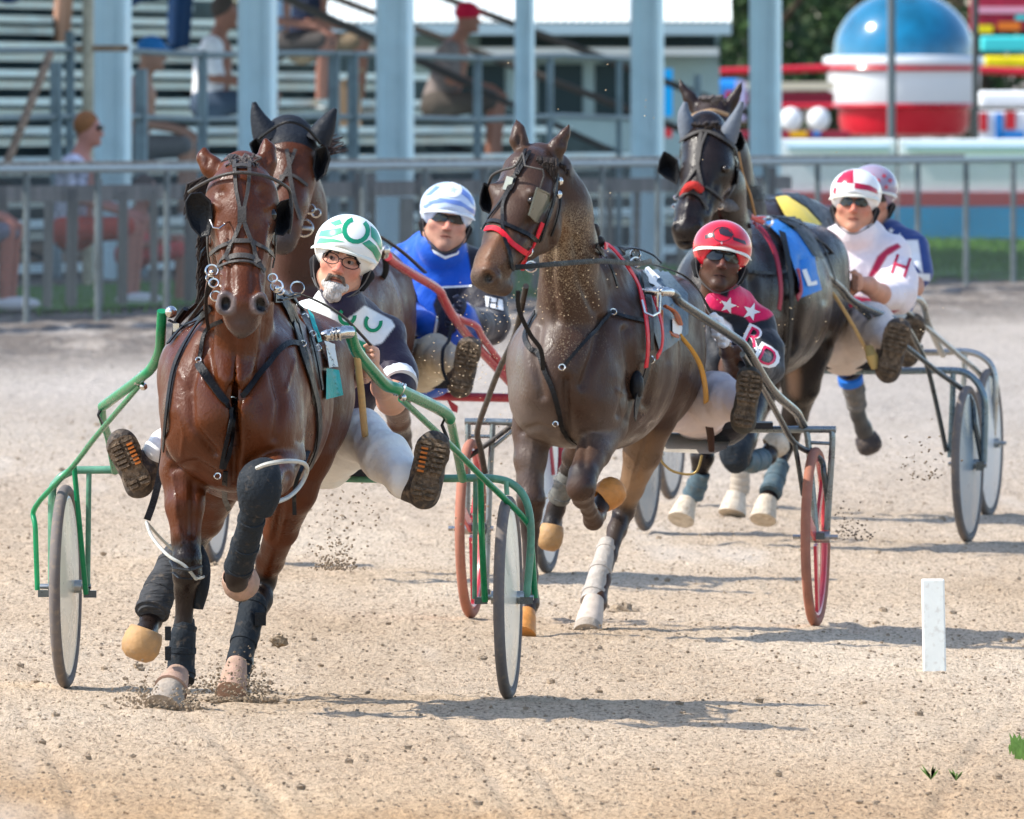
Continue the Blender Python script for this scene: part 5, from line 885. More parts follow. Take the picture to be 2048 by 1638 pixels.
def lens_plate(h, mb, cx, w_, hh, y0=.098, sh=.6, tilt=0):
    n = 22; v = []
    for q in (0, 1):
        for i in range(n):
            a = 2*math.pi*i/n; ca, sa = math.cos(a), math.sin(a); x = cx+w_*abs(ca)**sh*(1 if ca > 0 else -1); z = .001+hh*abs(sa)**sh*(1 if sa > 0 else -.9)+tilt*(x-cx)
            v.append(h(x, y0-7.5*x*x-.003*q, z))
    c0 = h(cx, y0-7.5*cx*cx+.002, .001); c1 = h(cx, y0-7.5*cx*cx-.002, .001); v += [c0, c1]
    mb.add(v, [(i, (i+1) % n, 2*n) for i in range(n)]+[((i+1) % n+n, i+n, 2*n+1) for i in range(n)]+[(i, i+n, (i+1) % n+n, (i+1) % n) for i in range(n)])
def sunglasses(h, root, w_=.031, hh=.019, sh=.75, cx=.033):
    fr = MB(); fr.tube([h(-.034, .094, .014), h(0, .104, .013), h(.034, .094, .014)], .0028*h.k, 6)
    fr.tube([h(-.062, .072, .010), h(-.078, -.01, .004)], .003*h.k, 5); fr.tube([h(.062, .072, .010), h(.078, -.01, .004)], .003*h.k, 5); g = fr.mesh('sunglasses', M['black'], root)
    for s in (-1, 1): mb = MB(); lens_plate(h, mb, s*cx, w_, hh, sh=sh, tilt=-s*.08); mb.mesh('lens', M['lens'], g)
def specs(h, root):
    fr = MB()
    for s in (-1, 1):
        P = [h(s*.034+.028*math.cos(a), .100-6*(s*.034+.028*math.cos(a))**2, -.004+.018*(abs(math.sin(a))**.8*(1 if math.sin(a) > 0 else -1))) for a in [2*math.pi*i/20 for i in range(20)]]
        fr.tube(P+[P[0]], .0017*h.k, 6); fr.tube([h(s*.062, .078, .004), h(s*.079, -.01, .0)], .0022*h.k, 5)
    fr.tube([h(-.008, .099, .0), h(0, .104, .002), h(.008, .099, .0)], .002*h.k, 5); fr.mesh('eyeglasses', M['black'], root)
def helmet(h, root, base, visor, paint=None, hs=1.):
    k = h.k; lo = [h.c[i]-.2*k for i in range(3)]; hi = [h.c[i]+.22*k for i in range(3)]
    f = Field(lo, hi, .0042); f.ell(h(0, -.022, .046), [.113*k*hs, .134*k*hs, .107*k*hs], .001, h.ax)
    f.ell(h(0, -.022, .042), [.098*k*hs, .118*k*hs, .092*k*hs], .002, h.ax, True); f.ell(h(0, .155, -.057), [.090*k, .17*k, .102*k], .006, h.ax, True); f.plane(h(0, 0, -.042), -h.Z, .004); f.ell(h(0, -.02, -.085), [.2*k, .07*k, .06*k], .004, h.ax, True)
    V, Q = f.mesh(); P = PX(V); col = np.tile(np.array(base, float), (len(V), 1))
    o = link('helmet', V, Q, M['helm'], root, col=col); bv = bvh_of(o)
    f = Field(lo, hi, .0046); f.ell(h(0, -.024, .040), [.106*k*hs, .122*k*hs, .098*k*hs], .001, h.ax); f.cone(h(-.09, -.01, -.03), h(-.082, .0, -.075), .022*k, .012*k, .01); f.cone(h(.09, -.01, -.03), h(.082, .0, -.075), .022*k, .012*k, .01); f.ell(h(0, .12, -.05), [.073*k, .15*k, .083*k], .004, h.ax, True); f.ell(h(0, -.01, -.04), [.074*k, .11*k, .1*k], .004, h.ax, True)
    V, Q = f.mesh(); link('helmet_padding', V, Q, M['liner'], root)
    mb = MB(); n = 16; v = []
    for i in range(n+1):
        a = math.pi*(.12+.76*i/n); c_, s_ = math.cos(a), math.sin(a)
        for rr, zz in ((.100, .046), (.1, .053), (1, .036), (1, .030)):
            q = 1 if rr < .5 else 1.21; v.append(h(.108*c_*q*hs*(.99 if q == 1 else .93), (.105*s_*q-.012)*hs, zz-.02*(1-s_)*1.2-.006))
    fs = [(i*4+j, i*4+(j+1) % 4, i*4+4+(j+1) % 4, i*4+4+j) for i in range(n) for j in range(4)]+[(3, 2, 1, 0), (n*4, n*4+1, n*4+2, n*4+3)]
    mb.add(v, fs); mb.mesh('visor', visor, o)
    mb = MB()
    for s in (-1, 1): mb.tube([h(*p) for p in crom([(s*.098, .03, -.01), (s*.086, .02, -.06), (s*.06, .045, -.105), (s*.02, .06, -.132), (0, .062, -.136)], 5)], .0035*k, 6, .6); mb.tube([h(*p) for p in crom([(s*.104, -.03, -.02), (s*.095, -.01, -.07), (s*.062, .04, -.108)], 5)], .0035*k, 6, .6)
    mb.mesh('chin_strap', M['strapm'], root); return o, bv
def fist(f, rig, x, y, t, s=1., dx=1):
    r = .0085*s
    for k in range(4):
        yy = y+(k-1.5)*rig.s*.0175*s; w_ = rig.s*.022*s*(1, 1.1, 1.05, .85)[k]*dx
        f.cone(rig(x+w_*.8, yy, t-.03), rig(x-w_*.5, yy+1, t+.012), r, r, .003); f.cone(rig(x-w_*.5, yy+1, t+.012), rig(x+w_*.35, yy+2, t+.022), r*.98, r*.9, .003)
    f.ell(rig(x+rig.s*.004*dx, y, t-.03), (.024*s, .032*s, .040*s), .006, (rig.rt, rig.fw, Z))
    f.cone(rig(x+rig.s*.018*dx, y-rig.s*.02, t-.03), rig(x-rig.s*.006*dx, y-rig.s*.042*s, t+.01), r*1.25, r, .005); f.cone(rig(x-rig.s*.006*dx, y-rig.s*.042*s, t+.01), rig(x-rig.s*.02*dx, y-rig.s*.038*s, t+.022), r, r*.85, .004)
def boot(rig, root, ankle, heel, toe, wpx, lab=None, tread=None, sm=None, shaft=None):
    """boot resting toe-up with its sole towards the camera; heel and toe are photo points"""
    hx, hy, ht = heel; tx, ty, tt = toe; P = [rig(*shaft)] if shaft else []
    f = Field(*bounds(rig, min(hx, tx, ankle[0])-90, max(hx, tx, ankle[0])+90, min(hy, ty)-60, max(hy, ty)+60, ht-.5, ht+.4), .0065)
    r = rig.m(wpx); f.cone(rig(*ankle[:3]), rig(hx, hy, ht-.06), rig.m(ankle[3]), r*.85, .02); f.cone(rig(hx, hy, ht-.05), rig(tx, ty, tt-.05), r*.86, r*.96, .02, (rig.fw, .62)); f.noise(.0022, 60, 3)
    V, Q = f.mesh(); b = link('boot', V, Q, sm or M['bootm'], root)
    d = Vector((tx-hx, ty-hy)); L = d.length; d /= L; nrm = Vector((-d.y, d.x)); mb = MB(); prof = [(-.16, .35), (-.12, .62), (0, .78), (.2, .78), (.38, .66), (.55, .8), (.8, 1.), (1., .98), (1.14, .72), (1.2, .3)]
    ring_ = [(hx+d.x*u*L+nrm.x*w_*wpx, hy+d.y*u*L+nrm.y*w_*wpx, u) for u, w_ in prof]+[(hx+d.x*u*L-nrm.x*w_*wpx, hy+d.y*u*L-nrm.y*w_*wpx, u) for u, w_ in reversed(prof)]
    n = len(ring_); z = lambda u: ht+(tt-ht)*u; v = [rig(x, y, z(u)+.012) for x, y, u in ring_]+[rig(x, y, z(u)-.012) for x, y, u in ring_]
    mb.add(v, [tuple(range(n))[::-1], tuple(range(n, 2*n))]+[(i, (i+1) % n, (i+1) % n+n, i+n) for i in range(n)])
    for u in (-.05, .07, .5, .62, .74, .86, .98, 1.08):
        w_ = .62 if u < .3 else .74
        for s in (-1, 1): a = rig(hx+d.x*u*L+nrm.x*s*w_*wpx*.12, hy+d.y*u*L+nrm.y*s*w_*wpx*.12, z(u)+.016); c = rig(hx+d.x*u*L+nrm.x*s*w_*wpx, hy+d.y*u*L+nrm.y*s*w_*wpx, z(u)+.016); mb.beam(a, c, .010, .012, rig.fw)
    so_ = mb.mesh('sole', M['sole'], b)
    if tread:
        for u in (.45, .55, .65, .75, .85, .95):
            mb = MB(); a = rig(hx+d.x*u*L+nrm.x*tread*.25*wpx, hy+d.y*u*L+nrm.y*tread*.25*wpx, z(u)+.024); c = rig(hx+d.x*u*L+nrm.x*tread*.62*wpx, hy+d.y*u*L+nrm.y*tread*.62*wpx, z(u)+.024); mb.beam(a, c, .007, .006, rig.fw); mb.mesh('tread_mark', mat('orange rubber tread', (.55, .16, .03), .7, dirt=.3), so_)
    return b
def cloth_mesh(name, rig, bb, parts, m, root, h=.0054, base=None, paint=None, nz=.0042, cuts=None, label=None):
    f = Field(*bounds(rig, *bb), h)
    for p in parts: rig.chain(f, p['p'], p.get('k', .03), p.get('g', 0.), (tuple(rig.fw), p['flat']) if 'flat' in p else None)
    f.noise(nz, 22, 4, (1, 1, 1.8)); f.noise(nz*.55, 58, 5, (1.6, 1, 1))
    for c in cuts or []: c(f)
    V, Q = f.mesh(); col = None
    if base is not None:
        col = np.tile(np.array(base, float), (len(V), 1)); P = PX(V)
        for poly, c in paint or []:
            dm = np.min([segd(P, a, b)[0] for a, b in zip(poly, poly[1:]+poly[:1])], axis=0); sd = np.where(inpoly(P, poly), dm, -dm); col = lerpc(col, c, np.clip(.5+sd/3.2, 0, 1))
    return link(name, V, Q, m, root, col=col, label=label)
def star(cx, cy, r, rot=0): return [(cx+(r if i % 2 == 0 else r*.42)*math.sin(i*math.pi/5+rot), cy-(r if i % 2 == 0 else r*.42)*math.cos(i*math.pi/5+rot)) for i in range(10)]
def horseshoe(cx, cy, w_, h_, th, rot=0, op=1, gap=.14):
    o = []; i_ = []
    for k in range(15):
        a = math.pi*(-gap+(1+2*gap)*k/14); o.append((w_*math.cos(a), h_*math.sin(a))); i_.append(((w_-th)*math.cos(a), (h_-th)*math.sin(a)))
    P = o+i_[::-1]; c, s = math.cos(rot), math.sin(rot); return [(cx+x*c-y*s*op, cy+x*s+y*c*op) for x, y in P]
# -------- driver A: grey beard, green and white helmet
dA = thing('person', 'grey bearded driver in white and green helmet and clear glasses, holding the reins', 'person', A(640, 940, .1), None)
hd = Head(A, 688, 520, .12, 15, -6, 0, 1.0); f = Field(*bounds(A, 560, 840, 420, 900, -.35, 1.0), .0052); put_head(f, hd, full=1.0)
torsoA = [(655, 870, .1, 62), (685, 760, .02, 78), (694, 690, .0, 84)]
A.chain(f, torsoA, .03, -.012); A.chain(f, [(770, 675, .02, 34), (790, 780, .16, 30), (783, 800, .2, 31), (765, 775, .42, 24), (752, 744, .62, 15), (748, 730, .70, 13)], .02, -.004)
A.chain(f, [(630, 640, .02, 34), (615, 760, .2, 28), (690, 770, .45, 20), (722, 752, .6, 15)], .02, -.004); fist(f, A, 742, 716, .74, 1.02); fist(f, A, 727, 744, .66, 1.0)
V, Q = f.mesh(); link('body', V, Q, M['skin'], dA, col=skincol(V, hd, (.60, .31, .21), (.62, .17, .12), .0)); grid_eye(hd, dA, 1); specs(hd, dA); LPM = mat('lip crease', (.16, .05, .04), .6); mouth(hd, dA, LPM)
def facial(h, root, m, pts, name, hh=.005, k=.008):
    lo = [h.c[i]-.16 for i in range(3)]; hi = [h.c[i]+.16 for i in range(3)]; f = Field(lo, hi, hh)
    for a, b, ra, rb in pts: f.cone(h(*a), h(*b), ra*h.k, rb*h.k, k)
    f.noise(.0015, 160, 5); V, Q = f.mesh(); return link(name, V, Q, m, root)
facial(hd, dA, M['hair'], [((-.03, .062, -.088), (0, .078, -.100), .018, .020), ((.03, .062, -.088), (0, .078, -.100), .018, .020), ((-.012, .07, -.12), (.012, .07, -.12), .020, .020), ((0, .07, -.125), (0, .066, -.14), .016, .008), ((0, .083, -.092), (0, .078, -.1), .014, .016)], 'beard')
facial(hd, dA, M['dhair'], [((0, .096, -.056), (-.022, .088, -.060), .0065, .007), ((0, .096, -.056), (.022, .088, -.060), .0065, .007), ((-.022, .088, -.060), (-.033, .074, -.082), .007, .006), ((.022, .088, -.060), (.033, .074, -.082), .007, .006)], 'moustache', .004, .003)
for s in (-1, 1): facial(hd, dA, M['dhair'], [((s*.014, .092, .019), (s*.044, .076, .021), .004, .003)], 'eyebrow', .004, .003)
hm, hv = helmet(hd, dA, (.80, .80, .76), mat('cream white visor', (.74, .72, .62), .35, coat=.3))
GRN = mat('green helmet paint', (.006, .26, .13), .2, coat=.5)
decal('helmet_horseshoe', hv, [horseshoe(712, 461, 28, 27, 9, .25, 1, .33)], GRN, hm, .0015, 4)
PGR = mat('pale green helmet paint', (.12, .48, .27), .25, coat=.5)
for m_, pl in ((GRN, [(741, 452), (752, 460), (762, 482), (765, 500), (761, 500), (752, 484), (742, 474)]), (GRN, [(724, 487), (738, 480), (752, 492), (762, 510), (760, 528), (754, 522), (744, 504)]), (PGR, [(660, 446), (680, 439), (684, 448), (670, 452)]), (PGR, [(642, 462), (682, 456), (684, 466), (662, 474), (638, 472)]), (PGR, [(632, 488), (640, 476), (668, 478), (690, 484), (664, 484), (644, 486)])): decal('helmet_stripe', hv, [pl], m_, hm, .0015, 4)
PUR = (.018, .012, .032)
jk = cloth_mesh('jacket', A, (560, 850, 560, 930, -.4, .7), [dict(p=torsoA, g=.004), dict(p=[(620, 645, .02, 42), (690, 636, -.02, 56), (768, 676, .02, 44)]), dict(p=[(688, 640, .03, 64), (678, 620, .09, 54), (680, 603, .11, 45)]), dict(p=[(768, 676, .02, 42), (792, 745, .1, 41), (795, 765, .13, 42)]), dict(p=[(620, 645, .02, 42), (610, 740, .2, 40)])], M['cloth'], dA, base=PUR,
    paint=[([(560, 560), (690, 590), (783, 640), (790, 652), (764, 686), (745, 692), (715, 680), (700, 676), (560, 600)], (.75, .76, .74)), ([(715, 678), (746, 690), (744, 708), (712, 706)], (.01, .25, .12)), ([(636, 560), (642, 592), (662, 622), (692, 640), (716, 622), (740, 602), (770, 560)], PUR)])
jv = bvh_of(jk); GR2 = mat('green appliqué', (.01, .24, .11), .6)
decal('horseshoe_patch', jv, [horseshoe(694, 632, 18, 19, 7, .35)], GR2, jk, .003, 5); decal('horseshoe_patch', jv, [horseshoe(746, 645, 19, 20, 7, .3)], GR2, jk, .003, 5)
mb = MB(); mb.tube([A(794, 758, .13), A(799, 771, .16)], [A.m(40), A.m(38)], 18); mb.mesh('cuff', mat('white cuff', (.75, .76, .78), .6), dA)
cloth_mesh('trousers', A, (280, 860, 780, 1040, -.2, 1.2), [dict(p=[(650, 905, .1, 70), (700, 880, .45, 56), (722, 868, .6, 50), (770, 915, .78, 46), (808, 958, .9, 40)], g=0), dict(p=[(650, 905, .1, 60), (500, 880, .5, 50), (400, 865, .65, 44), (335, 892, .85, 33), (315, 905, .92, 30)])], M['white'], dA)
boot(A, dA, (806, 960, .88, 37), (848, 985, 1.0), (866, 895, 1.02), 36, tread=-1); boot(A, dA, (316, 905, .9, 30), (278, 965, 1.0), (244, 890, 1.02), 33, tread=1)
# -------- driver B: red helmet
dB = thing('person', 'driver in red helmet and black and pink silks with white stars on the shoulder', 'person', B(1430, 855, .1))
hd = Head(B, 1442, 519, .12, 9, 4, 7, .98); f = Field(*bounds(B, 1340, 1580, 430, 860, -.35, 1.0), .0055); put_head(f, hd, full=1.02)
torsoB = [(1440, 830, .1, 60), (1452, 740, .02, 66), (1462, 672, .0, 64)]
B.chain(f, torsoB, .03, -.012); B.chain(f, [(1420, 640, .02, 30), (1462, 742, .2, 22), (1466, 728, .35, 20), (1454, 704, .55, 15), (1448, 688, .62, 13)], .02, -.002); B.chain(f, [(1512, 650, .02, 30), (1530, 735, .15, 28), (1480, 700, .55, 15)], .02, -.006)
V, Q = f.mesh(); link('body', V, Q, M['skind'], dB, col=skincol(V, hd, (.085, .040, .025), (.14, .05, .04), .35)); sunglasses(hd, dB, .030, .019, .8); mouth(hd, dB, mat('dark lip crease', (.02, .008, .007), .6))
hm, hv = helmet(hd, dB, (.62, .012, .03), mat('cream white visor'), hs=1.0)
DST = mat('dark helmet band', (.03, .02, .03), .3, coat=.5); decal('helmet_band', hv, [[(1410, 470), (1428, 466), (1430, 473), (1410, 478)], [(1466, 474), (1490, 482), (1492, 490), (1466, 480)]], DST, hm, .0015, 4)
decal('helmet_emblem', hv, [[(1437, 460), (1444, 456), (1456, 459), (1462, 466), (1468, 470), (1462, 474), (1450, 472), (1440, 468)], {'o': [(1445+20*math.cos(a), 469+15*math.sin(a)) for a in [k*math.pi/9 for k in range(18)]], 'h': [[(1445+18.4*math.cos(a), 469+13.4*math.sin(a)) for a in [k*math.pi/9 for k in range(18)]]]}], DST, hm, .002, 4)
decal('helmet_marking', hv, [g for g in glyph('0', 1443, 486, 5)], mat('white paint', (.8, .8, .8), .4), hm, .002, 4)
PNK, BK = (.66, .008, .09), (.008, .011, .017)
jk = cloth_mesh('jacket', B, (1350, 1600, 570, 880, -.4, .7), [dict(p=torsoB, g=.004), dict(p=[(1414, 640, .02, 34), (1460, 632, -.02, 44), (1514, 654, .02, 36)]), dict(p=[(1460, 620, .04, 50), (1449, 602, .09, 41)]), dict(p=[(1514, 654, .02, 36), (1530, 700, .1, 35), (1534, 738, .14, 32), (1500, 722, .4, 25)]), dict(p=[(1414, 640, .02, 34), (1440, 720, .15, 30)])], M['cloth'], dB, base=BK,
    paint=[([(1400, 560), (1600, 560), (1560, 622), (1534, 638), (1500, 646), (1490, 634), (1470, 628), (1440, 622), (1425, 618), (1395, 600)], PNK), ([(1340, 560), (1411, 590), (1410, 680), (1340, 680)], (.66, .50, .56)), ([(1425, 640), (1440, 632), (1462, 650), (1470, 672), (1460, 690), (1430, 680)], (.74, .72, .74)), ([(1440, 560), (1462, 560), (1456, 596), (1440, 590)], BK)])
jv = bvh_of(jk); WC = mat('white appliqué', (.78, .78, .78), .6); RC = mat('crimson appliqué', (.62, .015, .09), .6)
decal('star_patch', jv, [star(1456, 611, 17, .3)], WC, jk, .003, 5); decal('star_patch', jv, [star(1502, 624, 19, .35)], WC, jk, .003, 5)
for ch, x, y, h_, a in (('R', 1509, 676, 36, .45), ('D', 1535, 714, 34, .5)):
    for nm, mm, hh, lf, ww in (('letter_outline', WC, h_+9, .003, 1.25), ('letter', RC, h_, .0045, 1.0)): decal(nm, jv, glyph(ch, x, y, hh, a, wf=ww), mm, jk, lf, 6)
f = Field(*bounds(B, 1400, 1500, 630, 720, .3, .9), .005); fist(f, B, 1444, 672, .68, 1.15); fist(f, B, 1432, 654, .72, 1.1); V, Q = f.mesh(); link('gloves', V, Q, M['glove'], dB)
cloth_mesh('trousers', B, (1310, 1560, 700, 900, -.2, 1.1), [dict(p=[(1400, 830, .1, 52), (1410, 815, .4, 48), (1428, 796, .62, 50), (1455, 800, .72, 38), (1484, 812, .82, 27)]), dict(p=[(1400, 830, .1, 50), (1370, 825, .5, 36), (1300, 840, .7, 30)])], M['pinkw'], dB)
boot(B, dB, (1482, 806, .76, 26), (1487, 842, .9), (1500, 758, .92), 27, sm=mat('olive grey muddy boot', (.07, .065, .055), .7, var=.3, dirt=.4))
# -------- driver E: blue silks
dE = thing('person', 'driver in blue silks, pale blue helmet and wraparound dark sunglasses', 'person', E(850, 775, .1))
hd = Head(E, 893, 439, .12, 8, 5, 2, 1.0); f = Field(*bounds(E, 740, 1040, 350, 760, -.35, 1.0), .006); put_head(f, hd, full=1.2, nose=1.0)
torsoE = [(850, 740, .1, 58), (860, 640, .02, 74), (868, 575, .0, 76)]
E.chain(f, torsoE, .03, -.014); V, Q = f.mesh(); link('body', V, Q, M['skin'], dE, col=skincol(V, hd, (.58, .31, .22), (.60, .22, .16), .5)); sunglasses(hd, dE, .034, .018, .8, .034); mouth(hd, dE, LPM)
hm, hv = helmet(hd, dE, (.52, .62, .80), mat('pale blue visor', (.70, .74, .78), .3, coat=.3)); BL = mat('blue helmet stripe', (.16, .26, .62), .25, coat=.4)
for pl in ([(856, 404), (880, 396), (920, 402), (948, 420), (952, 432), (926, 414), (890, 404), (862, 408)], [(925, 378), (945, 394), (953, 414), (948, 414), (936, 398), (920, 386)], [(850, 392), (872, 372), (880, 374), (862, 390)], [(846, 412), (862, 404), (866, 407), (850, 418)]): decal('helmet_stripe', hv, [pl], BL, hm, .0015, 4)
decal('helmet_emblem', hv, [[(906+18*math.cos(a), 380+15*math.sin(a)) for a in [k*math.pi/10 for k in range(20)]]], mat('white paint'), hm, .002, 4)
decal('emblem_mark', hv, [star(906, 380, 9, .2)], mat('pale blue mark', (.45, .55, .72), .4), hm, .0026, 4)
BLU, NAV = (.004, .085, .50), (.010, .009, .018)
jk = cloth_mesh('jacket', E, (730, 1050, 460, 790, -.4, .8), [dict(p=torsoE, g=.006), dict(p=[(812, 528, .02, 40), (872, 510, -.02, 52), (942, 534, .02, 42)]), dict(p=[(876, 512, .04, 62), (882, 497, .09, 50)]), dict(p=[(940, 548, .02, 44), (970, 610, .1, 42), (980, 650, .16, 38), (945, 648, .4, 30), (922, 626, .6, 22)]), dict(p=[(808, 540, .02, 42), (790, 620, .1, 38), (850, 650, .45, 26)])], M['cloth'], dE, base=BLU,
    paint=[([(930, 470), (1060, 470), (1060, 740), (955, 700), (965, 660), (950, 620), (930, 600), (944, 560)], NAV), ([(878, 577), (942, 573), (930, 620), (915, 640), (912, 664), (885, 682), (866, 682), (872, 632), (866, 610)], NAV), ([(858, 470), (935, 470), (912, 506), (890, 512), (862, 500)], (.03, .03, .05))])
jv = bvh_of(jk)
decal('white_piping', jv, [[(876, 573), (944, 570), (944, 574), (880, 577)], [(863, 682), (872, 632), (876, 634), (868, 684)], [(864, 498), (890, 512), (912, 506), (918, 500), (916, 508), (890, 518), (868, 506)]], WC, jk, .003, 5)
decal('letter_patch', jv, [[(970, 592), (1004, 600), (1006, 622), (972, 614)]], WC, jk, .003, 5); decal('letter', jv, glyph('H', 986, 607, 20, .1), mat('black lettering', (.02, .02, .03), .6), jk, .005, 5)
f = Field(*bounds(E, 880, 970, 590, 690, .3, .9), .006); fist(f, E, 918, 616, .66, 1.1); fist(f, E, 900, 640, .62, 1.1); V, Q = f.mesh(); link('gloves', V, Q, mat('black glove', (.02, .025, .05), .6), dE)
cloth_mesh('trousers', E, (760, 980, 640, 800, -.2, 1.1), [dict(p=[(840, 735, .1, 54), (850, 725, .4, 46), (872, 712, .62, 40), (905, 728, .8, 32), (918, 735, .86, 28)]), dict(p=[(840, 735, .1, 50), (760, 735, .5, 40), (700, 740, .7, 30)])], M['cream'], dE)
boot(E, dE, (915, 736, .84, 27), (920, 772, .95), (938, 698, .97), 26, sm=M['bootm']); mb = MB(); mb.tube([E(*p) for p in crom([(905, 640, .7), (898, 680, .8), (886, 700, .9), (886, 740, .95), (898, 770, .95)], 5)], E.m(4), 6, .5); mb.mesh('foot_strap', M['black'], dE)
# -------- driver C: red and white quartered helmet
dC = thing('person', 'driver in white silks and red and white quartered helmet, frowning behind aviator sunglasses', 'person', C(1710, 735, .1))
hd = Head(C, 1710, 407, .12, 3, -4, 3, 1.0); f = Field(*bounds(C, 1610, 1850, 320, 700, -.35, 1.0), .0065); put_head(f, hd, full=1.16, nose=1.03)
torsoC = [(1700, 690, .1, 54), (1716, 600, .02, 64), (1722, 540, .0, 68)]
C.chain(f, torsoC, .03, -.014); C.chain(f, [(1786, 590, .2, 24), (1760, 588, .4, 20), (1738, 572, .55, 17), (1722, 566, .62, 14)], .02); C.chain(f, [(1660, 590, .2, 24), (1690, 585, .45, 17), (1706, 575, .55, 14)], .02); fist(f, C, 1712, 564, .68, 1.1); fist(f, C, 1694, 578, .62, 1.1)
V, Q = f.mesh(); link('body', V, Q, M['skint'], dC, col=skincol(V, hd, (.56, .27, .175), (.60, .16, .11), .1)); sunglasses(hd, dC, .029, .021, .9); mouth(hd, dC, LPM)
hm, hv = helmet(hd, dC, (.80, .78, .76), mat('cream white visor')); MR = mat('maroon helmet paint', (.42, .012, .05), .2, coat=.5)
decal('helmet_quarter', hv, [[(1672, 366), (1677, 356), (1687, 346), (1698, 341), (1707, 340), (1707, 367)], [(1709, 365), (1740, 371), (1754, 379), (1755, 388), (1735, 381), (1709, 377)], [(1666, 384), (1669, 374), (1674, 376), (1671, 390)]], MR, hm, .0016, 4)
WHS = (.76, .68, .70); MRN = (.40, .012, .06)
jk = cloth_mesh('jacket', C, (1600, 1850, 430, 740, -.4, .8), [dict(p=torsoC, g=.006), dict(p=[(1660, 500, .02, 38), (1716, 486, -.02, 48), (1782, 506, .02, 38)]), dict(p=[(1716, 480, .03, 55), (1711, 464, .09, 43)]), dict(p=[(1782, 508, .02, 38), (1796, 560, .1, 38), (1796, 590, .16, 36), (1768, 590, .36, 25)]), dict(p=[(1660, 500, .02, 38), (1655, 570, .1, 34)])], M['cloth'], dC, base=WHS,
    paint=[([(1795, 486), (1803, 494), (1775, 512), (1755, 545), (1744, 556), (1736, 552), (1755, 512), (1775, 495)], MRN), ([(1660, 620), (1700, 590), (1760, 600), (1720, 640), (1680, 660)], MRN), ([(1800, 620), (1775, 632), (1700, 625), (1775, 622)], MRN)])
jv = bvh_of(jk); MC = mat('maroon appliqué', (.40, .012, .06), .6); decal('letter', jv, glyph('H', 1802, 532, 40, .3, wf=.9), MC, jk, .003, 6)
cloth_mesh('trousers', C, (1600, 1850, 570, 760, -.2, 1.1), [dict(p=[(1690, 700, .1, 50), (1700, 685, .4, 46), (1742, 652, .62, 46), (1760, 668, .72, 36), (1782, 684, .82, 27)]), dict(p=[(1690, 700, .1, 48), (1655, 690, .5, 36), (1600, 700, .7, 30)]), dict(p=[(1700, 690, .2, 50), (1700, 660, .5, 44)])], mat('pale pink cream trousers', (.66, .56, .50), .7, var=.07, bump=.7, bs=14, dirt=.12), dC)
boot(C, dC, (1778, 682, .76, 26), (1776, 740, .9), (1796, 662, .92), 28); mb = MB(); mb.tube([C(*p) for p in ((1738, 694, .86), (1744, 714, .9), (1750, 738, .9))], [C.m(9), C.m(13), C.m(7)], 10, .6); mb.mesh('stirrup_pad', mat('yellow tan pad', (.55, .36, .12), .6), dC)
# -------- driver D: behind
dD = thing('person', 'driver in dark floral helmet half hidden behind the quartered red and white helmet', 'person', D(1780, 700, .1))
hd = Head(D, 1744, 396, .12, 6, 0, 2, 1.02); f = Field(*bounds(D, 1660, 1880, 300, 680, -.35, .9), .007); put_head(f, hd, full=1.06)
torsoD = [(1765, 660, .1, 50), (1770, 580, .02, 60), (1775, 520, .0, 60)]
D.chain(f, torsoD, .03, -.014); D.chain(f, [(1826, 500, .02, 28), (1826, 575, .14, 22), (1780, 590, .5, 15)], .02, -.004); fist(f, D, 1772, 590, .55, 1.1); V, Q = f.mesh(); link('body', V, Q, M['skint'], dD, col=skincol(V, hd, (.5, .25, .17), (.5, .18, .12), .0)); sunglasses(hd, dD)
hm, hv = helmet(hd, dD, (.30, .24, .32), mat('cream white visor'))
decal('helmet_flowers', hv, [star(1744+12*i, 352+(i % 2)*9, 6, i) for i in range(4)]+[star(1772, 374, 6, 1)], mat('red helmet flowers', (.5, .03, .06), .3, coat=.4), hm, .002, 4)
jk = cloth_mesh('jacket', D, (1660, 1880, 430, 700, -.4, .7), [dict(p=torsoD, g=.006), dict(p=[(1720, 492, .02, 34), (1770, 480, -.02, 42), (1822, 500, .02, 36)]), dict(p=[(1822, 500, .02, 36), (1830, 548, .08, 33)])], M['cloth'], dD, base=(.02, .05, .20), paint=[([(1812, 480), (1836, 480), (1846, 548), (1815, 512)], (.75, .76, .78)), ([(1816, 545), (1860, 548), (1860, 562), (1818, 560)], (.75, .76, .78))])
decal('star_patch', bvh_of(jk), [star(1798, 474, 9, .3), star(1782, 462, 7, .1)], WC, jk, .003, 5)
cloth_mesh('trousers', D, (1640, 1860, 560, 740, -.2, 1.), [dict(p=[(1765, 680, .1, 46), (1790, 650, .5, 38), (1812, 672, .75, 26)])], M['cream'], dD); boot(D, dD, (1810, 672, .7, 24), (1815, 712, .8), (1828, 650, .82), 24)
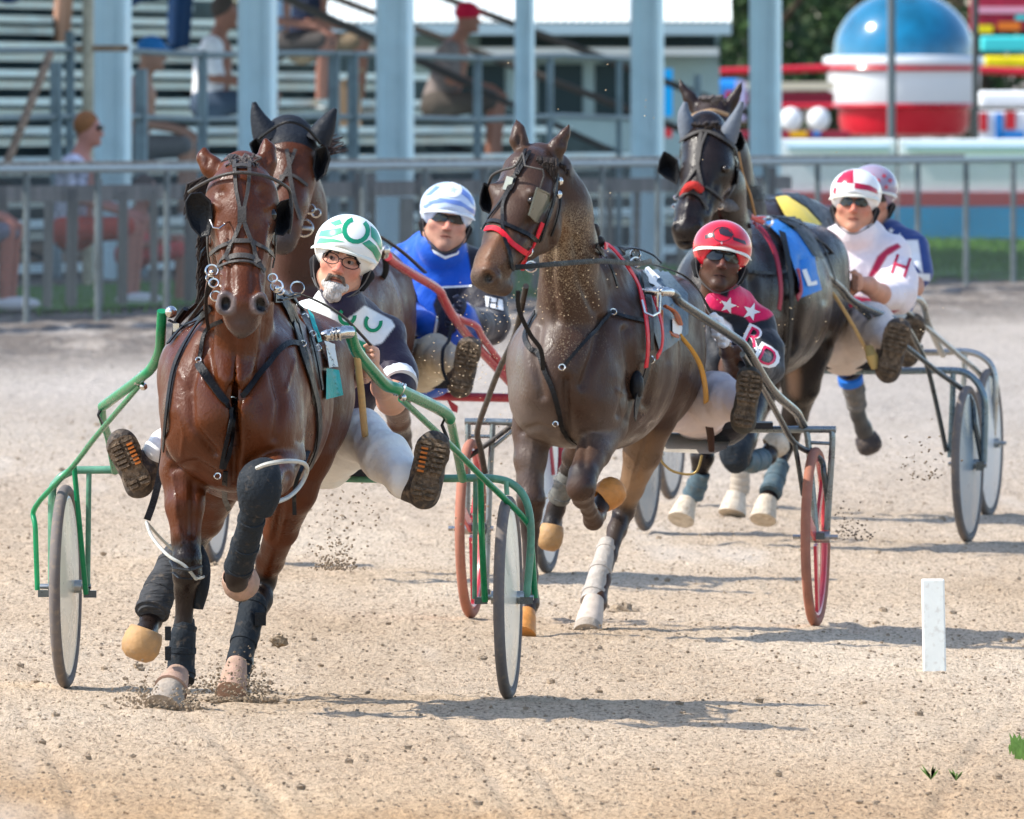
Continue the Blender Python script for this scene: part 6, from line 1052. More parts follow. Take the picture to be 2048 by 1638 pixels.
# ---------------------------------------------------------------- fence, grandstand, spectators and fairground beyond the track
NL = math.hypot(FB, 1); UL = Vector((FB, 1, 0))/NL; NR = Vector((1, -FB, 0))/NL       # along the stand, and towards the track
def at(off, d, z=0.): x = FA-off+FB*d; return Vector((x, d, zg(x)+z))
def dpx(px, off): return F*(-FA+off)/(10096-px)
pale = mat('pale blue painted post', (.72, .90, .95), .5, var=.06, vs=3, dirt=.05); galv = mat('galvanised pipe', (.24, .28, .29), .5, .3, var=.35, vs=4)
timb = mat('weathered grey timber', (.24, .22, .20), .9, var=.55, vs=5, bump=.5, bs=12, stretch=(1, 1, .2)); alum = mat('pale aluminium bench plank', (.62, .76, .80), .4, .15, var=.12, vs=2)
darkm = mat('dark steel bracket', (.02, .022, .025), .6); rust = mat('rusty peeling pipe', (.30, .20, .13), .8, var=.6, vs=9); mesh_m = mat('dull wire mesh', (.17, .18, .18), .5, .5)
fe = thing('chain_link_fence', 'grey chain link fence with pipe top rail along the far edge of the track', 'fence', at(0, 187))
dd = np.arange(150, 226, 2.4)
mb = MB(); mb.tube([at(0, d, 1.07) for d in np.linspace(148, 226, 14)], .027, 8); mb.mesh('top_rail', galv, fe)
mb = MB()
for i, d in enumerate(np.arange(148, 203, 3.6)): mb.beam(at(.12, d, 1.10), at(.12, d+3.58, 1.10), .09, .045)
mb.mesh('cap_board', timb, fe)
for d in dd: mb = MB(); mb.tube([at(0, d, -.05), at(0, d, 1.06)], .024, 8); mb.mesh('post', galv, fe)
mb = MB(); sp = .085
for i in range(int(76*NL/sp)+20):
    for sg in (1, -1):
        d0 = 149+i*sp/NL; d1 = d0+sg*1.0/NL; mb.tube([at(-.03, d0, .02), at(-.03, d1, 1.04)], .0019, 3, cap=False)
mb.mesh('wire_mesh', mesh_m, fe)
tf = thing('timber_fence', 'row of weathered grey timber boards standing behind the chain link fence', 'fence', at(1.3, 187))
mb = MB(); mb.beam(at(1.3, 150, .85), at(1.3, 204, .85), .04, .12); mb.mesh('rail', timb, tf)
for i, d in enumerate(np.arange(150, 204, 1.05)):
    r_ = random.Random(i*7); mb = MB(); hh = r_.uniform(.75, 1.02); d += r_.uniform(-.3, .3)
    if r_.random() < .12: continue
    mb.beam(at(1.22, d, 0), at(1.22, d+r_.uniform(-.08, .08), hh), .06+r_.uniform(-.03, .05), .03, UL); mb.mesh('board', timb, tf)
gs = thing('grandstand', 'open grandstand of pale blue posts over rows of aluminium bleacher planks', 'grandstand', at(8, 200))
for d, wd in ((188.1, .27), (194, .27), (199.9, .28), (205.8, .28), (211.7, .15), (217.6, .26), (223.6, .26)):
    mb = MB(); c = at(5, d); mb.beam(c, c+Vector((0, 0, 4.38)), wd, wd, UL)
    for s_ in (-1, 1): mb.beam(c+NR*(s_*wd*.38)-UL*(wd*.5+.012), c+NR*(s_*wd*.38)-UL*(wd*.5+.012)+Vector((0, 0, 4.36)), wd*.2, .02, UL)
    mb.mesh('pillar', pale, gs, smooth=False)
D0, D1 = 168, 229
for k in range(15):
    off = 5.9+.66*k; z = .42+.235*k; mb = MB()
    for j in (0, .15): mb.beam(at(off+j, D0, z), at(off+j, D1, z), .135, .06)
    mb.mesh('bench_seat', alum, gs, smooth=False)
    mb = MB(); mb.beam(at(off-.30, D0, z-.34), at(off-.30, D1, z-.34), .25, .07); mb.mesh('foot_plank', alum, gs, smooth=False)
mb = MB(); c_ = at(16.4, 200, 2.6); mb.beam(at(16.4, 150, 2.6), at(16.4, 232, 2.6), .12, 5.6); mb.mesh('sun_block_wall', mat('sun blocking wall', (.12, .17, .19), .8, var=.1), gs, smooth=False)  # unseen wall added behind the stand to block the sun
for d in np.arange(D0+1, D1+.1, 6.0):
    mb = MB()
    for k in range(15):
        off = 5.9+.66*k; z = .42+.235*k; mb.beam(at(off+.08, d, z-.36), at(off+.08, d, z-.02), .05, .05)
    mb.beam(at(5.6, d, -.25), at(5.6+.66*15, d, .235*15-.25), .04, .05)
    for k in (2, 6, 10, 14): mb.beam(at(5.9+.66*k, d, -.3), at(5.9+.66*k, d, .235*k), .06, .06)
    mb.mesh('support_frame', darkm, gs, smooth=False)
for off0, z0 in ((6.0, 1.25), (6.0, .85)): mb = MB(); mb.tube([at(off0, D1+.5, z0), at(off0+8.6, D1+.5, z0+3.05)], .035, 8); mb.mesh('stair_handrail', mat('dark brown pipe', (.10, .085, .075), .6), gs)
for off0, z0, d in ((5.4, 1.5, 212.5), (5.6, 1.0, 219.)): mb = MB(); mb.tube([at(off0, d, z0), at(off0+3.4, d, z0+1.5)], .03, 8); mb.mesh('stair_handrail', mat('dark brown pipe'), gs)
hr = thing('walkway_railing', 'weathered grey pipe and timber railing in front of the bleachers', 'railing', at(4.4, 200))
for z in (1.84, 1.30): mb = MB(); mb.tube([at(5.4, d, z+.02*math.sin(d)) for d in np.linspace(176, 219.5, 12)], .026, 8); mb.mesh('rail', galv, hr)
for px, wd, top in ((112, .09, 1.75), (140, .07, 2.0), (200, .05, 1.9), (242, .09, 1.92), (282, .10, 1.70), (405, .08, 1.86), (668, .09, 1.86), (706, .09, 1.86), (955, .07, 1.86), (1100, .06, 1.86), (1238, .05, 1.86), (1300, .08, 1.9), (1395, .07, 1.7)):
    mb = MB(); c = at(5.4, dpx(px, 5.4)); mb.beam(c, c+Vector((0, 0, top)), wd*.9, wd, UL); mb.mesh('post', mat('blue grey timber post', (.26, .33, .35), .75, var=.3, vs=4, bump=.3), hr, smooth=False)
pp = thing('pipe', 'tall rusty cream pipe standing between the leftmost pillar and the railing posts', 'pipe', at(3.9, dpx(176, 3.9)))
mb = MB(); mb.tube([at(3.9, dpx(176, 3.9)), at(3.9, dpx(176, 3.9), 3.4)], .045, 10); mb.mesh('tube', mat('cream pipe rusting', (.52, .46, .34), .7, var=.4, vs=5), pp)
mb = MB(); c = at(3.9, dpx(176, 3.9), 1.88); mb.beam(c-NR*.1, c+NR*.32, .05, .05); mb.mesh('clamp', rust, pp)
rp = MB(); rp.tube([at(3.2, dpx(8, 3.2), .95), at(3.2, dpx(100, 3.2), 1.84)], .035, 8); o = rp.mesh('rusty_brace_pipe', rust); props(o, 'rusty peeling pipe slanting up towards the walkway railing at far left', 'pipe')
mb = MB(); mb.add([at(o_, D1+q, z_) for q in (.15, .25) for o_, z_ in ((5.7, -.3), (5.7, .35), (15.4, 3.75), (15.4, -.3))], [(0, 1, 2, 3), (7, 6, 5, 4)]); mb.mesh('dark_end_panel', mat('dark teal end panel', (.07, .11, .125), .8, var=.4, vs=3), gs, smooth=False)  # added dark panel closing the bleacher end, so the bench gaps read dark
mb = MB(); ra, rb, rc, re_ = at(4.3, 150, 4.3), at(4.3, 232, 4.3), at(11.4, 232, 5.1), at(11.4, 150, 5.1); mb.add([ra, rb, rc, re_]+[p+Vector((0, 0, .12)) for p in (ra, rb, rc, re_)], [(0, 1, 2, 3), (7, 6, 5, 4), (0, 4, 5, 1), (1, 5, 6, 2), (2, 6, 7, 3), (3, 7, 4, 0)]); mb.mesh('roof', mat('stand roof sheet', (.20, .26, .28), .7), gs, smooth=False)  # roof above the frame shades the benches, cut short so sun reaches upper rows
# spectators
PS = 1.2
def person(px, off, z, lab, shirt, legs_c, hair, skin=(.48, .27, .19), stand=False, bare=True, lean=.0, dd_=0, cap=None, h=.017, zl=.45, hz=.76, PS=1.2, group='spectators on the bleachers', glasses=False, arm=True, top=True):
    d = dpx(px, off)+dd_; S = at(off, d, z); t = thing('person', lab, 'person', S, group)
    q = lambda a, b, c: S+NR*a+UL*b+Vector((0, 0, c)); mk = lambda f, n_, m: (lambda VQ: link(n_, np.array(S)+(VQ[0]-np.array(S))*PS, VQ[1], m, t))(f.mesh())
    lo = [S.x-.6, S.y-.5, S.z-1.05]; hi = [S.x+.9, S.y+.5, S.z+1.1]; sk = mat('spectator skin %d' % int(skin[0]*100), skin, .55, var=.1); f = Field(lo, hi, h); c = lambda f, *a: f.cone(*a)
    hd_ = q(.10+lean, 0, hz-.02)
    f.ell(hd_, (.085, .08, .115), .03); f.cone(hd_+NR*.08+Vector((0, 0, -.02)), hd_+NR*.10+Vector((0, 0, -.035)), .016, .018, .02); f.cone(hd_+Vector((-.01, 0, -.06)), q(.03+lean*.7, 0, hz-.22), .055, .06, .03); f.cone(hd_+Vector((.03, 0, -.07)), hd_+Vector((.06, 0, -.09)), .04, .03, .02)
    for s in (-1, 1):
        f.cone(q(.03+lean*.7, s*.17, hz-.27), q(.05+lean*.5, s*.22, hz-.50), .04, .036, .03); f.cone(q(.05+lean*.5, s*.22, hz-.50), q(.36, s*.12, .20), .036, .027, .02); f.cone(q(.36, s*.12, .20), q(.44, s*.10, .16), .03, .022, .01)
        for k in range(4): f.cone(q(.43, s*.10+(k-1.5)*.018, .17), q(.50, s*.09+(k-1.5)*.02, .13), .011, .009, .004)
        f.cone(q(.0, s*.10, .07), q(.42, s*.12, .09), .08, .058, .03); f.cone(q(.42, s*.12, .09), q(.40, s*.12, -zl+.08), .055, .038, .03)
    f.cone(q(.0, 0, .1), q(.02+lean*.6, 0, hz-.32), .12, .13, .05); mk(f, 'body', sk)
    if top:
        f = Field(lo, hi, h); f.cone(q(-.02, 0, .08), q(.0+lean*.6, 0, hz-.36), .155, .155, .06, (tuple(NR), .85)); f.cone(q(.01+lean*.65, -.16, hz-.27), q(.01+lean*.65, .16, hz-.27), .075, .075, .05)
        for s in (-1, 1): f.cone(q(.02+lean*.65, s*.18, hz-.28), q(.05+lean*.5, s*.215, hz-.44), .062, .058, .02)
        f.noise(.006, 18, 2); mk(f, 'shirt', mat('shirt %s' % lab[:18], shirt[0], .8, var=shirt[1], vs=shirt[2], bump=.5, bs=20))
    f = Field(lo, hi, h); f.cone(q(-.02, -.06, .06), q(-.02, .06, .06), .14, .14, .05)
    for s in (-1, 1):
        f.cone(q(.0, s*.10, .07), q(.40, s*.12, .09), .10, .078, .04)
        if not bare: f.cone(q(.42, s*.12, .09), q(.40, s*.12, -zl+.10), .076, .062, .03)
    f.noise(.004, 20, 3); mk(f, 'shorts' if bare else 'trousers', mat('legwear %s' % lab[:18], legs_c, .85, var=.15, bump=.4))
    f = Field(lo, hi, h)
    if cap: f.ell(hd_+Vector((-.005, 0, .045)), (.10, .095, .085), .01); f.cone(hd_+NR*.06+Vector((0, 0, .045)), hd_+NR*.15+Vector((0, 0, .03)), .03, .02, .01, ((0, 0, 1), .4)); mk(f, 'cap', mat('cap %s' % lab[:18], cap, .7))
    else: f.ell(hd_+NR*(-.02)+Vector((0, 0, .035)), (.092, .092, .10), .01); f.ell(hd_+NR*.085+Vector((0, 0, -.03)), (.07, .09, .085), .01, neg=True); mk(f, 'hair', mat('hair %s' % lab[:18], hair, .85, var=.3, vs=40, bump=.5))
    if glasses: g = MB(); [g.ball(S+PS*(hd_+NR*.082+UL*(s*.035)+Vector((0, 0, .012))-S), (.024, .038, .024), 8, 5) for s in (-1, 1)]; g.mesh('sunglasses', M['lens'], t)
    for s in (-1, 1): b = MB(); b.ball(S+PS*(q(.46, s*.12, -zl+.035)-S), (.15, .055, .05), 10, 7); b.mesh('shoe', mat('white shoe', (.7, .7, .72), .6), t)
    return t
person(20, 10.9, 2.30, 'spectator with bare legs and dark shorts sitting high at the top left corner', ((.2, .2, .25), .1, 5), (.03, .06, .16), (.1, .07, .05))
person(255, 10.2, 2.28, 'spectator in dark blue jeans sitting high beside the first wide pillar', ((.05, .05, .07), .1, 5), (.012, .04, .11), (.1, .07, .05), bare=False)
person(262, 6.8, .92, 'spectator in blue cap with folded arms low on the bleachers behind railing posts', ((.5, .3, .26), .1, 5), (.2, .2, .2), (.1, .07, .05), cap=(.03, .2, .5), lean=.05)
person(425, 8.0, 1.28, 'short haired spectator in plain white T-shirt sitting in profile', ((.88, .88, .92), .04, 5), (.06, .09, .14), (.09, .07, .06), skin=(.36, .17, .12))
person(545, 9.3, 1.80, 'spectator in light blue shirt on a high row just right of the second pillar', ((.42, .60, .85), .04, 5), (.10, .09, .09), (.1, .07, .05), skin=(.38, .19, .15))
person(612, 9.3, 1.80, 'heavyset spectator in navy shirt sitting beside the one in light blue', ((.012, .02, .05), .1, 5), (.25, .19, .13), (.14, .09, .07), skin=(.36, .17, .14), lean=.05)
person(885, 8.0, 1.28, 'elderly spectator in bright red cap and brown grey shirt leaning forward', ((.24, .20, .19), .25, 12), (.10, .085, .075), (.3, .3, .3), skin=(.36, .17, .15), cap=(.60, .01, .05), lean=.10)
person(150, 1.9, .48, 'woman with auburn hair bun, sunglasses and patterned top behind the fence', ((.50, .50, .60), .8, 22), (.50, .10, .07), (.28, .12, .05), skin=(.50, .23, .18), glasses=True, hz=.80, PS=1.05, group=None)
person(270, 2.1, .30, 'person in coral pink top sitting low behind the chain link fence', ((.60, .16, .15), .1, 12), (.55, .10, .09), (.1, .07, .06), skin=(.36, .18, .15), hz=.62, PS=.9, group=None)
person(-95, 1.2, .50, 'person in pale shirt cut by the left frame edge, forearm on the rail', ((.55, .62, .68), .1, 12), (.2, .2, .25), (.12, .08, .06), skin=(.44, .18, .13), hz=.80, PS=1., group=None)
bx = MB(); c = at(8.2, dpx(690, 8.2), 1.32); bx.box(c, .30, .35, .44); bx.beam(c+Vector((-.02, -.18, .22)), c+Vector((.16, -.22, .36)), .30, .01); o = bx.mesh('cardboard_box', mat('brown cardboard', (.38, .25, .16), .85, var=.1), smooth=False); props(o, 'brown cardboard box standing open on the bleachers below the navy shirted spectator', 'box')
# white pavilion
pv = thing('pavilion', 'low building with white metal roof, pale teal wall and dark openings beyond the bleachers', 'building', W(1080, 420, 272))
dP = 272; wallm = mat('pale teal siding', (.30, .42, .42), .7, var=.1, vs=1.5); mb = MB(); a, b = W(560, 62, dP), W(1440, 62, dP); g_ = Vector((0, 0, -1.2))
mb.box(((a.x+b.x)/2, dP+3, (a.z-1.2)/2), b.x-a.x, 6, a.z+1.2); mb.mesh('wall', wallm, pv, smooth=False)
mb = MB(); n = 60; v = []; x0, x1 = a.x-.3, b.x+.12
for i in range(n*4+1): x = x0+(x1-x0)*i/(n*4); dz = .025*(1 if i % 4 in (0,) else 0); v += [Vector((x, dP-.9, a.z+.10+dz)), Vector((x, dP+4, a.z+1.5+dz))]
mb.add(v+[p-Vector((0, 0, .04)) for p in v], [(2*i, 2*i+2, 2*i+3, 2*i+1) for i in range(n*4)]+[(2*i+1+len(v), 2*i+3+len(v), 2*i+2+len(v), 2*i+len(v)) for i in range(n*4)]); mb.mesh('roof', mat('white metal roof', (.78, .82, .78), .4), pv, smooth=False)
mb = MB(); mb.box(((x0+x1)/2, dP-.93, a.z+.02), x1-x0, .05, .12); mb.mesh('fascia', mat('grey blue fascia', (.34, .46, .50), .5), pv, smooth=False)
mb = MB(); mb.box(((x0+x1)/2+.4, dP-.35, W(0, 103, dP).z), (x1-x0)*.8, .5, .085); mb.mesh('counter_shelf', mat('white painted board', (.8, .84, .82), .5), pv, smooth=False)
for x_a, x_b, y_a, y_b in ((1075, 1165, 128, 230), (1190, 1262, 128, 235), (880, 1010, 128, 230), (960, 1430, 72, 94), (1440, 1441, 80, 130)):
    p, q = W(x_a, y_a, dP), W(x_b, y_b, dP); mb = MB(); mb.box(((p.x+q.x)/2, dP-.02, (p.z+q.z)/2), q.x-p.x, .06, p.z-q.z); mb.mesh('window', mat('dark opening', (.012, .03, .035), .3), pv, smooth=False)
sg = MB(); p = W(1337, 185, 262); sg.box(p, .09, .03, .52); o = sg.mesh('banner', mat('bright blue banner', (.0, .32, .72), .5), smooth=False); props(o, 'narrow bright blue banner hanging beside the teal pavilion wall', 'banner')
sg = MB(); p = W(1337, 262, 262); sg.box(p, .08, .03, .14); o = sg.mesh('sign', mat('dark red sign', (.5, .03, .04), .5), smooth=False); props(o, 'small dark red sign on the wall below the blue banner', 'sign')
# fairground ride
def lathe(mb, c, prof, n=40):
    v = [Vector((c.x+r*math.cos(2*math.pi*k/n), c.y+r*math.sin(2*math.pi*k/n), z)) for r, z in prof for k in range(n)]
    mb.add(v, [(i*n+k, i*n+(k+1) % n, (i+1)*n+(k+1) % n, (i+1)*n+k) for i in range(len(prof)-1) for k in range(n)])
dR = 300.; sR = F/dR; zy = lambda y, d=dR: H-(y-YH)*d/F; RC_ = W(1808, 100, dR)
wr = mat('glossy white ride shell', (.72, .74, .74), .25, coat=.5); rr = mat('glossy red ride paint', (.55, .01, .025), .3, coat=.5, var=.1, vs=3); br = mat('blue tinted dome', (.002, .13, .25), .12, coat=.8, var=.5, vs=1.6)
rd = thing('ride_gondola', 'round white fairground gondola with shiny blue dome and red underside', 'fairground ride', Vector((RC_.x, dR, zy(272))))
mb = MB(); lathe(mb, RC_, [(142/sR*math.cos(a), zy(110)+128/sR*math.sin(a)) for a in [math.pi/2*i/14 for i in range(15)]]); mb.mesh('dome', br, rd)
mb = MB(); lathe(mb, RC_, [(142/sR, zy(110)), (160/sR, zy(114)), (163/sR, zy(124)), (158/sR, zy(132)), (154/sR, zy(140)), (153/sR, zy(160)), (150/sR, zy(185)), (143/sR, zy(212)), (60/sR, zy(214))]); mb.mesh('shell', wr, rd)
mb = MB(); lathe(mb, RC_, [(146/sR, zy(206)), (148/sR, zy(212)), (132/sR, zy(216)), (130/sR, zy(250)), (122/sR, zy(268)), (90/sR, zy(274)), (0.01, zy(276))]); mb.mesh('base', rr, rd)
mb = MB(); mb.ring(Vector((RC_.x, dR, zy(136))), 157/sR, .035, (X, Vector((0, 1, 0))), 60, 6); mb.mesh('trim_band', rr, rd)
for px, y0, y1, d, c_, lab, r in ((1783, -60, 330, 262, (.12, .14, .16), 'dark grey pole standing in front of the blue domed gondola', .045), (1951, -60, 330, 256, (.05, .055, .06), 'thin black pole between the gondola and the bright ride canopies', .035)):
    mb = MB(); p, q = W(px, y0, d), W(px, y1, d); mb.tube([Vector((q.x, q.y, zg(q.x)-.2)), p], r, 10); o = mb.mesh('pole', mat('pole %d' % px, c_, .5)); props(o, lab, 'pole')
def barp(name, px0, y0, px1, y1, d, r, m, lab, cat):
    mb = MB(); mb.tube([W(px0, y0, d), W(px1, y1, d)], r, 10); o = mb.mesh(name, m); props(o, lab, cat); return o
barp('ride_barrier_rail', 1440, 143, 1660, 136, 292, .045, rr, 'upper red barrier rail left of the white gondola', 'rail'); barp('ride_barrier_rail', 1960, 140, 2090, 146, 292, .05, rr, 'red barrier rail running right from the white gondola', 'rail')
barp('ride_barrier_rail', 1500, 212, 1665, 212, 291, .035, rr, 'lower red barrier rail above the two white lamps', 'rail')
def slab(name, px0, y0, px1, y1, d, th, m, lab, cat, kids=(), rnd=0):
    p, q = W(px0, y0, d), W(px1, y1, d); c = ((p.x+q.x)/2, d, (p.z+q.z)/2); t = thing(name, lab, cat, Vector((c[0], d, q.z))); mb = MB(); mb.box(c, q.x-p.x, th, p.z-q.z); b = mb.mesh('panel', m, t, smooth=False)
    md = b.modifiers.new('bevel', 'BEVEL'); md.width = .02 if not rnd else rnd; md.segments = 3
    for (nm, a0, b0, a1, b1, mm) in kids:
        p, q = W(a0, b0, d), W(a1, b1, d); mb = MB(); mb.box(((p.x+q.x)/2, d-th/2-.02, (p.z+q.z)/2), q.x-p.x, .06, p.z-q.z); mb.mesh(nm, mm, t, smooth=False)
    return t
cy = mat('turquoise canopy', (.06, .58, .58), .5); ye = mat('yellow canopy', (.80, .66, .01), .5, var=.15, vs=4); wh_ = mat('white canopy', (.85, .86, .86), .6); ma = mat('maroon panel', (.26, .02, .04), .4); bl_ = mat('blue panel', (.02, .22, .60), .4); cr = mat('cream board', (.62, .58, .42), .6)
slab('ride_canopy', 1962, 72, 2110, 104, 312, 1., cy, 'turquoise canopy edge at upper right of the fairground', 'canopy', rnd=.04)
slab('ride_canopy', 1968, 112, 2110, 134, 308, 1., ye, 'yellow canopy edge just under the turquoise one', 'canopy', rnd=.04)
slab('ride_canopy', 1956, 182, 2110, 216, 290, 1., wh_, 'white scalloped stall awning at the right frame edge', 'awning', rnd=.06)
slab('ride_sign', 1940, -20, 2110, 62, 320, .4, mat('dark red ride board', (.32, .02, .05), .5, var=.3, vs=4), 'dark red ride board with yellow and orange spots at the top right corner', 'sign', (('trim', 1950, 14, 2110, 26, mat('pink trim', (.7, .35, .45), .5)), ('trim', 1955, 50, 1985, 66, ye), ('trim', 1995, 44, 2040, 60, mat('orange trim', (.7, .18, .02), .5)), ('trim', 2030, 30, 2060, 40, cy)))
slab('stall_front', 1952, 222, 2110, 282, 296, .5, wh_, 'stall front of slanting red white and blue panels beneath the white awning', 'stall', (('red_stripe', 1958, 224, 1974, 262, rr), ('blue_stripe', 1990, 226, 2004, 280, bl_), ('red_stripe', 2010, 222, 2030, 258, rr), ('blue_stripe', 2000, 262, 2048, 276, bl_)))
slab('ride_platform', 1480, 184, 1668, 206, 294, .6, ma, 'maroon ride platform edge between the last pillar and the gondola', 'platform', (('trim', 1480, 164, 1668, 180, cr),))
slab('ride_car', 1420, 158, 1492, 216, 288, .8, bl_, 'small blue and red ride car seen behind the dark horse ears', 'ride car', (('trim', 1450, 182, 1470, 230, rr), ('trim', 1470, 160, 1490, 240, mat('lilac panel', (.45, .42, .62), .5))), rnd=.1)
slab('ride_deck', 1480, 262, 1700, 280, 293, .5, ma, 'red ride base with a yellow lamp in its middle', 'ride base', (('lamp_panel', 1580, 262, 1614, 274, mat('yellow orange lamp panel', (.85, .45, .01), .4)), ('panel', 1625, 262, 1640, 272, bl_)))
for px in (1582, 1637): mb = MB(); mb.ball(W(px, 238, 291), (22/sR, .1, 24/sR), 16, 10); o = mb.mesh('ride_lamp', mat('white lamp globe', (.88, .88, .86), .4)); props(o, 'round white lamp globe %s under the lower red rail' % ('nearer the last pillar' if px == 1582 else 'nearer the gondola'), 'lamp', 'white lamp globes')
whp = mat('white ride fence panel', (.80, .84, .84), .5, var=.05, vs=2)
for x_a, x_b, lab in ((1560, 1792, 'white topped ride fence panel left of the dark grey pole'), (1797, 2110, 'white, red and blue striped ride fence panel right of the dark grey pole')):
    slab('ride_fence', x_a, 278, x_b, 486, 246, .12, whp, lab, 'barrier', (('red_stripe', x_a, 384, x_b, 412, mat('red stripe', (.42, .06, .06), .5)), ('blue_stripe', x_a, 413, x_b, 476, mat('blue stripe', (.03, .26, .50), .5, var=.15, vs=3)), ('skirt', x_a, 478, x_b, 492, mat('dark skirt', (.03, .05, .06), .7)), ('lettering_band', x_a+14, 292, x_b-14, 298, mat('pale blue lettering band', (.35, .55, .66), .5))))
# grass beyond the fence and the tuft by the track
mb = MB(); gr = mat('grass', (.10, .22, .03), .8, var=.5, vs=3)
for i in range(5200):
    r_ = random.Random(i); d = 214+r_.random()*30; off = r_.uniform(-.2, -3.8)*0+r_.uniform(.6, 4.0) if r_.random() < .3 else None
    p = at(off, 160+r_.random()*60) if off else Vector((3.2+r_.random()*3., d, 0)); p.z = zg(p.x); hh = r_.uniform(.04, .11); a = r_.uniform(0, 6.3); w_ = .02
    mb.add([p+Vector((math.cos(a)*w_, math.sin(a)*w_, 0)), p-Vector((math.cos(a)*w_, math.sin(a)*w_, 0)), p+Vector((r_.uniform(-.04, .04), 0, hh))], [(0, 1, 2)])
o = mb.mesh('grass', gr, smooth=False, loc=(3, 220, 0)); props(o, 'mown green grass beyond the track fence', 'grass', kind='stuff')
gv = MB(); gv.add([Vector((3.0, 210, zg(3)+.012)), Vector((9, 210, zg(9)+.012)), Vector((9, 262, zg(9)+.012)), Vector((3., 262, zg(3)+.012))], [(0, 1, 2, 3)]); o = gv.mesh('grass_ground', mat('lawn', (.085, .19, .03), .9, var=.3, vs=2), smooth=False); props(o, kind='structure')
gv = MB(); a_, b_ = at(1.0, 150, .03), at(1.0, 222, .03); c_, e_ = at(4.0, 222, .03), at(4.0, 150, .03); gv.add([a_, b_, c_, e_], [(3, 2, 1, 0), ]); o = gv.mesh('grass_verge_ground', mat('lawn'), smooth=False); props(o, kind='structure')
def tuft(px, py, n, hm_, sp_, lab, broad=0):
    g0 = G(px, py); mb = MB()
    for i in range(n):
        r_ = random.Random(i+px); b = g0+Vector((r_.gauss(0, sp_), r_.gauss(0, .3), 0)); hh = hm_*r_.uniform(.4, 1); dx = r_.uniform(-.5, .5)*hh; w_ = .003+broad
        pts = [b, b+Vector((dx*.3, 0, hh*.6)), b+Vector((dx, 0, hh))]; mb.add([pts[0]-X*w_*.4, pts[0]+X*w_*.4, pts[1]+X*w_, pts[2], pts[1]-X*w_], [(0, 1, 2, 3, 4)])
    if n < 20:
        mb = MB(); v = [g0]; fs = []
        for i in range(n): r_ = random.Random(i+px); hh = hm_*r_.uniform(.5, 1); a = r_.uniform(-1, 1); m_ = g0+Vector((a*hh*.5, 0, hh*.6)); k = len(v); v += [m_+X*.004, m_+Vector((a*hh*.4, 0, hh*.4)), m_-X*.004]; fs.append((0, k, k+1, k+2))
        mb.add(v, fs)
    o = mb.mesh('weed_tuft', mat('fresh weed leaf', (.15, .27, .06), .6, var=.3, vs=40), smooth=False, loc=g0); props(o, lab, 'plant')
tuft(2044, 1512, 120, .065, .014, 'bright green weed tuft at the right edge of the track', .002); tuft(1862, 1560, 9, .05, .012, 'tiny sprig of weed growing from the bare track', .001); tuft(1912, 1562, 7, .05, .006, 'thin single weed stalk right of the tiny sprig', .001)
po = thing('marker_post', 'stained white square post standing in the track', 'post', G(1868, 1345)); g0 = G(1868, 1345); tz = W(1864, 1158, g0.y).z
mb = MB(); v = []; 
for (zz, dx) in ((g0.z-.05, .003), (tz, -.004)): v += [Vector((g0.x+dx+sx*.040, g0.y+sy*.040, zz)) for sx, sy in ((-1, -1), (1, -1), (1, 1), (-1, 1))]
mb.add(v, [(0, 1, 5, 4), (1, 2, 6, 5), (2, 3, 7, 6), (3, 0, 4, 7), (4, 5, 6, 7)]); b = mb.mesh('shaft', mat('stained white plastic', (.78, .80, .75), .45, var=.05, dirt=.35), po, smooth=False); md = b.modifiers.new('bevel', 'BEVEL'); md.width = .006; md.segments = 3
# trees beyond the fair
def tree(px, d, ytop, rad, lab, seed):
    r_ = random.Random(seed); b = W(px, 300, d); x = b.x; t = thing('tree', lab, 'tree', (x, d, zg(x)), 'trees beyond the fairground'); top = H-(ytop-YH)*d/F
    mb = MB(); mb.tube([Vector((x, d, -.5)), Vector((x+.2, d, top*.5)), Vector((x+.1, d, top*.8))], [.28, .2, .08], 8)
    for k in range(6): a = r_.uniform(0, 6.3); mb.tube([Vector((x+.1, d, top*.4+.2*k)), Vector((x+math.cos(a)*rad*.7, d+math.sin(a)*rad*.7, top*.6+.3*k))], [.09, .03], 6)
    mb.mesh('trunk', mat('bark', (.09, .07, .05), .9, var=.3, bump=.5), t)
    mb = MB()
    for i in range(2600):
        c = Vector((r_.gauss(0, 1), r_.gauss(0, 1), r_.gauss(0, 1))).normalized()*r_.random()**.4; lump = 1+.25*math.sin(5*c.x+seed)*math.cos(4*c.z); p = Vector((x+c.x*rad*lump, d+c.y*rad, top*.55+c.z*top*.55)); s = r_.uniform(.05, .13)
        u = Vector((r_.gauss(0, 1), r_.gauss(0, 1), r_.gauss(0, 1))).normalized(); w_ = u.orthogonal().normalized(); mb.add([p+u*s, p+w_*s*.6, p-u*s, p-w_*s*.6], [(0, 1, 2, 3)])
    mb.mesh('crown', mat('tree foliage', (.022, .048, .012), .7, var=.5, vs=2), t, smooth=False)
for i, (px, d, yt, rad, lab) in enumerate(((1500, 335, -260, 2.0, 'dark leafy tree seen between the last pillar and the gondola'), (1640, 350, -200, 1.8, 'dark leafy tree directly left of the blue dome'), (1400, 345, -180, 1.6, 'dark leafy tree over the end of the white pavilion roof'), (1800, 360, -260, 2.4, 'dark leafy tree behind the gondola'), (1960, 352, -220, 2., 'dark leafy tree behind the turquoise canopy'), (1250, 350, -200, 1.8, 'dark leafy tree behind the middle of the pavilion'), (60, 340, -260, 2.2, 'dark leafy tree behind the top left corner of the stand'), (330, 345, -240, 2.2, 'dark leafy tree behind the upper rows right of the jeans'), (560, 350, -260, 2.2, 'dark leafy tree behind the second pillar of the stand'))): tree(px, d, yt, rad, lab, i)
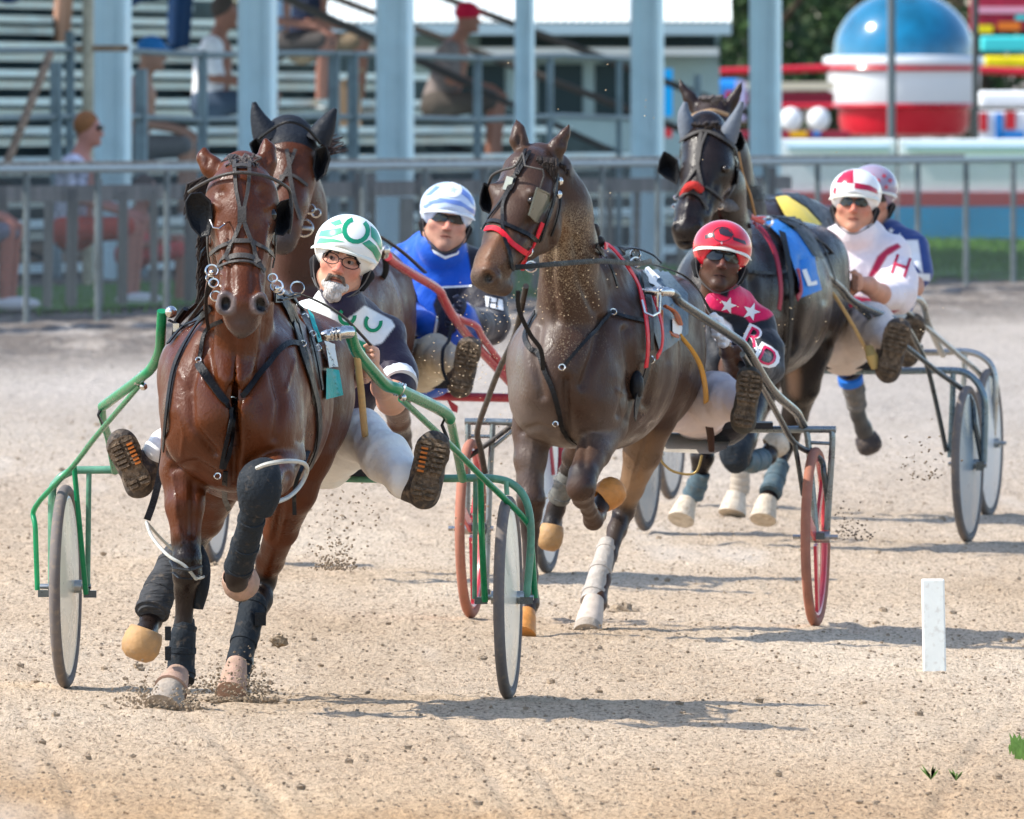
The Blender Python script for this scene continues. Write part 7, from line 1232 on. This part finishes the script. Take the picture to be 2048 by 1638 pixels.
# flying grit kicked up by hooves and wheels
def spray(px, py, t, rig, n, sx, sy, r0, r1, seed, mb):
    for i in range(n):
        r_ = random.Random(seed*1000+i); c = rig(px+r_.gauss(0, sx), py-abs(r_.gauss(0, sy)), t+r_.gauss(0, .12)); clod(mb, c, r_.uniform(r0, r1), i+seed, 5, 3)
mb = MB()
for (x_, y_, t_, n_, sx_) in ((330, 1420, 2.2, 60, 46), (478, 1402, 1.1, 70, 42), (1176, 1270, 1.25, 26, 30)):
    R_ = A if x_ < 900 else B
    for i in range(n_): r_ = random.Random(i+x_); clod(mb, R_(x_+r_.gauss(0, sx_), y_+r_.uniform(-6, 4), t_), r_.uniform(.006, .016), i, 6, 4)
for a in ((330, 1416, 2.1, 330, 44, 20), (290, 1410, 2.2, 120, 26, 30), (375, 1412, 2.2, 90, 16, 26), (480, 1398, 1.05, 420, 34, 36), (440, 1388, .8, 120, 36, 20), (520, 1392, .8, 80, 26, 14), (670, 1140, -1.2, 200, 26, 50), (668, 1140, -1.2, 120, 22, 12), (700, 1060, -1.2, 50, 40, 60)): spray(a[0], a[1], a[2], A, a[3], a[4], a[5], .0018, .0065, a[0], mb)
for a in ((1190, 1262, 1.2, 60, 20, 8), (1700, 1080, 0, 110, 26, 34), (1850, 960, 0, 70, 30, 50), (1000, 1060, .5, 30, 60, 80)): spray(a[0], a[1], a[2], B, a[3], a[4], a[5], .002, .0065, a[0], mb)
o = mb.mesh('dirt_spray', SOIL, smooth=False, loc=A.o); props(o, 'brown grit and dirt thrown up by hooves and wheels', 'dirt', kind='stuff')
mb = MB()
for a in ((920, 790, .4, 70, 40, 80), (1000, 720, .6, 80, 50, 90), (960, 1100, 0, 60, 30, 90), (1040, 650, 1., 50, 60, 110), (1160, 640, 2.5, 60, 60, 100), (1000, 880, .4, 50, 60, 60), (1500, 700, 1, 40, 160, 90), (1300, 330, 1, 14, 250, 100)): spray(a[0], a[1], a[2], B, a[3], a[4], a[5], .0014, .0034, a[0]+3, mb)
o = mb.mesh('flying_sand', mat('bright pale sand', (.72, .56, .36), .8), smooth=False, loc=B.o); props(o, 'pale grains of sand flying around the middle sulkies', 'sand', kind='stuff')  # flying grains in one even pale sand colour
